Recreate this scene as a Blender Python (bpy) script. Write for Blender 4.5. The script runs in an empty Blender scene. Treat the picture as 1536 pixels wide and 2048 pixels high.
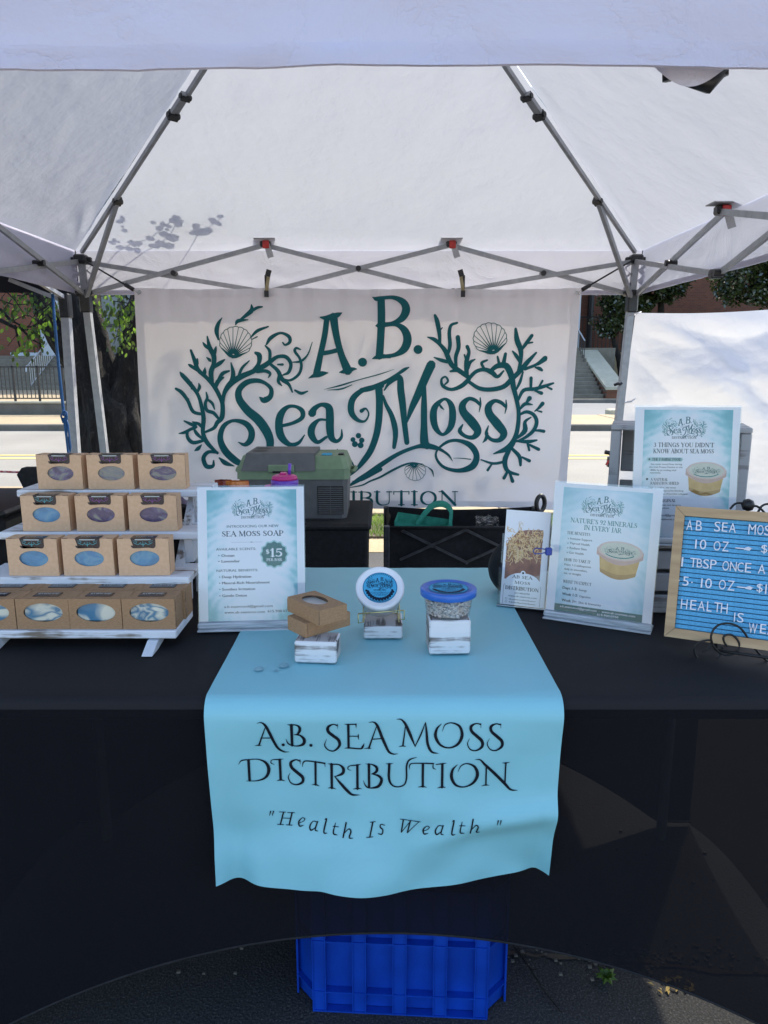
import bpy, math, random
from mathutils import Vector, Matrix, noise

sc = bpy.context.scene
R = math.radians
# ------------------------------------------------------------------ camera
CAM_H, PITCH, FPX = 1.30, R(11.35), 1440.0
cam_data = bpy.data.cameras.new("camera")
cam = bpy.data.objects.new("camera", cam_data)
sc.collection.objects.link(cam)
cam.location = (0, 0, CAM_H)
cam.rotation_euler = (R(90) - PITCH, 0, 0)
cam_data.sensor_fit = 'VERTICAL'
cam_data.sensor_height = 24.0
cam_data.lens = FPX / 2048 * 24.0
cam_data.clip_start = 0.02
cam_data.clip_end = 600
sc.camera = cam
# ------------------------------------------------------------------ sky, sun, exposure
SUN_AZ, SUN_EL = R(31.5), R(47)          # azimuth from +Y towards +X
SUN = Vector((math.sin(SUN_AZ) * math.cos(SUN_EL), math.cos(SUN_AZ) * math.cos(SUN_EL), math.sin(SUN_EL)))
world = bpy.data.worlds.new("World")
sc.world = world
world.use_nodes = True
wn = world.node_tree
wn.nodes.clear()
sky = wn.nodes.new("ShaderNodeTexSky")
sky.sky_type = 'NISHITA'
sky.sun_disc = False
sky.sun_elevation = SUN_EL
sky.sun_rotation = SUN_AZ
sky.air_density = 1.0
sky.dust_density = 1.5
bg = wn.nodes.new("ShaderNodeBackground")
bg.inputs[1].default_value = 0.15
wo = wn.nodes.new("ShaderNodeOutputWorld")
wn.links.new(sky.outputs[0], bg.inputs[0])
wn.links.new(bg.outputs[0], wo.inputs[0])
sl = bpy.data.lights.new("sun", 'SUN')
sl.energy = 2.8
sl.angle = R(0.55)
sl.color = (1.0, 0.93, 0.80)
so = bpy.data.objects.new("sun", sl)
sc.collection.objects.link(so)
so.rotation_euler = SUN.to_track_quat('Z', 'Y').to_euler()
so.location = SUN * 30
sc.view_settings.view_transform = 'Standard'
sc.view_settings.look = 'None'
sc.view_settings.exposure = 1.58
sc.view_settings.gamma = 1.0
sc.view_settings.use_curve_mapping = False
sc.cycles.max_bounces = 9
sc.cycles.diffuse_bounces = 5
sc.cycles.transparent_max_bounces = 24
sc.cycles.transmission_bounces = 8
sc.cycles.caustics_reflective = False
sc.cycles.caustics_refractive = False

# ------------------------------------------------------------------ pixel -> place
CP, SP = math.cos(PITCH), math.sin(PITCH)
def uv(px, py): return (px - 768) / FPX, (1024 - py) / FPX
def at(px, py, fwd):
    u, v = uv(px, py); s = fwd / (CP + v * SP)
    return Vector((u * s, fwd, CAM_H + (-SP + v * CP) * s))
def onz(px, py, z):
    u, v = uv(px, py); s = (CAM_H - z) / (SP - v * CP)
    return Vector((u * s, (CP + v * SP) * s, z))
def onray(px, py, p0, n):
    u, v = uv(px, py); d = Vector((u, CP + v * SP, -SP + v * CP)); o = Vector((0, 0, CAM_H))
    return o + d * ((Vector(p0) - o).dot(n) / d.dot(n))

# ------------------------------------------------------------------ scene helpers
COL = sc.collection
def tag(o, label=None, cat=None, group=None, kind=None):
    if label: o['label'] = label
    if cat: o['category'] = cat
    if group: o['group'] = group
    if kind: o['kind'] = kind
    return o
def thing(name, label, cat, loc=(0, 0, 0), rz=0, group=None):
    o = bpy.data.objects.new(name, None); COL.objects.link(o)
    o.empty_display_size = 0.05
    o.location = loc; o.rotation_euler = (0, 0, rz)
    return tag(o, label, cat, group)
def copy_tree(o, parent=None):
    c = o.copy(); COL.objects.link(c)
    if parent: c.parent = parent
    for ch in o.children: copy_tree(ch, c)
    return c

class MB:
    def __init__(s): s.v = []; s.f = []; s.mi = []; s.cm = 0
    def add(s, vs, fs):
        b = len(s.v); s.v += [tuple(p) for p in vs]
        s.f += [tuple(i + b for i in f) for f in fs]; s.mi += [s.cm] * len(fs); return s
    def box(s, lo, hi, bev=0.0):
        x0, y0, z0 = lo; x1, y1, z1 = hi
        if x0 > x1: x0, x1 = x1, x0
        if y0 > y1: y0, y1 = y1, y0
        if z0 > z1: z0, z1 = z1, z0
        if bev <= 0:
            vs = [(x, y, z) for z in (z0, z1) for y in (y0, y1) for x in (x0, x1)]
            return s.add(vs, [(0, 2, 3, 1), (4, 5, 7, 6), (0, 1, 5, 4), (2, 6, 7, 3), (0, 4, 6, 2), (1, 3, 7, 5)])
        b = min(bev, (x1 - x0) * .45, (y1 - y0) * .45, (z1 - z0) * .45)
        vs = []; idx = {}
        for sx in (0, 1):
            for sy in (0, 1):
                for sz in (0, 1):
                    cx, cy, cz = (x0, x1)[sx], (y0, y1)[sy], (z0, z1)[sz]
                    dx, dy, dz = (b, -b)[sx], (b, -b)[sy], (b, -b)[sz]
                    idx[sx, sy, sz] = (len(vs), len(vs) + 1, len(vs) + 2)
                    vs += [(cx, cy + dy, cz + dz), (cx + dx, cy, cz + dz), (cx + dx, cy + dy, cz)]
        I = idx; fs = []
        for a in (0, 1):
            q = [I[a, 0, 0][0], I[a, 1, 0][0], I[a, 1, 1][0], I[a, 0, 1][0]]; fs.append(q if a else q[::-1])
            q = [I[0, a, 0][1], I[0, a, 1][1], I[1, a, 1][1], I[1, a, 0][1]]; fs.append(q if a else q[::-1])
            q = [I[0, 0, a][2], I[1, 0, a][2], I[1, 1, a][2], I[0, 1, a][2]]; fs.append(q if a else q[::-1])
        def quad(*q): fs.append(q)
        for a in (0, 1):
            for c in (0, 1):
                quad(I[a, c, 0][0], I[a, c, 1][0], I[a, c, 1][1], I[a, c, 0][1])
                quad(I[a, 0, c][0], I[a, 1, c][0], I[a, 1, c][2], I[a, 0, c][2])
                quad(I[0, a, c][1], I[1, a, c][1], I[1, a, c][2], I[0, a, c][2])
        for k in I: fs.append(I[k])
        return s.add(vs, fs)
    def bar(s, a, b, w, h=None, up=(0, 0, 1), ext=0.0):
        a, b = Vector(a), Vector(b); d = (b - a).normalized(); a = a - d * ext; b = b + d * ext
        h = h or w; up = Vector(up)
        if abs(d.dot(up)) > .97: up = Vector((0, 1, 0))
        x = d.cross(up).normalized(); z = x.cross(d).normalized()
        vs = [p + x * (sx * w / 2) + z * (sz * h / 2) for p in (a, b) for sx, sz in ((-1, -1), (1, -1), (1, 1), (-1, 1))]
        return s.add(vs, [(3, 2, 1, 0), (4, 5, 6, 7), (0, 1, 5, 4), (1, 2, 6, 5), (2, 3, 7, 6), (3, 0, 4, 7)])
    def tube(s, pts, r, n=8, cap=True, closed=False):
        pts = [Vector(p) for p in pts]; m = len(pts)
        rs = r if isinstance(r, (list, tuple)) else [r] * m
        vs = []; x = None
        for i, p in enumerate(pts):
            if closed: d = pts[(i + 1) % m] - pts[i - 1]
            else: d = pts[min(i + 1, m - 1)] - pts[max(i - 1, 0)]
            d = d.normalized() if d.length > 1e-9 else Vector((0, 0, 1))
            if x is None:
                x = d.cross(Vector((0, 0, 1)))
                if x.length < .05: x = d.cross(Vector((0, 1, 0)))
            x = (x - d * x.dot(d)).normalized(); y = d.cross(x)
            for k in range(n):
                a = 2 * math.pi * k / n
                vs.append(p + x * (math.cos(a) * rs[i]) + y * (math.sin(a) * rs[i]))
        fs = []
        for i in range(m if closed else m - 1):
            j = (i + 1) % m
            for k in range(n):
                fs.append((i * n + k, i * n + (k + 1) % n, j * n + (k + 1) % n, j * n + k))
        if cap and not closed:
            fs.append(tuple(range(n))[::-1]); fs.append(tuple((m - 1) * n + k for k in range(n)))
        return s.add(vs, fs)
    def lathe(s, prof, n=40, M=None, capb=True, capt=True):
        M = M or Matrix.Identity(4); vs = []
        for r, z in prof:
            for k in range(n):
                a = 2 * math.pi * k / n; vs.append(M @ Vector((r * math.cos(a), r * math.sin(a), z)))
        fs = []
        for i in range(len(prof) - 1):
            for k in range(n):
                fs.append((i * n + k, i * n + (k + 1) % n, (i + 1) * n + (k + 1) % n, (i + 1) * n + k))
        if capb: fs.append(tuple(range(n))[::-1])
        if capt: fs.append(tuple((len(prof) - 1) * n + k for k in range(n)))
        return s.add(vs, fs)
    def grid(s, nu, nv, fn):
        vs = [fn(i / nu, j / nv) for j in range(nv + 1) for i in range(nu + 1)]
        fs = [(j * (nu + 1) + i, j * (nu + 1) + i + 1, (j + 1) * (nu + 1) + i + 1, (j + 1) * (nu + 1) + i) for j in range(nv) for i in range(nu)]
        return s.add(vs, fs)
    def build(s, name, mat, parent=None, smooth=False, uvf=None, M=None):
        me = bpy.data.meshes.new(name)
        vs = s.v if M is None else [tuple(M @ Vector(p)) for p in s.v]
        me.from_pydata(vs, [], s.f)
        for m in (mat if isinstance(mat, (list, tuple)) else [mat]): me.materials.append(m)
        if any(s.mi): me.polygons.foreach_set('material_index', s.mi)
        if smooth: me.polygons.foreach_set('use_smooth', [True] * len(s.f))
        me.update()
        return link(name, me, parent)
def link(name, me, parent=None, loc=None):
    o = bpy.data.objects.new(name, me); COL.objects.link(o)
    if parent is not None: o.parent = parent
    if loc is not None: o.location = loc
    return o
def empty_part(name, parent):
    o = bpy.data.objects.new(name, None); COL.objects.link(o); o.parent = parent; return o

# ------------------------------------------------------------------ materials
def nmat(name):
    m = bpy.data.materials.new(name); m.use_nodes = True
    nt = m.node_tree; return m, nt, nt.nodes["Principled BSDF"]
def N(nt, t, **kw):
    n = nt.nodes.new(t)
    for k, v in kw.items():
        if k.startswith('i_'):
            key = k[2:]; n.inputs[int(key) if key.isdigit() else key.replace('_', ' ')].default_value = v
        else: setattr(n, k, v)
    return n
def ramp(nt, fac, stops, interp='LINEAR'):
    r = nt.nodes.new("ShaderNodeValToRGB"); r.color_ramp.interpolation = interp
    e = r.color_ramp.elements
    while len(e) < len(stops): e.new(0.5)
    for k, (p, c) in enumerate(stops):
        e[k].position = p; e[k].color = (*c, 1) if len(c) == 3 else c
    nt.links.new(fac, r.inputs[0]); return r
def coords(nt, kind='Object', scale=(1, 1, 1), rot=(0, 0, 0)):
    tc = N(nt, "ShaderNodeTexCoord"); mp = N(nt, "ShaderNodeMapping")
    mp.inputs['Scale'].default_value = scale; mp.inputs['Rotation'].default_value = rot
    nt.links.new(tc.outputs[kind], mp.inputs[0]); return mp.outputs[0]
def bump(nt, b, h, strength=.3, dist=.01):
    n = N(nt, "ShaderNodeBump"); n.inputs['Strength'].default_value = strength; n.inputs['Distance'].default_value = dist
    nt.links.new(h, n.inputs['Height']); nt.links.new(n.outputs[0], b.inputs['Normal']); return n
def mix(nt, fac, a, b):
    n = N(nt, "ShaderNodeMix", data_type='RGBA')
    for key, val in ((0, fac), (6, a), (7, b)):
        if isinstance(val, (int, float)): n.inputs[key].default_value = val
        elif isinstance(val, tuple): n.inputs[key].default_value = (*val, 1)
        else: nt.links.new(val, n.inputs[key])
    return n.outputs[2]
def speck(name, c1, c2, scale=40, rough=.6, metal=0., bs=.15, bd=.002, detail=4, sc3=(1, 1, 1), spec=.5, lo=.35, hi=.65):
    m, nt, b = nmat(name)
    co = coords(nt, 'Object', sc3)
    t = N(nt, "ShaderNodeTexNoise", i_Scale=scale, i_Detail=detail); nt.links.new(co, t.inputs[0])
    r = ramp(nt, t.outputs[0], [(lo, c1), (hi, c2)]); nt.links.new(r.outputs[0], b.inputs['Base Color'])
    b.inputs['Roughness'].default_value = rough; b.inputs['Metallic'].default_value = metal
    b.inputs['Specular IOR Level'].default_value = spec
    if bs: bump(nt, b, t.outputs[0], bs, bd)
    return m
def clear(name, tint=(1, 1, 1), gloss=.12, rough=.03):
    m = bpy.data.materials.new(name); m.use_nodes = True; nt = m.node_tree; nt.nodes.clear()
    tr = N(nt, "ShaderNodeBsdfTransparent"); tr.inputs[0].default_value = (*tint, 1)
    gl = N(nt, "ShaderNodeBsdfGlossy"); gl.inputs['Roughness'].default_value = rough
    fr = N(nt, "ShaderNodeFresnel", i_IOR=1.45)
    no = N(nt, "ShaderNodeTexNoise", i_Scale=9.0)
    ad = N(nt, "ShaderNodeMath", operation='MULTIPLY_ADD'); ad.inputs[1].default_value = .02; ad.inputs[2].default_value = gloss * .2 - .01
    nt.links.new(no.outputs[0], ad.inputs[0])
    a2 = N(nt, "ShaderNodeMath", operation='MULTIPLY_ADD'); a2.inputs[1].default_value = .3; nt.links.new(fr.outputs[0], a2.inputs[0]); nt.links.new(ad.outputs[0], a2.inputs[2])
    mx = N(nt, "ShaderNodeMixShader"); nt.links.new(a2.outputs[0], mx.inputs[0]); nt.links.new(tr.outputs[0], mx.inputs[1]); nt.links.new(gl.outputs[0], mx.inputs[2])
    o = N(nt, "ShaderNodeOutputMaterial"); nt.links.new(mx.outputs[0], o.inputs[0]); return m
def cloth(name, col, trans, weave=700., rough=.8, crease=.0, transp=0., cscale=3.0, var=.04, tcol=None, spec=.2, lines=None, soft=False):
    """diffuse + translucent sheet with weave and fine creases"""
    m = bpy.data.materials.new(name); m.use_nodes = True; nt = m.node_tree; b = nt.nodes["Principled BSDF"]; out = nt.nodes["Material Output"]
    co = coords(nt)
    n1 = N(nt, "ShaderNodeTexNoise", i_Scale=cscale, i_Detail=5.0, i_Roughness=.6); nt.links.new(co, n1.inputs[0])
    dark = tuple(c * (1 - var) for c in col)
    c = mix(nt, n1.outputs[0], col, dark)
    nt.links.new(c, b.inputs['Base Color']); b.inputs['Roughness'].default_value = rough; b.inputs['Specular IOR Level'].default_value = spec
    w = N(nt, "ShaderNodeTexWave", wave_type='BANDS', bands_direction='X'); w.inputs['Scale'].default_value = weave / 6.28; nt.links.new(co, w.inputs[0])
    w2 = N(nt, "ShaderNodeTexWave", wave_type='BANDS', bands_direction='Z' if lines is None else lines); w2.inputs['Scale'].default_value = weave / 6.28; nt.links.new(co, w2.inputs[0])
    mm = N(nt, "ShaderNodeMath", operation='ADD'); nt.links.new(w.outputs['Fac'], mm.inputs[0]); nt.links.new(w2.outputs['Fac'], mm.inputs[1])
    bp = N(nt, "ShaderNodeBump"); bp.inputs['Strength'].default_value = .25; bp.inputs['Distance'].default_value = .0006; nt.links.new(mm.outputs[0], bp.inputs['Height'])
    nrm = bp.outputs[0]
    if crease:
        mg = N(nt, "ShaderNodeTexNoise", i_Scale=cscale * 2.2, i_Detail=6.0, i_Roughness=.62, i_Distortion=.7); nt.links.new(co, mg.inputs[0])
        ab = N(nt, "ShaderNodeMath", operation='SUBTRACT'); ab.inputs[1].default_value = .5; nt.links.new(mg.outputs[0], ab.inputs[0])
        ab2 = N(nt, "ShaderNodeMath", operation='ABSOLUTE'); nt.links.new(ab.outputs[0], ab2.inputs[0])
        pw = N(nt, "ShaderNodeMath", operation='POWER'); pw.inputs[1].default_value = .6; nt.links.new(ab2.outputs[0], pw.inputs[0])
        if soft:
            pw = N(nt, "ShaderNodeMath", operation='MULTIPLY'); pw.inputs[1].default_value = 1.6; nt.links.new(mg.outputs[0], pw.inputs[0]); mg.inputs['Distortion'].default_value = .1; mg.inputs['Roughness'].default_value = .5
        b2 = N(nt, "ShaderNodeBump"); b2.inputs['Strength'].default_value = 1.0; b2.inputs['Distance'].default_value = crease
        nt.links.new(pw.outputs[0], b2.inputs['Height']); nt.links.new(bp.outputs[0], b2.inputs['Normal']); nrm = b2.outputs[0]
    nt.links.new(nrm, b.inputs['Normal'])
    last = b.outputs[0]
    if trans:
        tl = N(nt, "ShaderNodeBsdfTranslucent"); tl.inputs[0].default_value = (*(tcol or col), 1); nt.links.new(nrm, tl.inputs['Normal'])
        mx = N(nt, "ShaderNodeMixShader"); mx.inputs[0].default_value = trans
        nt.links.new(last, mx.inputs[1]); nt.links.new(tl.outputs[0], mx.inputs[2]); last = mx.outputs[0]
    if transp:
        tp = N(nt, "ShaderNodeBsdfTransparent")
        mx = N(nt, "ShaderNodeMixShader"); mx.inputs[0].default_value = transp
        nt.links.new(last, mx.inputs[1]); nt.links.new(tp.outputs[0], mx.inputs[2]); last = mx.outputs[0]
    nt.links.new(last, out.inputs[0]); return m
def brick_mat(name, c1, c2, mortar, scale=1.0, axis='X'):
    m, nt, b = nmat(name)
    rot = (R(90), 0, 0) if axis == 'X' else (R(90), 0, R(90))
    tc = N(nt, "ShaderNodeTexCoord"); sp = N(nt, "ShaderNodeSeparateXYZ"); cb = N(nt, "ShaderNodeCombineXYZ")
    nt.links.new(tc.outputs['Object'], sp.inputs[0])
    nt.links.new(sp.outputs[0 if axis == 'X' else 1], cb.inputs[0]); nt.links.new(sp.outputs[2], cb.inputs[1])
    t = N(nt, "ShaderNodeTexBrick"); nt.links.new(cb.outputs[0], t.inputs[0])
    t.inputs['Color1'].default_value = (*c1, 1); t.inputs['Color2'].default_value = (*c2, 1); t.inputs['Mortar'].default_value = (*mortar, 1)
    t.inputs['Scale'].default_value = scale; t.inputs['Brick Width'].default_value = .22; t.inputs['Row Height'].default_value = .085; t.inputs['Mortar Size'].default_value = .009
    n1 = N(nt, "ShaderNodeTexNoise", i_Scale=1.3, i_Detail=6.0)
    r = ramp(nt, n1.outputs[0], [(.3, (.7, .7, .7)), (.7, (1.15, 1.1, 1.05))])
    mm = N(nt, "ShaderNodeMix", data_type='RGBA', blend_type='MULTIPLY'); mm.inputs[0].default_value = 1
    nt.links.new(t.outputs[0], mm.inputs[6]); nt.links.new(r.outputs[0], mm.inputs[7]); nt.links.new(mm.outputs[2], b.inputs['Base Color'])
    b.inputs['Roughness'].default_value = .85; bump(nt, b, t.outputs[1], -.4, .01); return m
def distressed(name, white=(.62, .64, .66), wood=(.10, .065, .04), grain='X', amount=.42, scale=1.0):
    m, nt, b = nmat(name)
    s = {'X': (3, 60, 60), 'Y': (60, 3, 60), 'Z': (60, 60, 3)}[grain]
    co = coords(nt, 'Object', tuple(k * scale for k in s))
    n1 = N(nt, "ShaderNodeTexNoise", i_Scale=1.0, i_Detail=6.0, i_Roughness=.65); nt.links.new(co, n1.inputs[0])
    co2 = coords(nt, 'Object', (1, 1, 1))
    n2 = N(nt, "ShaderNodeTexNoise", i_Scale=14.0, i_Detail=3.0); nt.links.new(co2, n2.inputs[0])
    ad = N(nt, "ShaderNodeMath", operation='MULTIPLY_ADD'); ad.inputs[1].default_value = .55; nt.links.new(n2.outputs[0], ad.inputs[0]); nt.links.new(n1.outputs[0], ad.inputs[2])
    r = ramp(nt, ad.outputs[0], [(amount + .10, wood), (amount + .17, tuple(.5 * (a + c) for a, c in zip(white, wood))), (amount + .21, white), (1, tuple(min(1, a * 1.08) for a in white))])
    nt.links.new(r.outputs[0], b.inputs['Base Color']); b.inputs['Roughness'].default_value = .6
    bump(nt, b, ad.outputs[0], .35, .002); return m
def swirl(name, cols, scale=22, dist=2.5, rough=.35, seed=0.):
    m, nt, b = nmat(name)
    co = coords(nt, 'Object', (1, 1, 1.6)); 
    mp = co.node; mp.inputs['Location'].default_value = (seed, seed * .7, seed * 1.3)
    n1 = N(nt, "ShaderNodeTexNoise", i_Scale=scale, i_Detail=2.5, i_Distortion=dist); nt.links.new(co, n1.inputs[0])
    k = len(cols); r = ramp(nt, n1.outputs[0], [(.34 + .34 * i / (k - 1), c) for i, c in enumerate(cols)])
    nt.links.new(r.outputs[0], b.inputs['Base Color']); b.inputs['Roughness'].default_value = rough
    b.inputs['Coat Weight'].default_value = .5; b.inputs['Coat Roughness'].default_value = .08; return m
def ink(name, col, rough=.5):
    return speck(name, tuple(c * .93 for c in col), col, 60, max(rough, .6), bs=0, spec=.12)

M = {}
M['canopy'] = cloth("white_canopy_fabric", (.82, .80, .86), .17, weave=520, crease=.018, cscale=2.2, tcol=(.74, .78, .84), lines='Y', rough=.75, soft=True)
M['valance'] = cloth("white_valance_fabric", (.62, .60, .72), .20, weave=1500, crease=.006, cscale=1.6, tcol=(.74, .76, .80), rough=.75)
M['sidewall'] = cloth("white_tarp_sheet", (.70, .69, .72), .20, weave=900, crease=.018, cscale=1.8, tcol=(.86, .86, .86), rough=.5, soft=True)
M['banner'] = cloth("banner_vinyl", (.88, .84, .87), .08, weave=900, crease=.0006, cscale=2.0, rough=.55, tcol=(.8, .72, .66), soft=True)
M['black_cloth'] = cloth("black_spandex", (.006, .006, .009), 0, weave=1400, transp=.045, rough=.9, var=.3, spec=.15)
M['blackfab'] = speck("black_polyester", (.004, .004, .005), (.011, .011, .013), 60, .85, bs=.3, bd=.003)
M['runner'] = cloth("blue_vinyl_runner", (.24, .56, .63), 0, weave=1100, crease=.0016, cscale=2.2, rough=.45, spec=.5, var=.10, soft=True)
M['steel'] = speck("grey_powder_coated_steel", (.30, .31, .33), (.37, .38, .40), 30, .42, .15, bs=.05)
M['blackplastic'] = speck("black_plastic", (.008, .008, .009), (.02, .02, .022), 50, .4, bs=.1)
M['redplastic'] = speck("red_plastic", (.45, .02, .02), (.6, .04, .03), 50, .35, bs=0)
M['tabgrey'] = speck("grey_webbing", (.35, .35, .36), (.45, .45, .46), 200, .7, bs=.2)
M['velcro'] = M['blackfab']
M['inkteal'] = ink("teal_print", (.014, .120, .138), .45)
M['inkdark'] = ink("dark_navy_print", (.010, .022, .045), .5)
M['inkblack'] = ink("black_print", (.008, .010, .016), .45)
M['inkgrey'] = ink("grey_green_print", (.025, .07, .085), .5)
M['inkwhite'] = ink("white_print", (.75, .8, .82), .5)
M['inktealbox'] = ink("deep_teal_print", (.008, .14, .14), .5)
M['inkgreen'] = ink("seal_green_print", (.008, .12, .11), .5)
M['kraft'] = speck("light_kraft_card", (.58, .37, .22), (.64, .42, .265), 150, .75, bs=.1, bd=.0005)
M['kraft2'] = speck("brown_kraft_card", (.29, .17, .085), (.36, .215, .115), 150, .75, bs=.12, bd=.0006, sc3=(1, 1, 3))
M['paper'] = speck("white_paper", (.76, .77, .80), (.80, .80, .82), 8, .55, bs=0)
M['acrylic'] = clear("clear_acrylic", (.97, .98, .99), .12)
M['acrylicedge'] = speck("acrylic_block_edge", (.30, .33, .36), (.62, .66, .70), 12, .08, bs=0, sc3=(1, 1, 40))
M['whitewood'] = distressed("distressed_white_boards", (.66, .68, .72), (.20, .16, .12), 'X', .475)
M['whitewoodz'] = distressed("distressed_white_side", (.60, .62, .66), (.20, .16, .13), 'Z', .485)
M['block'] = distressed("chippy_white_block", (.66, .67, .69), (.07, .05, .04), 'X', .505, .8)
M['blockend'] = distressed("chippy_white_block_end", (.45, .43, .42), (.05, .035, .03), 'Y', .555, .8)
M['crategrey'] = distressed("weathered_grey_crate", (.36, .37, .39), (.16, .15, .15), 'X', .49, .7)
M['oak'] = speck("pale_oak", (.36, .23, .115), (.47, .32, .17), 10, .5, sc3=(1, 8, 8), bs=.1, bd=.001)
M['felt'] = speck("blue_felt", (.075, .30, .52), (.12, .42, .68), 420, .95, bs=.5, bd=.001)
M['letterw'] = speck("white_letter_plastic", (.68, .68, .74), (.76, .76, .80), 30, .35, bs=0)
M['iron'] = speck("black_wrought_iron", (.010, .010, .011), (.022, .022, .024), 90, .45, .3, bs=.2)
M['gold'] = speck("brass_wire", (.62, .56, .26), (.72, .66, .34), 40, .28, .85, bs=0)
M['tubwhite'] = speck("white_tub_plastic", (.72, .74, .78), (.77, .79, .82), 20, .35, bs=0)
M['lidblue'] = speck("royal_blue_lid", (.02, .11, .44), (.035, .15, .54), 20, .3, bs=0)
M['tubclear'] = clear("clear_tub_plastic", (.97, .98, .99), .45, .2)
M['labelblue'] = ink("cyan_label", (.07, .38, .62), .4)
M['shell'] = speck("dried_shell_pieces", (.62, .57, .52), (.86, .84, .82), 60, .6, bs=.3)
M['cratebl'] = speck("blue_crate_plastic", (.002, .045, .36), (.004, .062, .46), 14, .38, bs=.05)
M['coolergrey'] = speck("dark_grey_cooler", (.105, .105, .108), (.125, .125, .128), 30, .5, bs=.15, bd=.0008)
M['coolergreen'] = speck("sage_green_cooler", (.165, .24, .145), (.19, .275, .165), 30, .5, bs=.1, bd=.0008)
M['black2'] = M['blackfab']
M['teal_bag'] = speck("teal_bag_fabric", (.03, .28, .20), (.05, .36, .26), 40, .5, bs=.1)
M['pink'] = speck("pink_tumbler", (.50, .02, .16), (.62, .04, .24), 30, .3, bs=0)
M['purple'] = speck("purple_tumbler", (.12, .03, .38), (.18, .06, .5), 30, .3, bs=0)
M['snack'] = speck("orange_snack_pouch", (.40, .05, .008), (.75, .26, .04), 18, .3, bs=.5, bd=.01)
M['bark'] = None
# ------------------------------------------------------------------ drawn strokes (ribbons of varying width)
def parse(txt):
    out = []
    for line in txt.strip().splitlines():
        line = line.strip()
        if not line: continue
        out.append([tuple(float(q) for q in p.split(',')) for p in line.split()])
    return out
def spline(pts, seg=5):
    if len(pts) == 2: return [tuple(a + (b - a) * t / 3 for a, b in zip(*pts)) for t in range(4)]
    closed = pts[0][:2] == pts[-1][:2]
    out = []; n = len(pts)
    for i in range(n - 1):
        p1, p2 = pts[i], pts[i + 1]
        p0 = pts[i - 1] if i else (pts[-2] if closed else tuple(2 * a - b for a, b in zip(p1, p2)))
        p3 = pts[i + 2] if i + 2 < n else (pts[1] if closed else tuple(2 * b - a for a, b in zip(p1, p2)))
        for k in range(seg):
            t = k / seg
            out.append(tuple(.5 * (2 * b + (c - a) * t + (2 * a - 5 * b + 4 * c - d) * t * t + (3 * b - a - 3 * c + d) * t ** 3) for a, b, c, d in zip(p0, p1, p2, p3)))
    out.append(pts[-1]); return out
def ribbon2d(pts, seg=5, cap=True):
    """-> (verts2d, faces)"""
    p = spline(pts, seg); vs = []; fs = []
    n = len(p); closed = pts[0][:2] == pts[-1][:2] and n > 3
    tan = []
    for i in range(n):
        if closed and i in (0, n - 1): a, b = p[1], p[-2]
        else: a, b = p[min(i + 1, n - 1)], p[max(i - 1, 0)]
        dx, dy = a[0] - b[0], a[1] - b[1]; l = math.hypot(dx, dy) or 1
        tan.append((dx / l, dy / l))
    for i in range(n):
        w = max(p[i][2], 1e-5) / 2; tx, ty = tan[i]
        vs += [(p[i][0] - ty * w, p[i][1] + tx * w), (p[i][0] + ty * w, p[i][1] - tx * w)]
        if i: k = 2 * i; fs.append((k - 2, k - 1, k + 1, k))
    if cap and not closed:
        for e, s in ((0, -1), (n - 1, 1)):
            w = max(p[e][2], 1e-5) / 2; tx, ty = tan[e]; b = len(vs)
            arc = []
            for q in (45, 90, 135):
                a = R(q); arc.append((p[e][0] - ty * w * math.cos(a) + s * tx * w * math.sin(a), p[e][1] + tx * w * math.cos(a) + s * ty * w * math.sin(a)))
            vs += arc; f = (2 * e, b, b + 1, b + 2, 2 * e + 1)
            fs.append(f if s > 0 else f[::-1])
    return vs, fs
def disc2d(x, y, rx, ry=None, n=24, rot=0):
    ry = ry or rx
    return [(x + rx * math.cos(a) * math.cos(rot) - ry * math.sin(a) * math.sin(rot), y + rx * math.cos(a) * math.sin(rot) + ry * math.sin(a) * math.cos(rot)) for a in (2 * math.pi * k / n for k in range(n))], [tuple(range(n))]
def xf(strokes, ox, oy, s):
    return [[(x / s + ox, y / s + oy, w / s) for x, y, w in st] for st in strokes]
def fixw(st):  # points given without width take the last one
    return st

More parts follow.
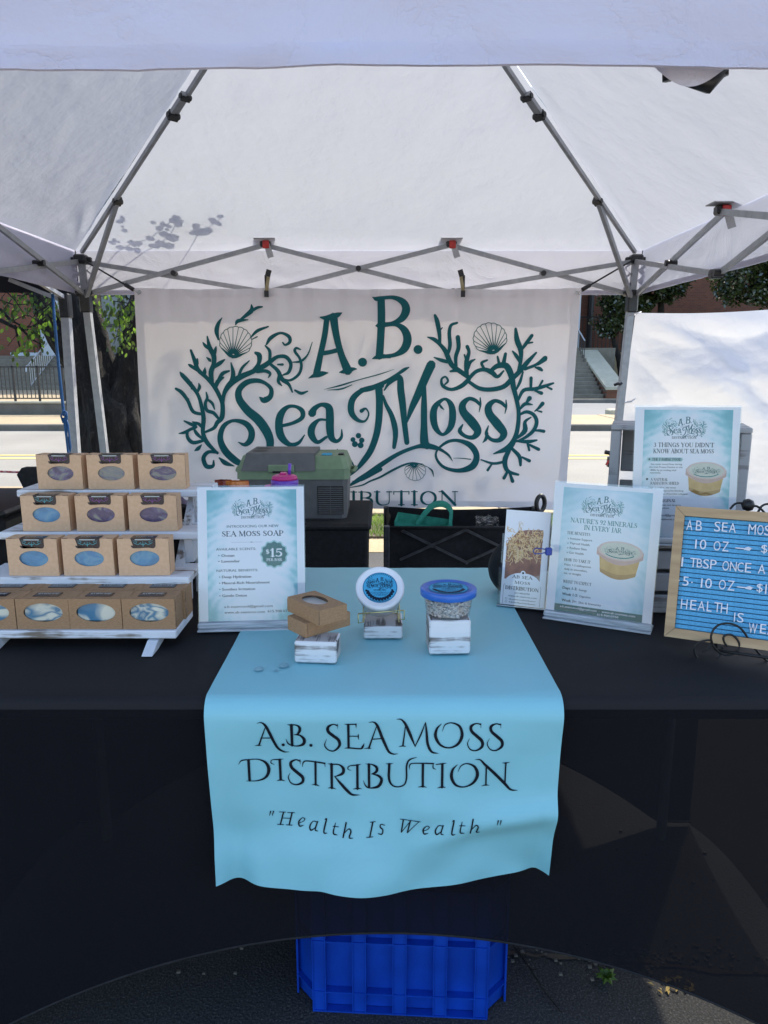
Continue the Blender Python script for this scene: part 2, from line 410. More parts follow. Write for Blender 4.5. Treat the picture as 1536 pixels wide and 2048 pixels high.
# ---- banner art, traced in two enlargements
LET_L = parse("""
1148,205,40 1132,330,42 1102,470,43 1072,615,52
1195,195,60 1216,330,50 1252,470,48 1300,590,66
1122,462,34 1180,452,32 1238,436,34
1100,200,10 1140,205,34 1190,195,46 1230,180,34 1256,168,8
1014,645,5 1050,628,28 1085,618,42 1120,610,34 1155,606,8
1240,602,8 1275,596,34 1310,586,42 1340,578,26 1364,578,8
660,785,12 690,805,44 735,780,38 742,725,30 700,682,26 640,662,34 565,675,40 508,730,46 510,800,54 570,880,62 650,950,68 712,1040,66 735,1120,56 715,1200,48 660,1265,36
560,1290,20 480,1250,50 405,1180,54 368,1090,44 390,1000,36 460,956,24 550,972,40 598,1030,48 590,1095,46 548,1130,30 500,1112,6
822,992,24 900,972,26 965,935,32 968,885,36 920,852,24 860,856,30 812,910,52 798,985,56 815,1070,56 875,1128,34 940,1118,26 985,1060,8
1040,900,60 1060,865,40 1110,838,30 1162,860,52 1170,930,58 1170,1010,58 1182,1080,48 1220,1106,28 1254,1075,22 1256,1020,8
1148,950,16 1090,950,22 1042,1000,48 1036,1060,52 1080,1112,30 1145,1075,20
1400,885,30 1432,868,14 1453,910,12 1425,960,16 1370,950,30 1325,890,46 1335,800,46 1400,738,36 1480,712,34 1550,700,36
1128,727,2 1250,697,12 1370,660,7 1536,615,8 1640,580,2
1150,732,3 1250,724,12 1330,694,6
1880,1050,50 1540,1080,30 1500,1160,46 1450,1240,34 1368,1318,5
1330,1396,3 1390,1392,16 1450,1362,26 1540,1312,30
890,1195,8 960,1178,14 1040,1190,20 1090,1222,14
1348,1298,8 1330,1260,12 1300,1240,8
""")
LET_L = [s for s in LET_L if s[0][0] != 1880]
LET_R = parse("""
78,70,52 80,200,54 74,340,52 66,460,54
18,50,6 45,62,30 80,56,26 160,50,28 232,84,48 252,140,58 222,198,48 160,230,28 90,238,26
95,246,26 180,240,28 240,278,50 262,345,60 238,412,54 175,452,30 90,465,28
15,480,5 50,468,30 95,462,30 140,468,18
38,250,4 58,248,34 84,246,26
62,690,52 66,780,50 62,900,48 45,1010,46 5,1120,44 -50,1200,38 -110,1270,16 -180,1322,3
-60,700,34 0,688,36 60,665,34 125,632,26 190,590,22 240,556,24 272,540,8
92,740,14 112,800,26 148,870,34 172,950,40 178,1020,36 168,1100,26
100,700,10 135,650,24 205,610,40 215,700,50 228,800,48 240,920,40 258,1066,36
256,930,10 290,830,40 340,720,54 392,600,60 428,522,64
380,660,24 378,800,42 378,940,46 380,1060,60 400,1090,50
470,1112,20 400,1090,40 320,1098,26 200,1145,28 90,1212,34 -20,1290,38 -90,1330,30 -180,1388,4
400,1088,40 460,1100,28 510,1125,20 550,1155,16 578,1196,3
520,762,20 566,800,40 578,880,50 562,960,42 510,1010,22 462,968,40 443,890,50 456,815,42 520,762,20
484,795,10 498,818,16 518,836,4
770,752,8 772,800,14 762,852,5
768,800,20 735,770,26 690,760,28 648,800,46 655,855,56 715,925,66 752,985,54 722,1028,34 668,1022,26 628,985,30 648,940,10
948,768,8 950,815,14 940,862,5
946,815,20 913,785,26 868,775,28 828,812,46 835,868,56 890,938,64 932,1000,52 905,1045,34 850,1045,26 812,1005,24 826,948,8
786,1066,4 808,1040,22 818,1000,18
470,1120,14 540,1062,22 620,1052,24 705,1088,42 744,1160,42 712,1232,46 620,1262,30 520,1240,22 466,1180,18 470,1120,14
584,1175,3 640,1176,6 702,1182,8
-190,1385,3 -60,1362,10 0,1335,12 70,1308,14 160,1258,16 250,1218,14 320,1210,10 402,1236,4
408,1240,6 435,1265,12 446,1305,4
""")
DOTS = [(1408/3.657+340, 528/3.657+580, 9.0), (336/3.491+740, 415/3.491+580, 9.0)]
FLOWER = [(1378,1066,20),(1402,1100,20),(1394,1136,22),(1352,1128,22),(1338,1095,18)]
COR_L = parse("""
345,1195,14 270,1115,26 240,1040,24 245,940,26 230,850,22 200,760,20 140,680,26 90,625,24 72,602,8
255,1040,12 320,1010,20 345,970,24 380,930,28 385,840,26 365,780,24 320,700,26 265,640,22 205,585,24 180,520,24 150,440,12
205,590,18 150,555,18 135,545,8
200,540,14 198,505,10
305,670,26 300,600,30 320,540,26 320,480,30 290,420,26 272,340,8
285,430,16 255,405,18 238,382,4
325,480,14 332,440,18 338,415,6
320,565,18 365,535,24 400,510,8
255,632,4 252,600,22 255,568,4
266,492,4 290,512,18 300,524,4
330,730,14 350,670,26 392,640,10
350,670,18 385,612,22 435,592,10
385,840,18 400,750,24 450,680,36 530,630,32 600,600,28 690,555,30 740,520,26 790,488,20 850,490,22 885,540,20 870,600,18 828,622,8
445,680,20 465,615,26 448,532,6
500,640,14 530,570,16 582,518,6
600,600,16 650,540,22 656,480,30 628,460,16
730,530,16 732,450,18 700,408,8
708,398,10 740,350,22 810,315,14 870,340,20 878,380,18 845,402,12 826,385,8
640,600,14 700,592,20 735,612,16 722,640,5
740,545,16 790,590,22 820,650,26 870,690,18 896,746,8
790,545,8 825,545,14
800,620,14 795,670,18 820,700,5
825,650,8 880,660,14 940,620,16 962,560,16 950,500,14 915,450,16 925,425,14 956,436,6
898,528,4 960,520,14 1010,470,8 1042,382,3
915,733,10 960,755,18 1008,740,6
245,910,16 170,890,20 130,810,20 85,750,22 42,722,14
142,840,14 135,795,5
200,745,14 215,710,18 210,684,6
160,720,14 154,676,10
355,940,14 320,900,20 270,880,20 258,830,18 272,790,16 264,748,6
275,800,12 310,830,16 326,872,6
240,1102,16 170,1116,22 130,1080,20 132,1030,16 190,1000,20 150,980,18 104,958,8
165,1010,14 110,1040,18 65,1050,5
238,1090,12 195,1050,20 172,1010,8
240,1012,14 210,980,18 165,965,8
345,1190,14 280,1185,20 242,1230,24 262,1290,26 310,1290,20 316,1250,8
180,1176,5 205,1160,22 230,1133,5
358,1230,8 400,1265,28 468,1288,4
355,362,10 342,300,26 355,245,20 382,203,3
480,254,6 500,226,22 572,218,4
510,222,10 565,180,22 598,148,26 596,108,6
600,152,16 640,130,16 677,124,8
590,350,6 640,300,18 720,268,8
600,362,4 640,342,6
1225,1225,22 1180,1212,5
1225,1225,20 1190,1180,5
1225,1225,24 1224,1165,5
1225,1225,22 1250,1180,5
1225,1225,20 1278,1190,5
1225,1225,20 1298,1214,5
""")
COR_R = parse("""
690,610,24 640,575,26 570,520,28 530,430,26 490,380,20 450,345,22 402,328,4
545,502,18 500,490,20 448,470,5
540,460,16 560,390,20 555,300,20 568,245,16 610,228,12
490,380,14 485,300,22 470,220,26 454,176,14
485,288,8 506,262,5
605,560,14 600,470,20 620,400,22 615,328,24
675,600,24 675,500,26 692,435,18 680,395,20
672,492,10 660,452,8
685,550,14 700,505,18 734,484,6
563,568,10 610,560,22 660,580,12
690,625,24 640,670,24 570,695,18 510,670,18 500,625,12 528,606,10 546,635,12 524,660,8
690,620,20 740,570,20 800,555,22 850,575,28 890,605,20 932,565,8
800,552,12 780,510,16 818,490,10
845,562,20 890,530,28 950,530,36 985,600,34 1000,680,28 1020,760,24 1035,850,22 1030,950,24 1010,1030,26 965,1100,34 862,1142,6
902,520,18 890,465,10
932,510,22 945,445,16
690,640,18 760,685,22 840,695,24 930,675,26 990,620,26 1050,560,26 1100,500,24 1158,438,10
1035,570,20 1050,490,20 1050,420,28 1025,350,30 1015,272,14
1045,505,14 1020,460,20 994,428,8
1060,412,14 1090,370,20 1128,318,18
1096,372,10 1132,366,8
1080,552,16 1160,520,16 1222,475,26
1172,522,8 1204,500,14 1232,488,5
1152,540,8 1180,548,20 1198,560,14
1020,692,10 1045,640,16 1066,572,8
1030,772,12 1070,700,20 1150,690,20 1220,670,18 1278,650,10
1120,692,14 1122,614,18
1172,686,10 1202,634,12
1150,702,10 1195,720,20
1225,672,8 1266,692,12
1043,832,10 1080,795,20 1132,800,5
1085,792,8 1112,755,26
1148,846,5 1175,825,14 1204,792,22
1158,840,4 1196,850,10
1040,870,12 1090,850,18 1140,870,20 1162,920,22 1140,980,20 1080,1030,16 1010,1060,8
1028,1032,12 1080,980,28 1080,920,18 1122,888,6
1142,982,8 1180,980,14 1212,986,18
1018,1052,12 1100,1058,20 1162,1048,10
1098,1065,14 1110,1118,12
1112,1080,12 1176,1112,18
985,1102,16 1040,1160,22 1050,1222,14
1060,1166,10 1112,1192,18
975,1102,22 940,1190,28 960,1262,22 1036,1290,12
958,1268,14 934,1312,18
974,1276,12 996,1336,20
940,1197,14 860,1210,14 775,1184,6
852,1210,8 820,1256,14
""")
def shell2d(cx, cy, r, hx, hy, n=13):
    """scallop outline and ribs; hinge at hx,hy"""
    a0 = math.atan2(cy - hy, cx - hx); out = []
    rim = []
    for k in range(n):
        t = (k / (n - 1) - .5) * 2
        a = a0 + t * 2.15
        rim.append((cx + r * math.cos(a), cy + r * .95 * math.sin(a)))
    for k in range(n):
        x, y = rim[k]
        out.append([(hx + (x - hx) * .12, hy + (y - hy) * .12, 12 * r / 117), ((hx + x) / 2, (hy + y) / 2, 6 * r / 117), (x, y, 4 * r / 117)])
    ring = []
    for k in range(n - 1):
        (ax, ay), (bx, by) = rim[k], rim[k + 1]
        mx_, my_ = (ax + bx) / 2, (ay + by) / 2; dx, dy = mx_ - cx, my_ - cy; l = math.hypot(dx, dy)
        ring += [(ax, ay, 5 * r / 117), (mx_ + dx / l * r * .05, my_ + dy / l * r * .05, 5 * r / 117)]
    ring.append((*rim[-1], 5 * r / 117)); out.append(ring)
    out.append([(*rim[0], 6 * r / 117), (hx, hy, 26 * r / 117), (*rim[-1], 6 * r / 117)])
    return out
SH_L = shell2d(482, 380, 116, 462, 488)
SH_R = shell2d(838, 340, 114, 866, 436) + shell2d(316, 1262, 72, 308, 1216, 11)
sL, sR = 3.657, 3.491
ART_NAME = xf(LET_L, 340, 580, sL) + xf(LET_R, 740, 580, sR)
ART_WEED = [[(x, y, w * 1.22 + .5) for x, y, w in st] for st in xf(COR_L, 340, 580, sL) + xf(COR_R, 740, 580, sR)]
ART_SHELL = xf(SH_L, 340, 580, sL) + xf(SH_R, 740, 580, sR)

RUN1 = parse("""
215,110,4 260,103,12 305,140,26 345,220,30 385,310,28 430,390,24 490,428,14 542,430,3
308,135,8 270,240,14 232,350,18
190,353,3 225,350,12 258,356,3
255,270,10 372,272,10
570,130,30 575,355,28
528,124,3 560,128,14 610,128,12 650,150,24 655,190,30 630,230,18 595,235,4
600,235,8 660,245,18 700,290,32 690,340,30 630,362,14 570,355,12 530,330,14 513,283,3
1048,118,5 1046,168,4
1045,134,16 1000,122,12 950,150,28 950,200,32 1000,245,32 1055,290,32 1065,350,28 1010,408,14 950,400,12 912,350,12 932,283,3
1157,125,26 1160,370,24
1118,120,3 1160,122,12 1240,120,12
1236,118,14 1239,160,3
1165,247,10 1262,247,10
1262,222,3 1260,247,14 1264,282,3
1118,378,3 1160,372,14 1280,375,14 1305,355,22 1322,318,3
1368,102,3 1415,97,12 1455,130,26 1500,240,30 1536,320,29 1576,392,23 1625,412,12 1668,407,3
1453,130,8 1410,250,14 1370,365,20
1320,373,3 1365,365,12 1394,370,3
1400,275,10 1505,265,10
18,552,3 50,512,12 120,505,12 220,505,10 300,545,26 330,620,34 300,695,26 220,730,12 98,731,4
122,510,28 132,725,26
387,567,3 352,545,10 365,515,8 430,512,12 482,506,3
443,515,28 452,725,26
413,737,3 452,728,14 497,737,3
654,512,8 657,558,4
655,525,16 610,512,12 560,540,28 565,590,30 620,640,32 680,690,32 680,740,26 620,770,14 560,755,12 532,700,10 552,650,3
680,582,4 690,535,14 740,522,12 912,542,16
912,540,10 917,580,3
815,530,24 818,760,22
778,763,3 818,758,14 857,771,3
982,550,28 987,785,26
946,788,3 987,782,14 1029,794,3
943,545,3 985,550,12 1060,552,14 1105,590,30 1095,640,28 1015,675,5
1015,672,8 1080,740,26 1150,810,28 1200,845,20 1278,844,3
1187,608,3 1152,590,10 1170,560,10 1250,545,12 1288,532,3
1250,548,26 1252,785,26
1206,791,3 1252,782,14 1294,783,3
1370,530,28 1372,755,26
1333,527,3 1400,528,12 1450,555,28 1445,600,26 1395,628,4
1400,625,6 1470,640,24 1500,680,30 1470,745,28 1390,770,12 1340,755,14 1311,698,3
""")
RUN2 = parse("""
170,70,3 215,70,12 260,115,26 310,220,30 362,338,8
360,335,8 420,220,16 470,98,6
470,105,10 480,200,24 490,310,28 530,385,22 600,403,3
262,130,8 248,240,14 235,330,18
193,340,3 235,332,12 267,337,3
634,114,4 585,165,22 572,240,32 620,320,22 710,350,14 800,315,26 845,230,32 820,140,24 740,105,12 670,125,10 642,187,4
1040,110,6 1039,155,4
1038,120,14 990,112,12 940,140,28 945,190,30 1000,240,32 1050,290,32 1050,345,28 990,382,14 930,370,12 900,315,10 922,260,3
1245,113,6 1245,158,4
1243,123,14 1195,115,12 1145,143,28 1150,193,30 1205,243,32 1255,293,32 1255,348,28 1195,388,14 1135,374,12 1105,318,10 1128,263,3
60,510,3 95,510,12 134,503,3
95,512,26 92,660,26 125,725,16 185,738,12 250,710,14 272,640,18 272,530,18 300,465,16 377,437,3
304,560,3 305,515,12 350,498,10 548,502,14
546,502,8 545,545,12 574,561,3
440,505,26 437,725,24
391,732,3 437,725,14 477,733,3
575,512,8 640,505,12 682,500,3
640,510,26 635,735,26
588,742,3 635,733,14 672,742,3
797,517,4 745,570,24 735,650,32 780,725,22 870,750,12 960,715,26 1003,635,34 975,550,26 900,512,12 835,530,10 800,590,4
978,475,3 1030,478,14 1080,530,26 1180,630,30 1290,745,30 1350,805,20 1423,813,3
1095,550,16 1092,750,16
1048,757,3 1092,748,12 1130,756,3
1300,525,16 1292,735,16
1260,523,3 1300,527,12 1340,520,3
""")
_i = """
57,72,8 50,98,3
74,72,8 67,98,3
137,78,9 118,150,9
190,80,9 173,152,9
125,113,4 182,115,4
112,76,4 150,77,4
100,151,4 138,152,4
162,80,4 206,80,4
155,153,4 192,154,4
E 0 0
A 0 0
L 0 0
T 0 0
H 0 0
693,105,9 675,188,9
677,107,4 709,101,4
654,191,4 693,186,4
765,120,5 745,115,5 738,130,8 755,148,8 748,170,7 727,168,5
880,80,9 868,152,8
868,155,4 925,82,4
923,80,9 905,152,8
905,155,4 975,82,4
860,78,4 902,78,4
907,79,4 947,80,4
950,80,4 983,82,4
E 768 -3
A 773 -20
L 785 -26
T 778 -36
H 780 -42
1462,89,8 1455,115,3
1479,89,8 1472,115,3
"""
_g = {'E': "235,140,4 260,130,4 270,116,6 254,110,4 233,132,9 238,157,8 262,152,3",
      'A': "348,130,5 322,127,5 302,155,9 310,176,8 338,160,4\n350,127,8 336,170,8 352,178,3",
      'L': "396,112,4 405,111,9 390,180,9 411,186,3", 'T': "462,128,4 449,184,9 474,194,3\n446,148,4 480,150,4",
      'H': "528,123,9 510,203,9\n518,180,4 545,155,6 558,167,9 548,200,8 570,201,3"}
RUN3 = []
for _l in _i.strip().splitlines():
    if _l[0] in _g:
        _k, _dx, _dy = _l.split()
        RUN3 += [[(x + float(_dx), y + float(_dy), w) for x, y, w in st] for st in parse(_g[_k])]
    else: RUN3 += parse(_l)
ART_RUN = xf(RUN1, 470, 1430, 5.12) + xf(RUN2, 760, 1430, 5.12) + xf(RUN3, 520, 1610, 3.072)
RUN_DOTS = [(482/5.12+470, 349/5.12+1430, 3.3), (769/5.12+470, 353/5.12+1430, 3.3)]

# ---- serif capitals as strokes in a unit box (x right, y up, cap height 1)
T_, t_ = .15, .055
def _ser(x, y, h=.13): return [(x - h, y, t_), (x + h, y, t_)]
GL = {
 'A': (.86, [[(.42, 1, .05), (.10, 0, t_)], [(.40, 1, T_), (.74, 0, T_)], [(.22, .34, t_), (.60, .34, t_)], _ser(.10, .02, .12), _ser(.74, .02, .14)]),
 'B': (.72, [[(.16, 1, T_), (.16, 0, T_)], [(.03, .98, t_), (.36, .98, t_), (.56, .86, .13), (.54, .62, .12), (.34, .54, t_), (.16, .54, t_)], [(.34, .53, t_), (.60, .42, .13), (.62, .16, .14), (.40, .02, t_), (.03, .02, t_)]]),
 'C': (.80, [[(.70, .80, .10), (.58, .95, .06), (.40, .99, t_), (.16, .78, .13), (.12, .45, T_), (.24, .12, .12), (.46, .01, t_), (.62, .06, t_), (.72, .22, t_)]]),
 'D': (.86, [[(.16, 1, T_), (.16, 0, T_)], [(.03, .98, t_), (.40, .98, t_), (.68, .78, .13), (.74, .48, T_), (.64, .18, .13), (.38, .02, t_), (.03, .02, t_)]]),
 'E': (.70, [[(.16, 1, T_), (.16, 0, T_)], [(.03, .98, t_), (.60, .98, t_)], [(.60, 1, t_), (.60, .82, t_)], [(.16, .53, t_), (.46, .53, t_)], [(.03, .02, t_), (.62, .02, t_)], [(.63, .20, t_), (.63, 0, t_)]]),
 'F': (.66, [[(.16, 1, T_), (.16, 0, T_)], [(.03, .98, t_), (.60, .98, t_)], [(.60, 1, t_), (.60, .80, t_)], [(.16, .50, t_), (.46, .50, t_)], _ser(.16, .02)]),
 'G': (.86, [[(.70, .82, .10), (.58, .95, .06), (.40, .99, t_), (.16, .78, .13), (.12, .45, T_), (.24, .12, .12), (.46, .01, t_), (.68, .10, t_)], [(.70, .44, T_), (.70, .06, T_)], _ser(.70, .44)]),
 'H': (.92, [[(.16, 1, T_), (.16, 0, T_)], [(.74, 1, T_), (.74, 0, T_)], [(.16, .52, t_), (.74, .52, t_)], _ser(.16, .02), _ser(.16, .98), _ser(.74, .02), _ser(.74, .98)]),
 'I': (.38, [[(.18, 1, T_), (.18, 0, T_)], _ser(.18, .02, .14), _ser(.18, .98, .14)]),
 'J': (.42, [[(.24, 1, T_), (.24, .15, T_), (.12, -.08, .07), (0, -.10, t_)], _ser(.24, .98, .14)]),
 'K': (.84, [[(.16, 1, T_), (.16, 0, T_)], [(.66, 1, t_), (.20, .48, t_)], [(.30, .58, T_), (.72, 0, T_)], _ser(.16, .02), _ser(.16, .98), _ser(.72, .02), _ser(.66, .98)]),
 'L': (.66, [[(.16, 1, T_), (.16, 0, T_)], [(.03, .02, t_), (.58, .02, t_)], [(.60, .24, t_), (.60, 0, t_)], _ser(.16, .98)]),
 'M': (1.06, [[(.16, 1, t_), (.13, 0, t_)], [(.17, 1, T_), (.50, .06, T_)], [(.84, 1, t_), (.50, .06, t_)], [(.86, 1, T_), (.90, 0, T_)], _ser(.13, .02, .11), _ser(.90, .02), _ser(.14, .98, .1), _ser(.88, .98, .1)]),
 'N': (.94, [[(.16, 1, t_), (.16, 0, t_)], [(.16, 1, T_), (.76, .02, T_)], [(.76, 1, t_), (.76, 0, t_)], _ser(.16, .02, .12), _ser(.12, .98, .1), _ser(.76, .98, .12)]),
 'O': (.92, [[(.45, .99, t_), (.70, .82, .13), (.78, .50, T_), (.70, .18, .13), (.45, .01, t_), (.20, .18, .13), (.12, .50, T_), (.20, .82, .13), (.45, .99, t_)]]),
 'P': (.70, [[(.16, 1, T_), (.16, 0, T_)], [(.03, .98, t_), (.38, .98, t_), (.60, .84, .13), (.58, .58, .12), (.36, .46, t_), (.16, .46, t_)], _ser(.16, .02)]),
 'R': (.82, [[(.16, 1, T_), (.16, 0, T_)], [(.03, .98, t_), (.38, .98, t_), (.60, .86, .13), (.58, .62, .12), (.36, .50, t_), (.16, .50, t_)], [(.36, .50, .10), (.72, .01, T_)], _ser(.16, .02), _ser(.74, .02, .08)]),
 'S': (.64, [[(.52, .96, t_), (.52, .76, t_)], [(.52, .84, t_), (.34, .99, t_), (.14, .86, .12), (.18, .62, .14), (.46, .40, T_), (.52, .18, .13), (.32, .01, t_), (.10, .14, t_)], [(.09, .26, t_), (.09, .02, t_)]]),
 'T': (.80, [[(.38, 1, T_), (.38, 0, T_)], [(.02, .98, t_), (.74, .98, t_)], [(.03, 1, t_), (.03, .80, t_)], [(.73, 1, t_), (.73, .80, t_)], _ser(.38, .02)]),
 'U': (.90, [[(.16, 1, T_), (.16, .30, T_), (.28, .04, .10), (.46, 0, t_), (.66, .08, t_), (.72, .30, t_), (.72, 1, t_)], _ser(.16, .98), _ser(.72, .98, .12)]),
 'V': (.86, [[(.12, 1, T_), (.43, 0, T_)], [(.76, 1, t_), (.43, 0, t_)], _ser(.12, .98), _ser(.76, .98, .11)]),
 'W': (1.2, [[(.12, 1, T_), (.38, 0, T_)], [(.60, 1, t_), (.38, 0, t_)], [(.58, 1, T_), (.84, 0, T_)], [(1.08, 1, t_), (.84, 0, t_)], _ser(.12, .98), _ser(.6, .98), _ser(1.08, .98, .1)]),
 'X': (.84, [[(.14, 1, T_), (.70, 0, T_)], [(.68, 1, t_), (.14, 0, t_)], _ser(.14, .98), _ser(.70, .02), _ser(.68, .98, .1), _ser(.14, .02, .1)]),
 'Y': (.82, [[(.12, 1, T_), (.40, .48, T_)], [(.72, 1, t_), (.40, .48, t_)], [(.40, .5, T_), (.40, 0, T_)], _ser(.12, .98), _ser(.72, .98, .1), _ser(.40, .02)]),
 '1': (.42, [[(.22, 1, T_), (.22, 0, T_)], [(.06, .82, t_), (.22, .98, .08)], _ser(.22, .02, .14)]),
 '2': (.60, [[(.10, .76, .10), (.20, .96, .07), (.40, .96, .10), (.48, .72, .14), (.36, .42, .10), (.10, .06, t_)], [(.08, .06, .11), (.52, .06, .11)]]),
 '3': (.58, [[(.10, .84, .08), (.26, .99, t_), (.44, .84, .13), (.40, .60, .1), (.24, .53, t_)], [(.24, .53, t_), (.46, .42, .12), (.46, .16, .13), (.26, .01, t_), (.08, .12, .09)]]),
 '5': (.58, [[(.16, .96, .10), (.50, .96, .10)], [(.15, .98, t_), (.13, .54, t_)], [(.13, .54, t_), (.30, .62, t_), (.48, .42, .13), (.46, .14, .13), (.26, .01, t_), (.08, .10, .09)]]),
 '9': (.60, [[(.46, .60, .10), (.28, .46, t_), (.11, .64, .13), (.16, .90, .11), (.30, .99, t_), (.46, .82, .13), (.48, .52, .14), (.34, .14, .09), (.14, .0, t_)]]),
 '$': (.60, [[(.50, .80, .09), (.32, .95, t_), (.13, .80, .12), (.18, .60, .14), (.44, .40, .14), (.50, .20, .12), (.30, .05, t_), (.09, .18, .09)], [(.30, 1.08, t_), (.30, -.08, t_)]]),
 "'": (.22, [[(.10, 1, .12), (.08, .72, .03)]]), '.': (.24, [[(.10, .06, .13), (.11, .06, .13)]]), ' ': (.36, []),
}
def serif(txt, x0, x1, y, h, squeeze=True):
    """strokes of a caps string spanning x0..x1, baseline y (y grows downward), cap height h"""
    tot = sum(GL[c][0] for c in txt); sx = (x1 - x0) / tot; out = []; x = x0
    for c in txt:
        for st in GL[c][1]:
            out.append([(x + p[0] * sx, y - p[1] * h, p[2] * (h + sx) / 2 * (1.3 if h < .2 else 1.)) for p in st])
        x += GL[c][0] * sx
    return out

# ---- built-in font for small print
_tc = {}
def text2d(s):
    if s in _tc: return _tc[s]
    cu = bpy.data.curves.new("t", 'FONT'); cu.body = s; cu.resolution_u = 2
    o = bpy.data.objects.new("t", cu); COL.objects.link(o)
    dg = bpy.context.evaluated_depsgraph_get(); me = bpy.data.meshes.new_from_object(o.evaluated_get(dg))
    vs = [(v.co.x, v.co.y) for v in me.vertices]; fs = [tuple(p.vertices) for p in me.polygons]
    bpy.data.objects.remove(o); bpy.data.curves.remove(cu); bpy.data.meshes.remove(me)
    _tc[s] = (vs, fs); return _tc[s]
class Print:
    """flat print collected per ink; pos maps (x, y, lift) to a point"""
    def __init__(s, pos, lift=.0003, step=2.5e-5): s.pos = pos; s.l = lift; s.st = step; s.k = 0; s.m = {}
    def lay(s, ink, vs, fs, base=0.):
        mb = s.m.setdefault(ink, MB()); z = s.l + base + (s.k % 29) * s.st; s.k += 1
        mb.add([s.pos(x, y, z) for x, y in vs], fs)
    def strokes(s, ink, sts, seg=4, base=0., cap=True):
        for st in sts:
            vs, fs = ribbon2d(st, seg, cap); s.lay(ink, vs, fs, base)
    def text(s, ink, t, x0, x1, y, h, base=0., bold=0, slant=0):
        bold += 1
        vs, fs = text2d(t)
        if not vs: return
        a = min(v[0] for v in vs); b = max(v[0] for v in vs); k = (x1 - x0) / (b - a); cap = .70
        pts = [(x0 + (vx - a) * k + slant * vy * h, y - vy / cap * h) for vx, vy in vs]
        s.lay(ink, pts, fs, base)
        for q in range(bold): s.lay(ink, [(px + h * .055 * (q + 1), py) for px, py in pts], fs, base)
    def poly(s, ink, vs, base=0.): s.lay(ink, vs, [tuple(range(len(vs)))], base)
    def build(s, names, parent):
        out = {}
        for k, mb in s.m.items(): out[k] = mb.build(names.get(k, 'printed_text'), M[k], parent)
        return out
def logo(pr, ink, cx, cy, w, distr=None, base=0., weed=None, hs=1.0):
    """small copy of the banner drawing, width w, centred"""
    k = w / 760.; f = lambda sts, g=1.0: [[(cx + (x - 733) * k, cy + (y - 775) * k * hs, ww * k * g) for x, y, ww in st] for st in sts]
    pr.strokes(weed or ink, f(ART_WEED, 1.1), 2, base, False); pr.strokes(ink, f(ART_NAME, 1.2), 3, base + 8e-5, False)
    pr.strokes(weed or ink, f(ART_SHELL[::2], 1.0), 1, base, False)
    for x, y, r in DOTS: pr.lay(ink, *disc2d(cx + (x - 733) * k, cy + (y - 775) * k * hs, r * k, r * k * hs, 8), base)
    if distr: pr.strokes(distr[0], serif("DISTRIBUTION", cx - w * .27, cx + w * .27, cy + w * distr[1], w * .055), 1, base, False)
rnd = random.Random(7)
def fbm(x, y, z=0., o=4):
    return noise.fractal(Vector((x, y, z)), 0.6, 2.0, o)
# ================================================================== SETTING: ground
def ground_mat():
    m, nt, b = nmat("asphalt")
    co = coords(nt)
    n1 = N(nt, "ShaderNodeTexNoise", i_Scale=240.0, i_Detail=3.0, i_Roughness=.7); nt.links.new(co, n1.inputs[0])
    n2 = N(nt, "ShaderNodeTexNoise", i_Scale=1.7, i_Detail=6.0); nt.links.new(co, n2.inputs[0])
    vo = N(nt, "ShaderNodeTexVoronoi", i_Scale=170.0); nt.links.new(co, vo.inputs[0])
    r = ramp(nt, n1.outputs[0], [(.3, (.014, .014, .015)), (.55, (.048, .047, .046)), (.72, (.16, .155, .145))])
    r2 = ramp(nt, n2.outputs[0], [(.3, (.75, .75, .75)), (.7, (1.2, 1.18, 1.15))])
    mm = N(nt, "ShaderNodeMix", data_type='RGBA', blend_type='MULTIPLY'); mm.inputs[0].default_value = 1
    nt.links.new(r.outputs[0], mm.inputs[6]); nt.links.new(r2.outputs[0], mm.inputs[7]); nt.links.new(mm.outputs[2], b.inputs['Base Color'])
    b.inputs['Roughness'].default_value = .85
    bump(nt, b, vo.outputs[0], .35, .004); return m
M['asphalt'] = ground_mat()
def conc(name, c1, c2, s=6, bs=.2, bd=.004):
    m, nt, b = nmat(name); co = coords(nt)
    n1 = N(nt, "ShaderNodeTexNoise", i_Scale=s, i_Detail=8.0, i_Roughness=.7); nt.links.new(co, n1.inputs[0])
    n2 = N(nt, "ShaderNodeTexNoise", i_Scale=.7, i_Detail=5.0); nt.links.new(co, n2.inputs[0])
    ad = N(nt, "ShaderNodeMath", operation='MULTIPLY_ADD'); ad.inputs[1].default_value = .6; nt.links.new(n2.outputs[0], ad.inputs[0]); nt.links.new(n1.outputs[0], ad.inputs[2])
    r = ramp(nt, ad.outputs[0], [(.55, c1), (1.0, c2)]); nt.links.new(r.outputs[0], b.inputs['Base Color'])
    b.inputs['Roughness'].default_value = .9; bump(nt, b, n1.outputs[0], bs, bd); return m
M['road'] = conc("worn_road_surface", (.17, .16, .14), (.26, .245, .215), 40)
M['drive'] = conc("grey_driveway", (.14, .145, .15), (.19, .195, .20), 30)
M['walk'] = conc("tan_concrete_walk", (.27, .205, .12), (.37, .295, .185), 14)
M['aggregate'] = conc("aggregate_concrete", (.22, .17, .09), (.42, .34, .20), 60, .5)
M['retwall'] = conc("weathered_wall_concrete", (.10, .092, .075), (.17, .155, .13), 3)
M['limestone'] = conc("limestone", (.40, .37, .27), (.52, .48, .36), 3)
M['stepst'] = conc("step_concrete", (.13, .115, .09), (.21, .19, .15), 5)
M['bounceconc'] = conc("bounce_concrete", (.34, .30, .245), (.44, .39, .325), 8)  # pale tone chosen to throw sunlight back at the stall front
M['yellow'] = conc("faded_yellow_paint", (.52, .36, .10), (.62, .46, .18), 50)
M['brick'] = brick_mat("red_brick", (.23, .078, .036), (.16, .052, .026), (.15, .105, .08))
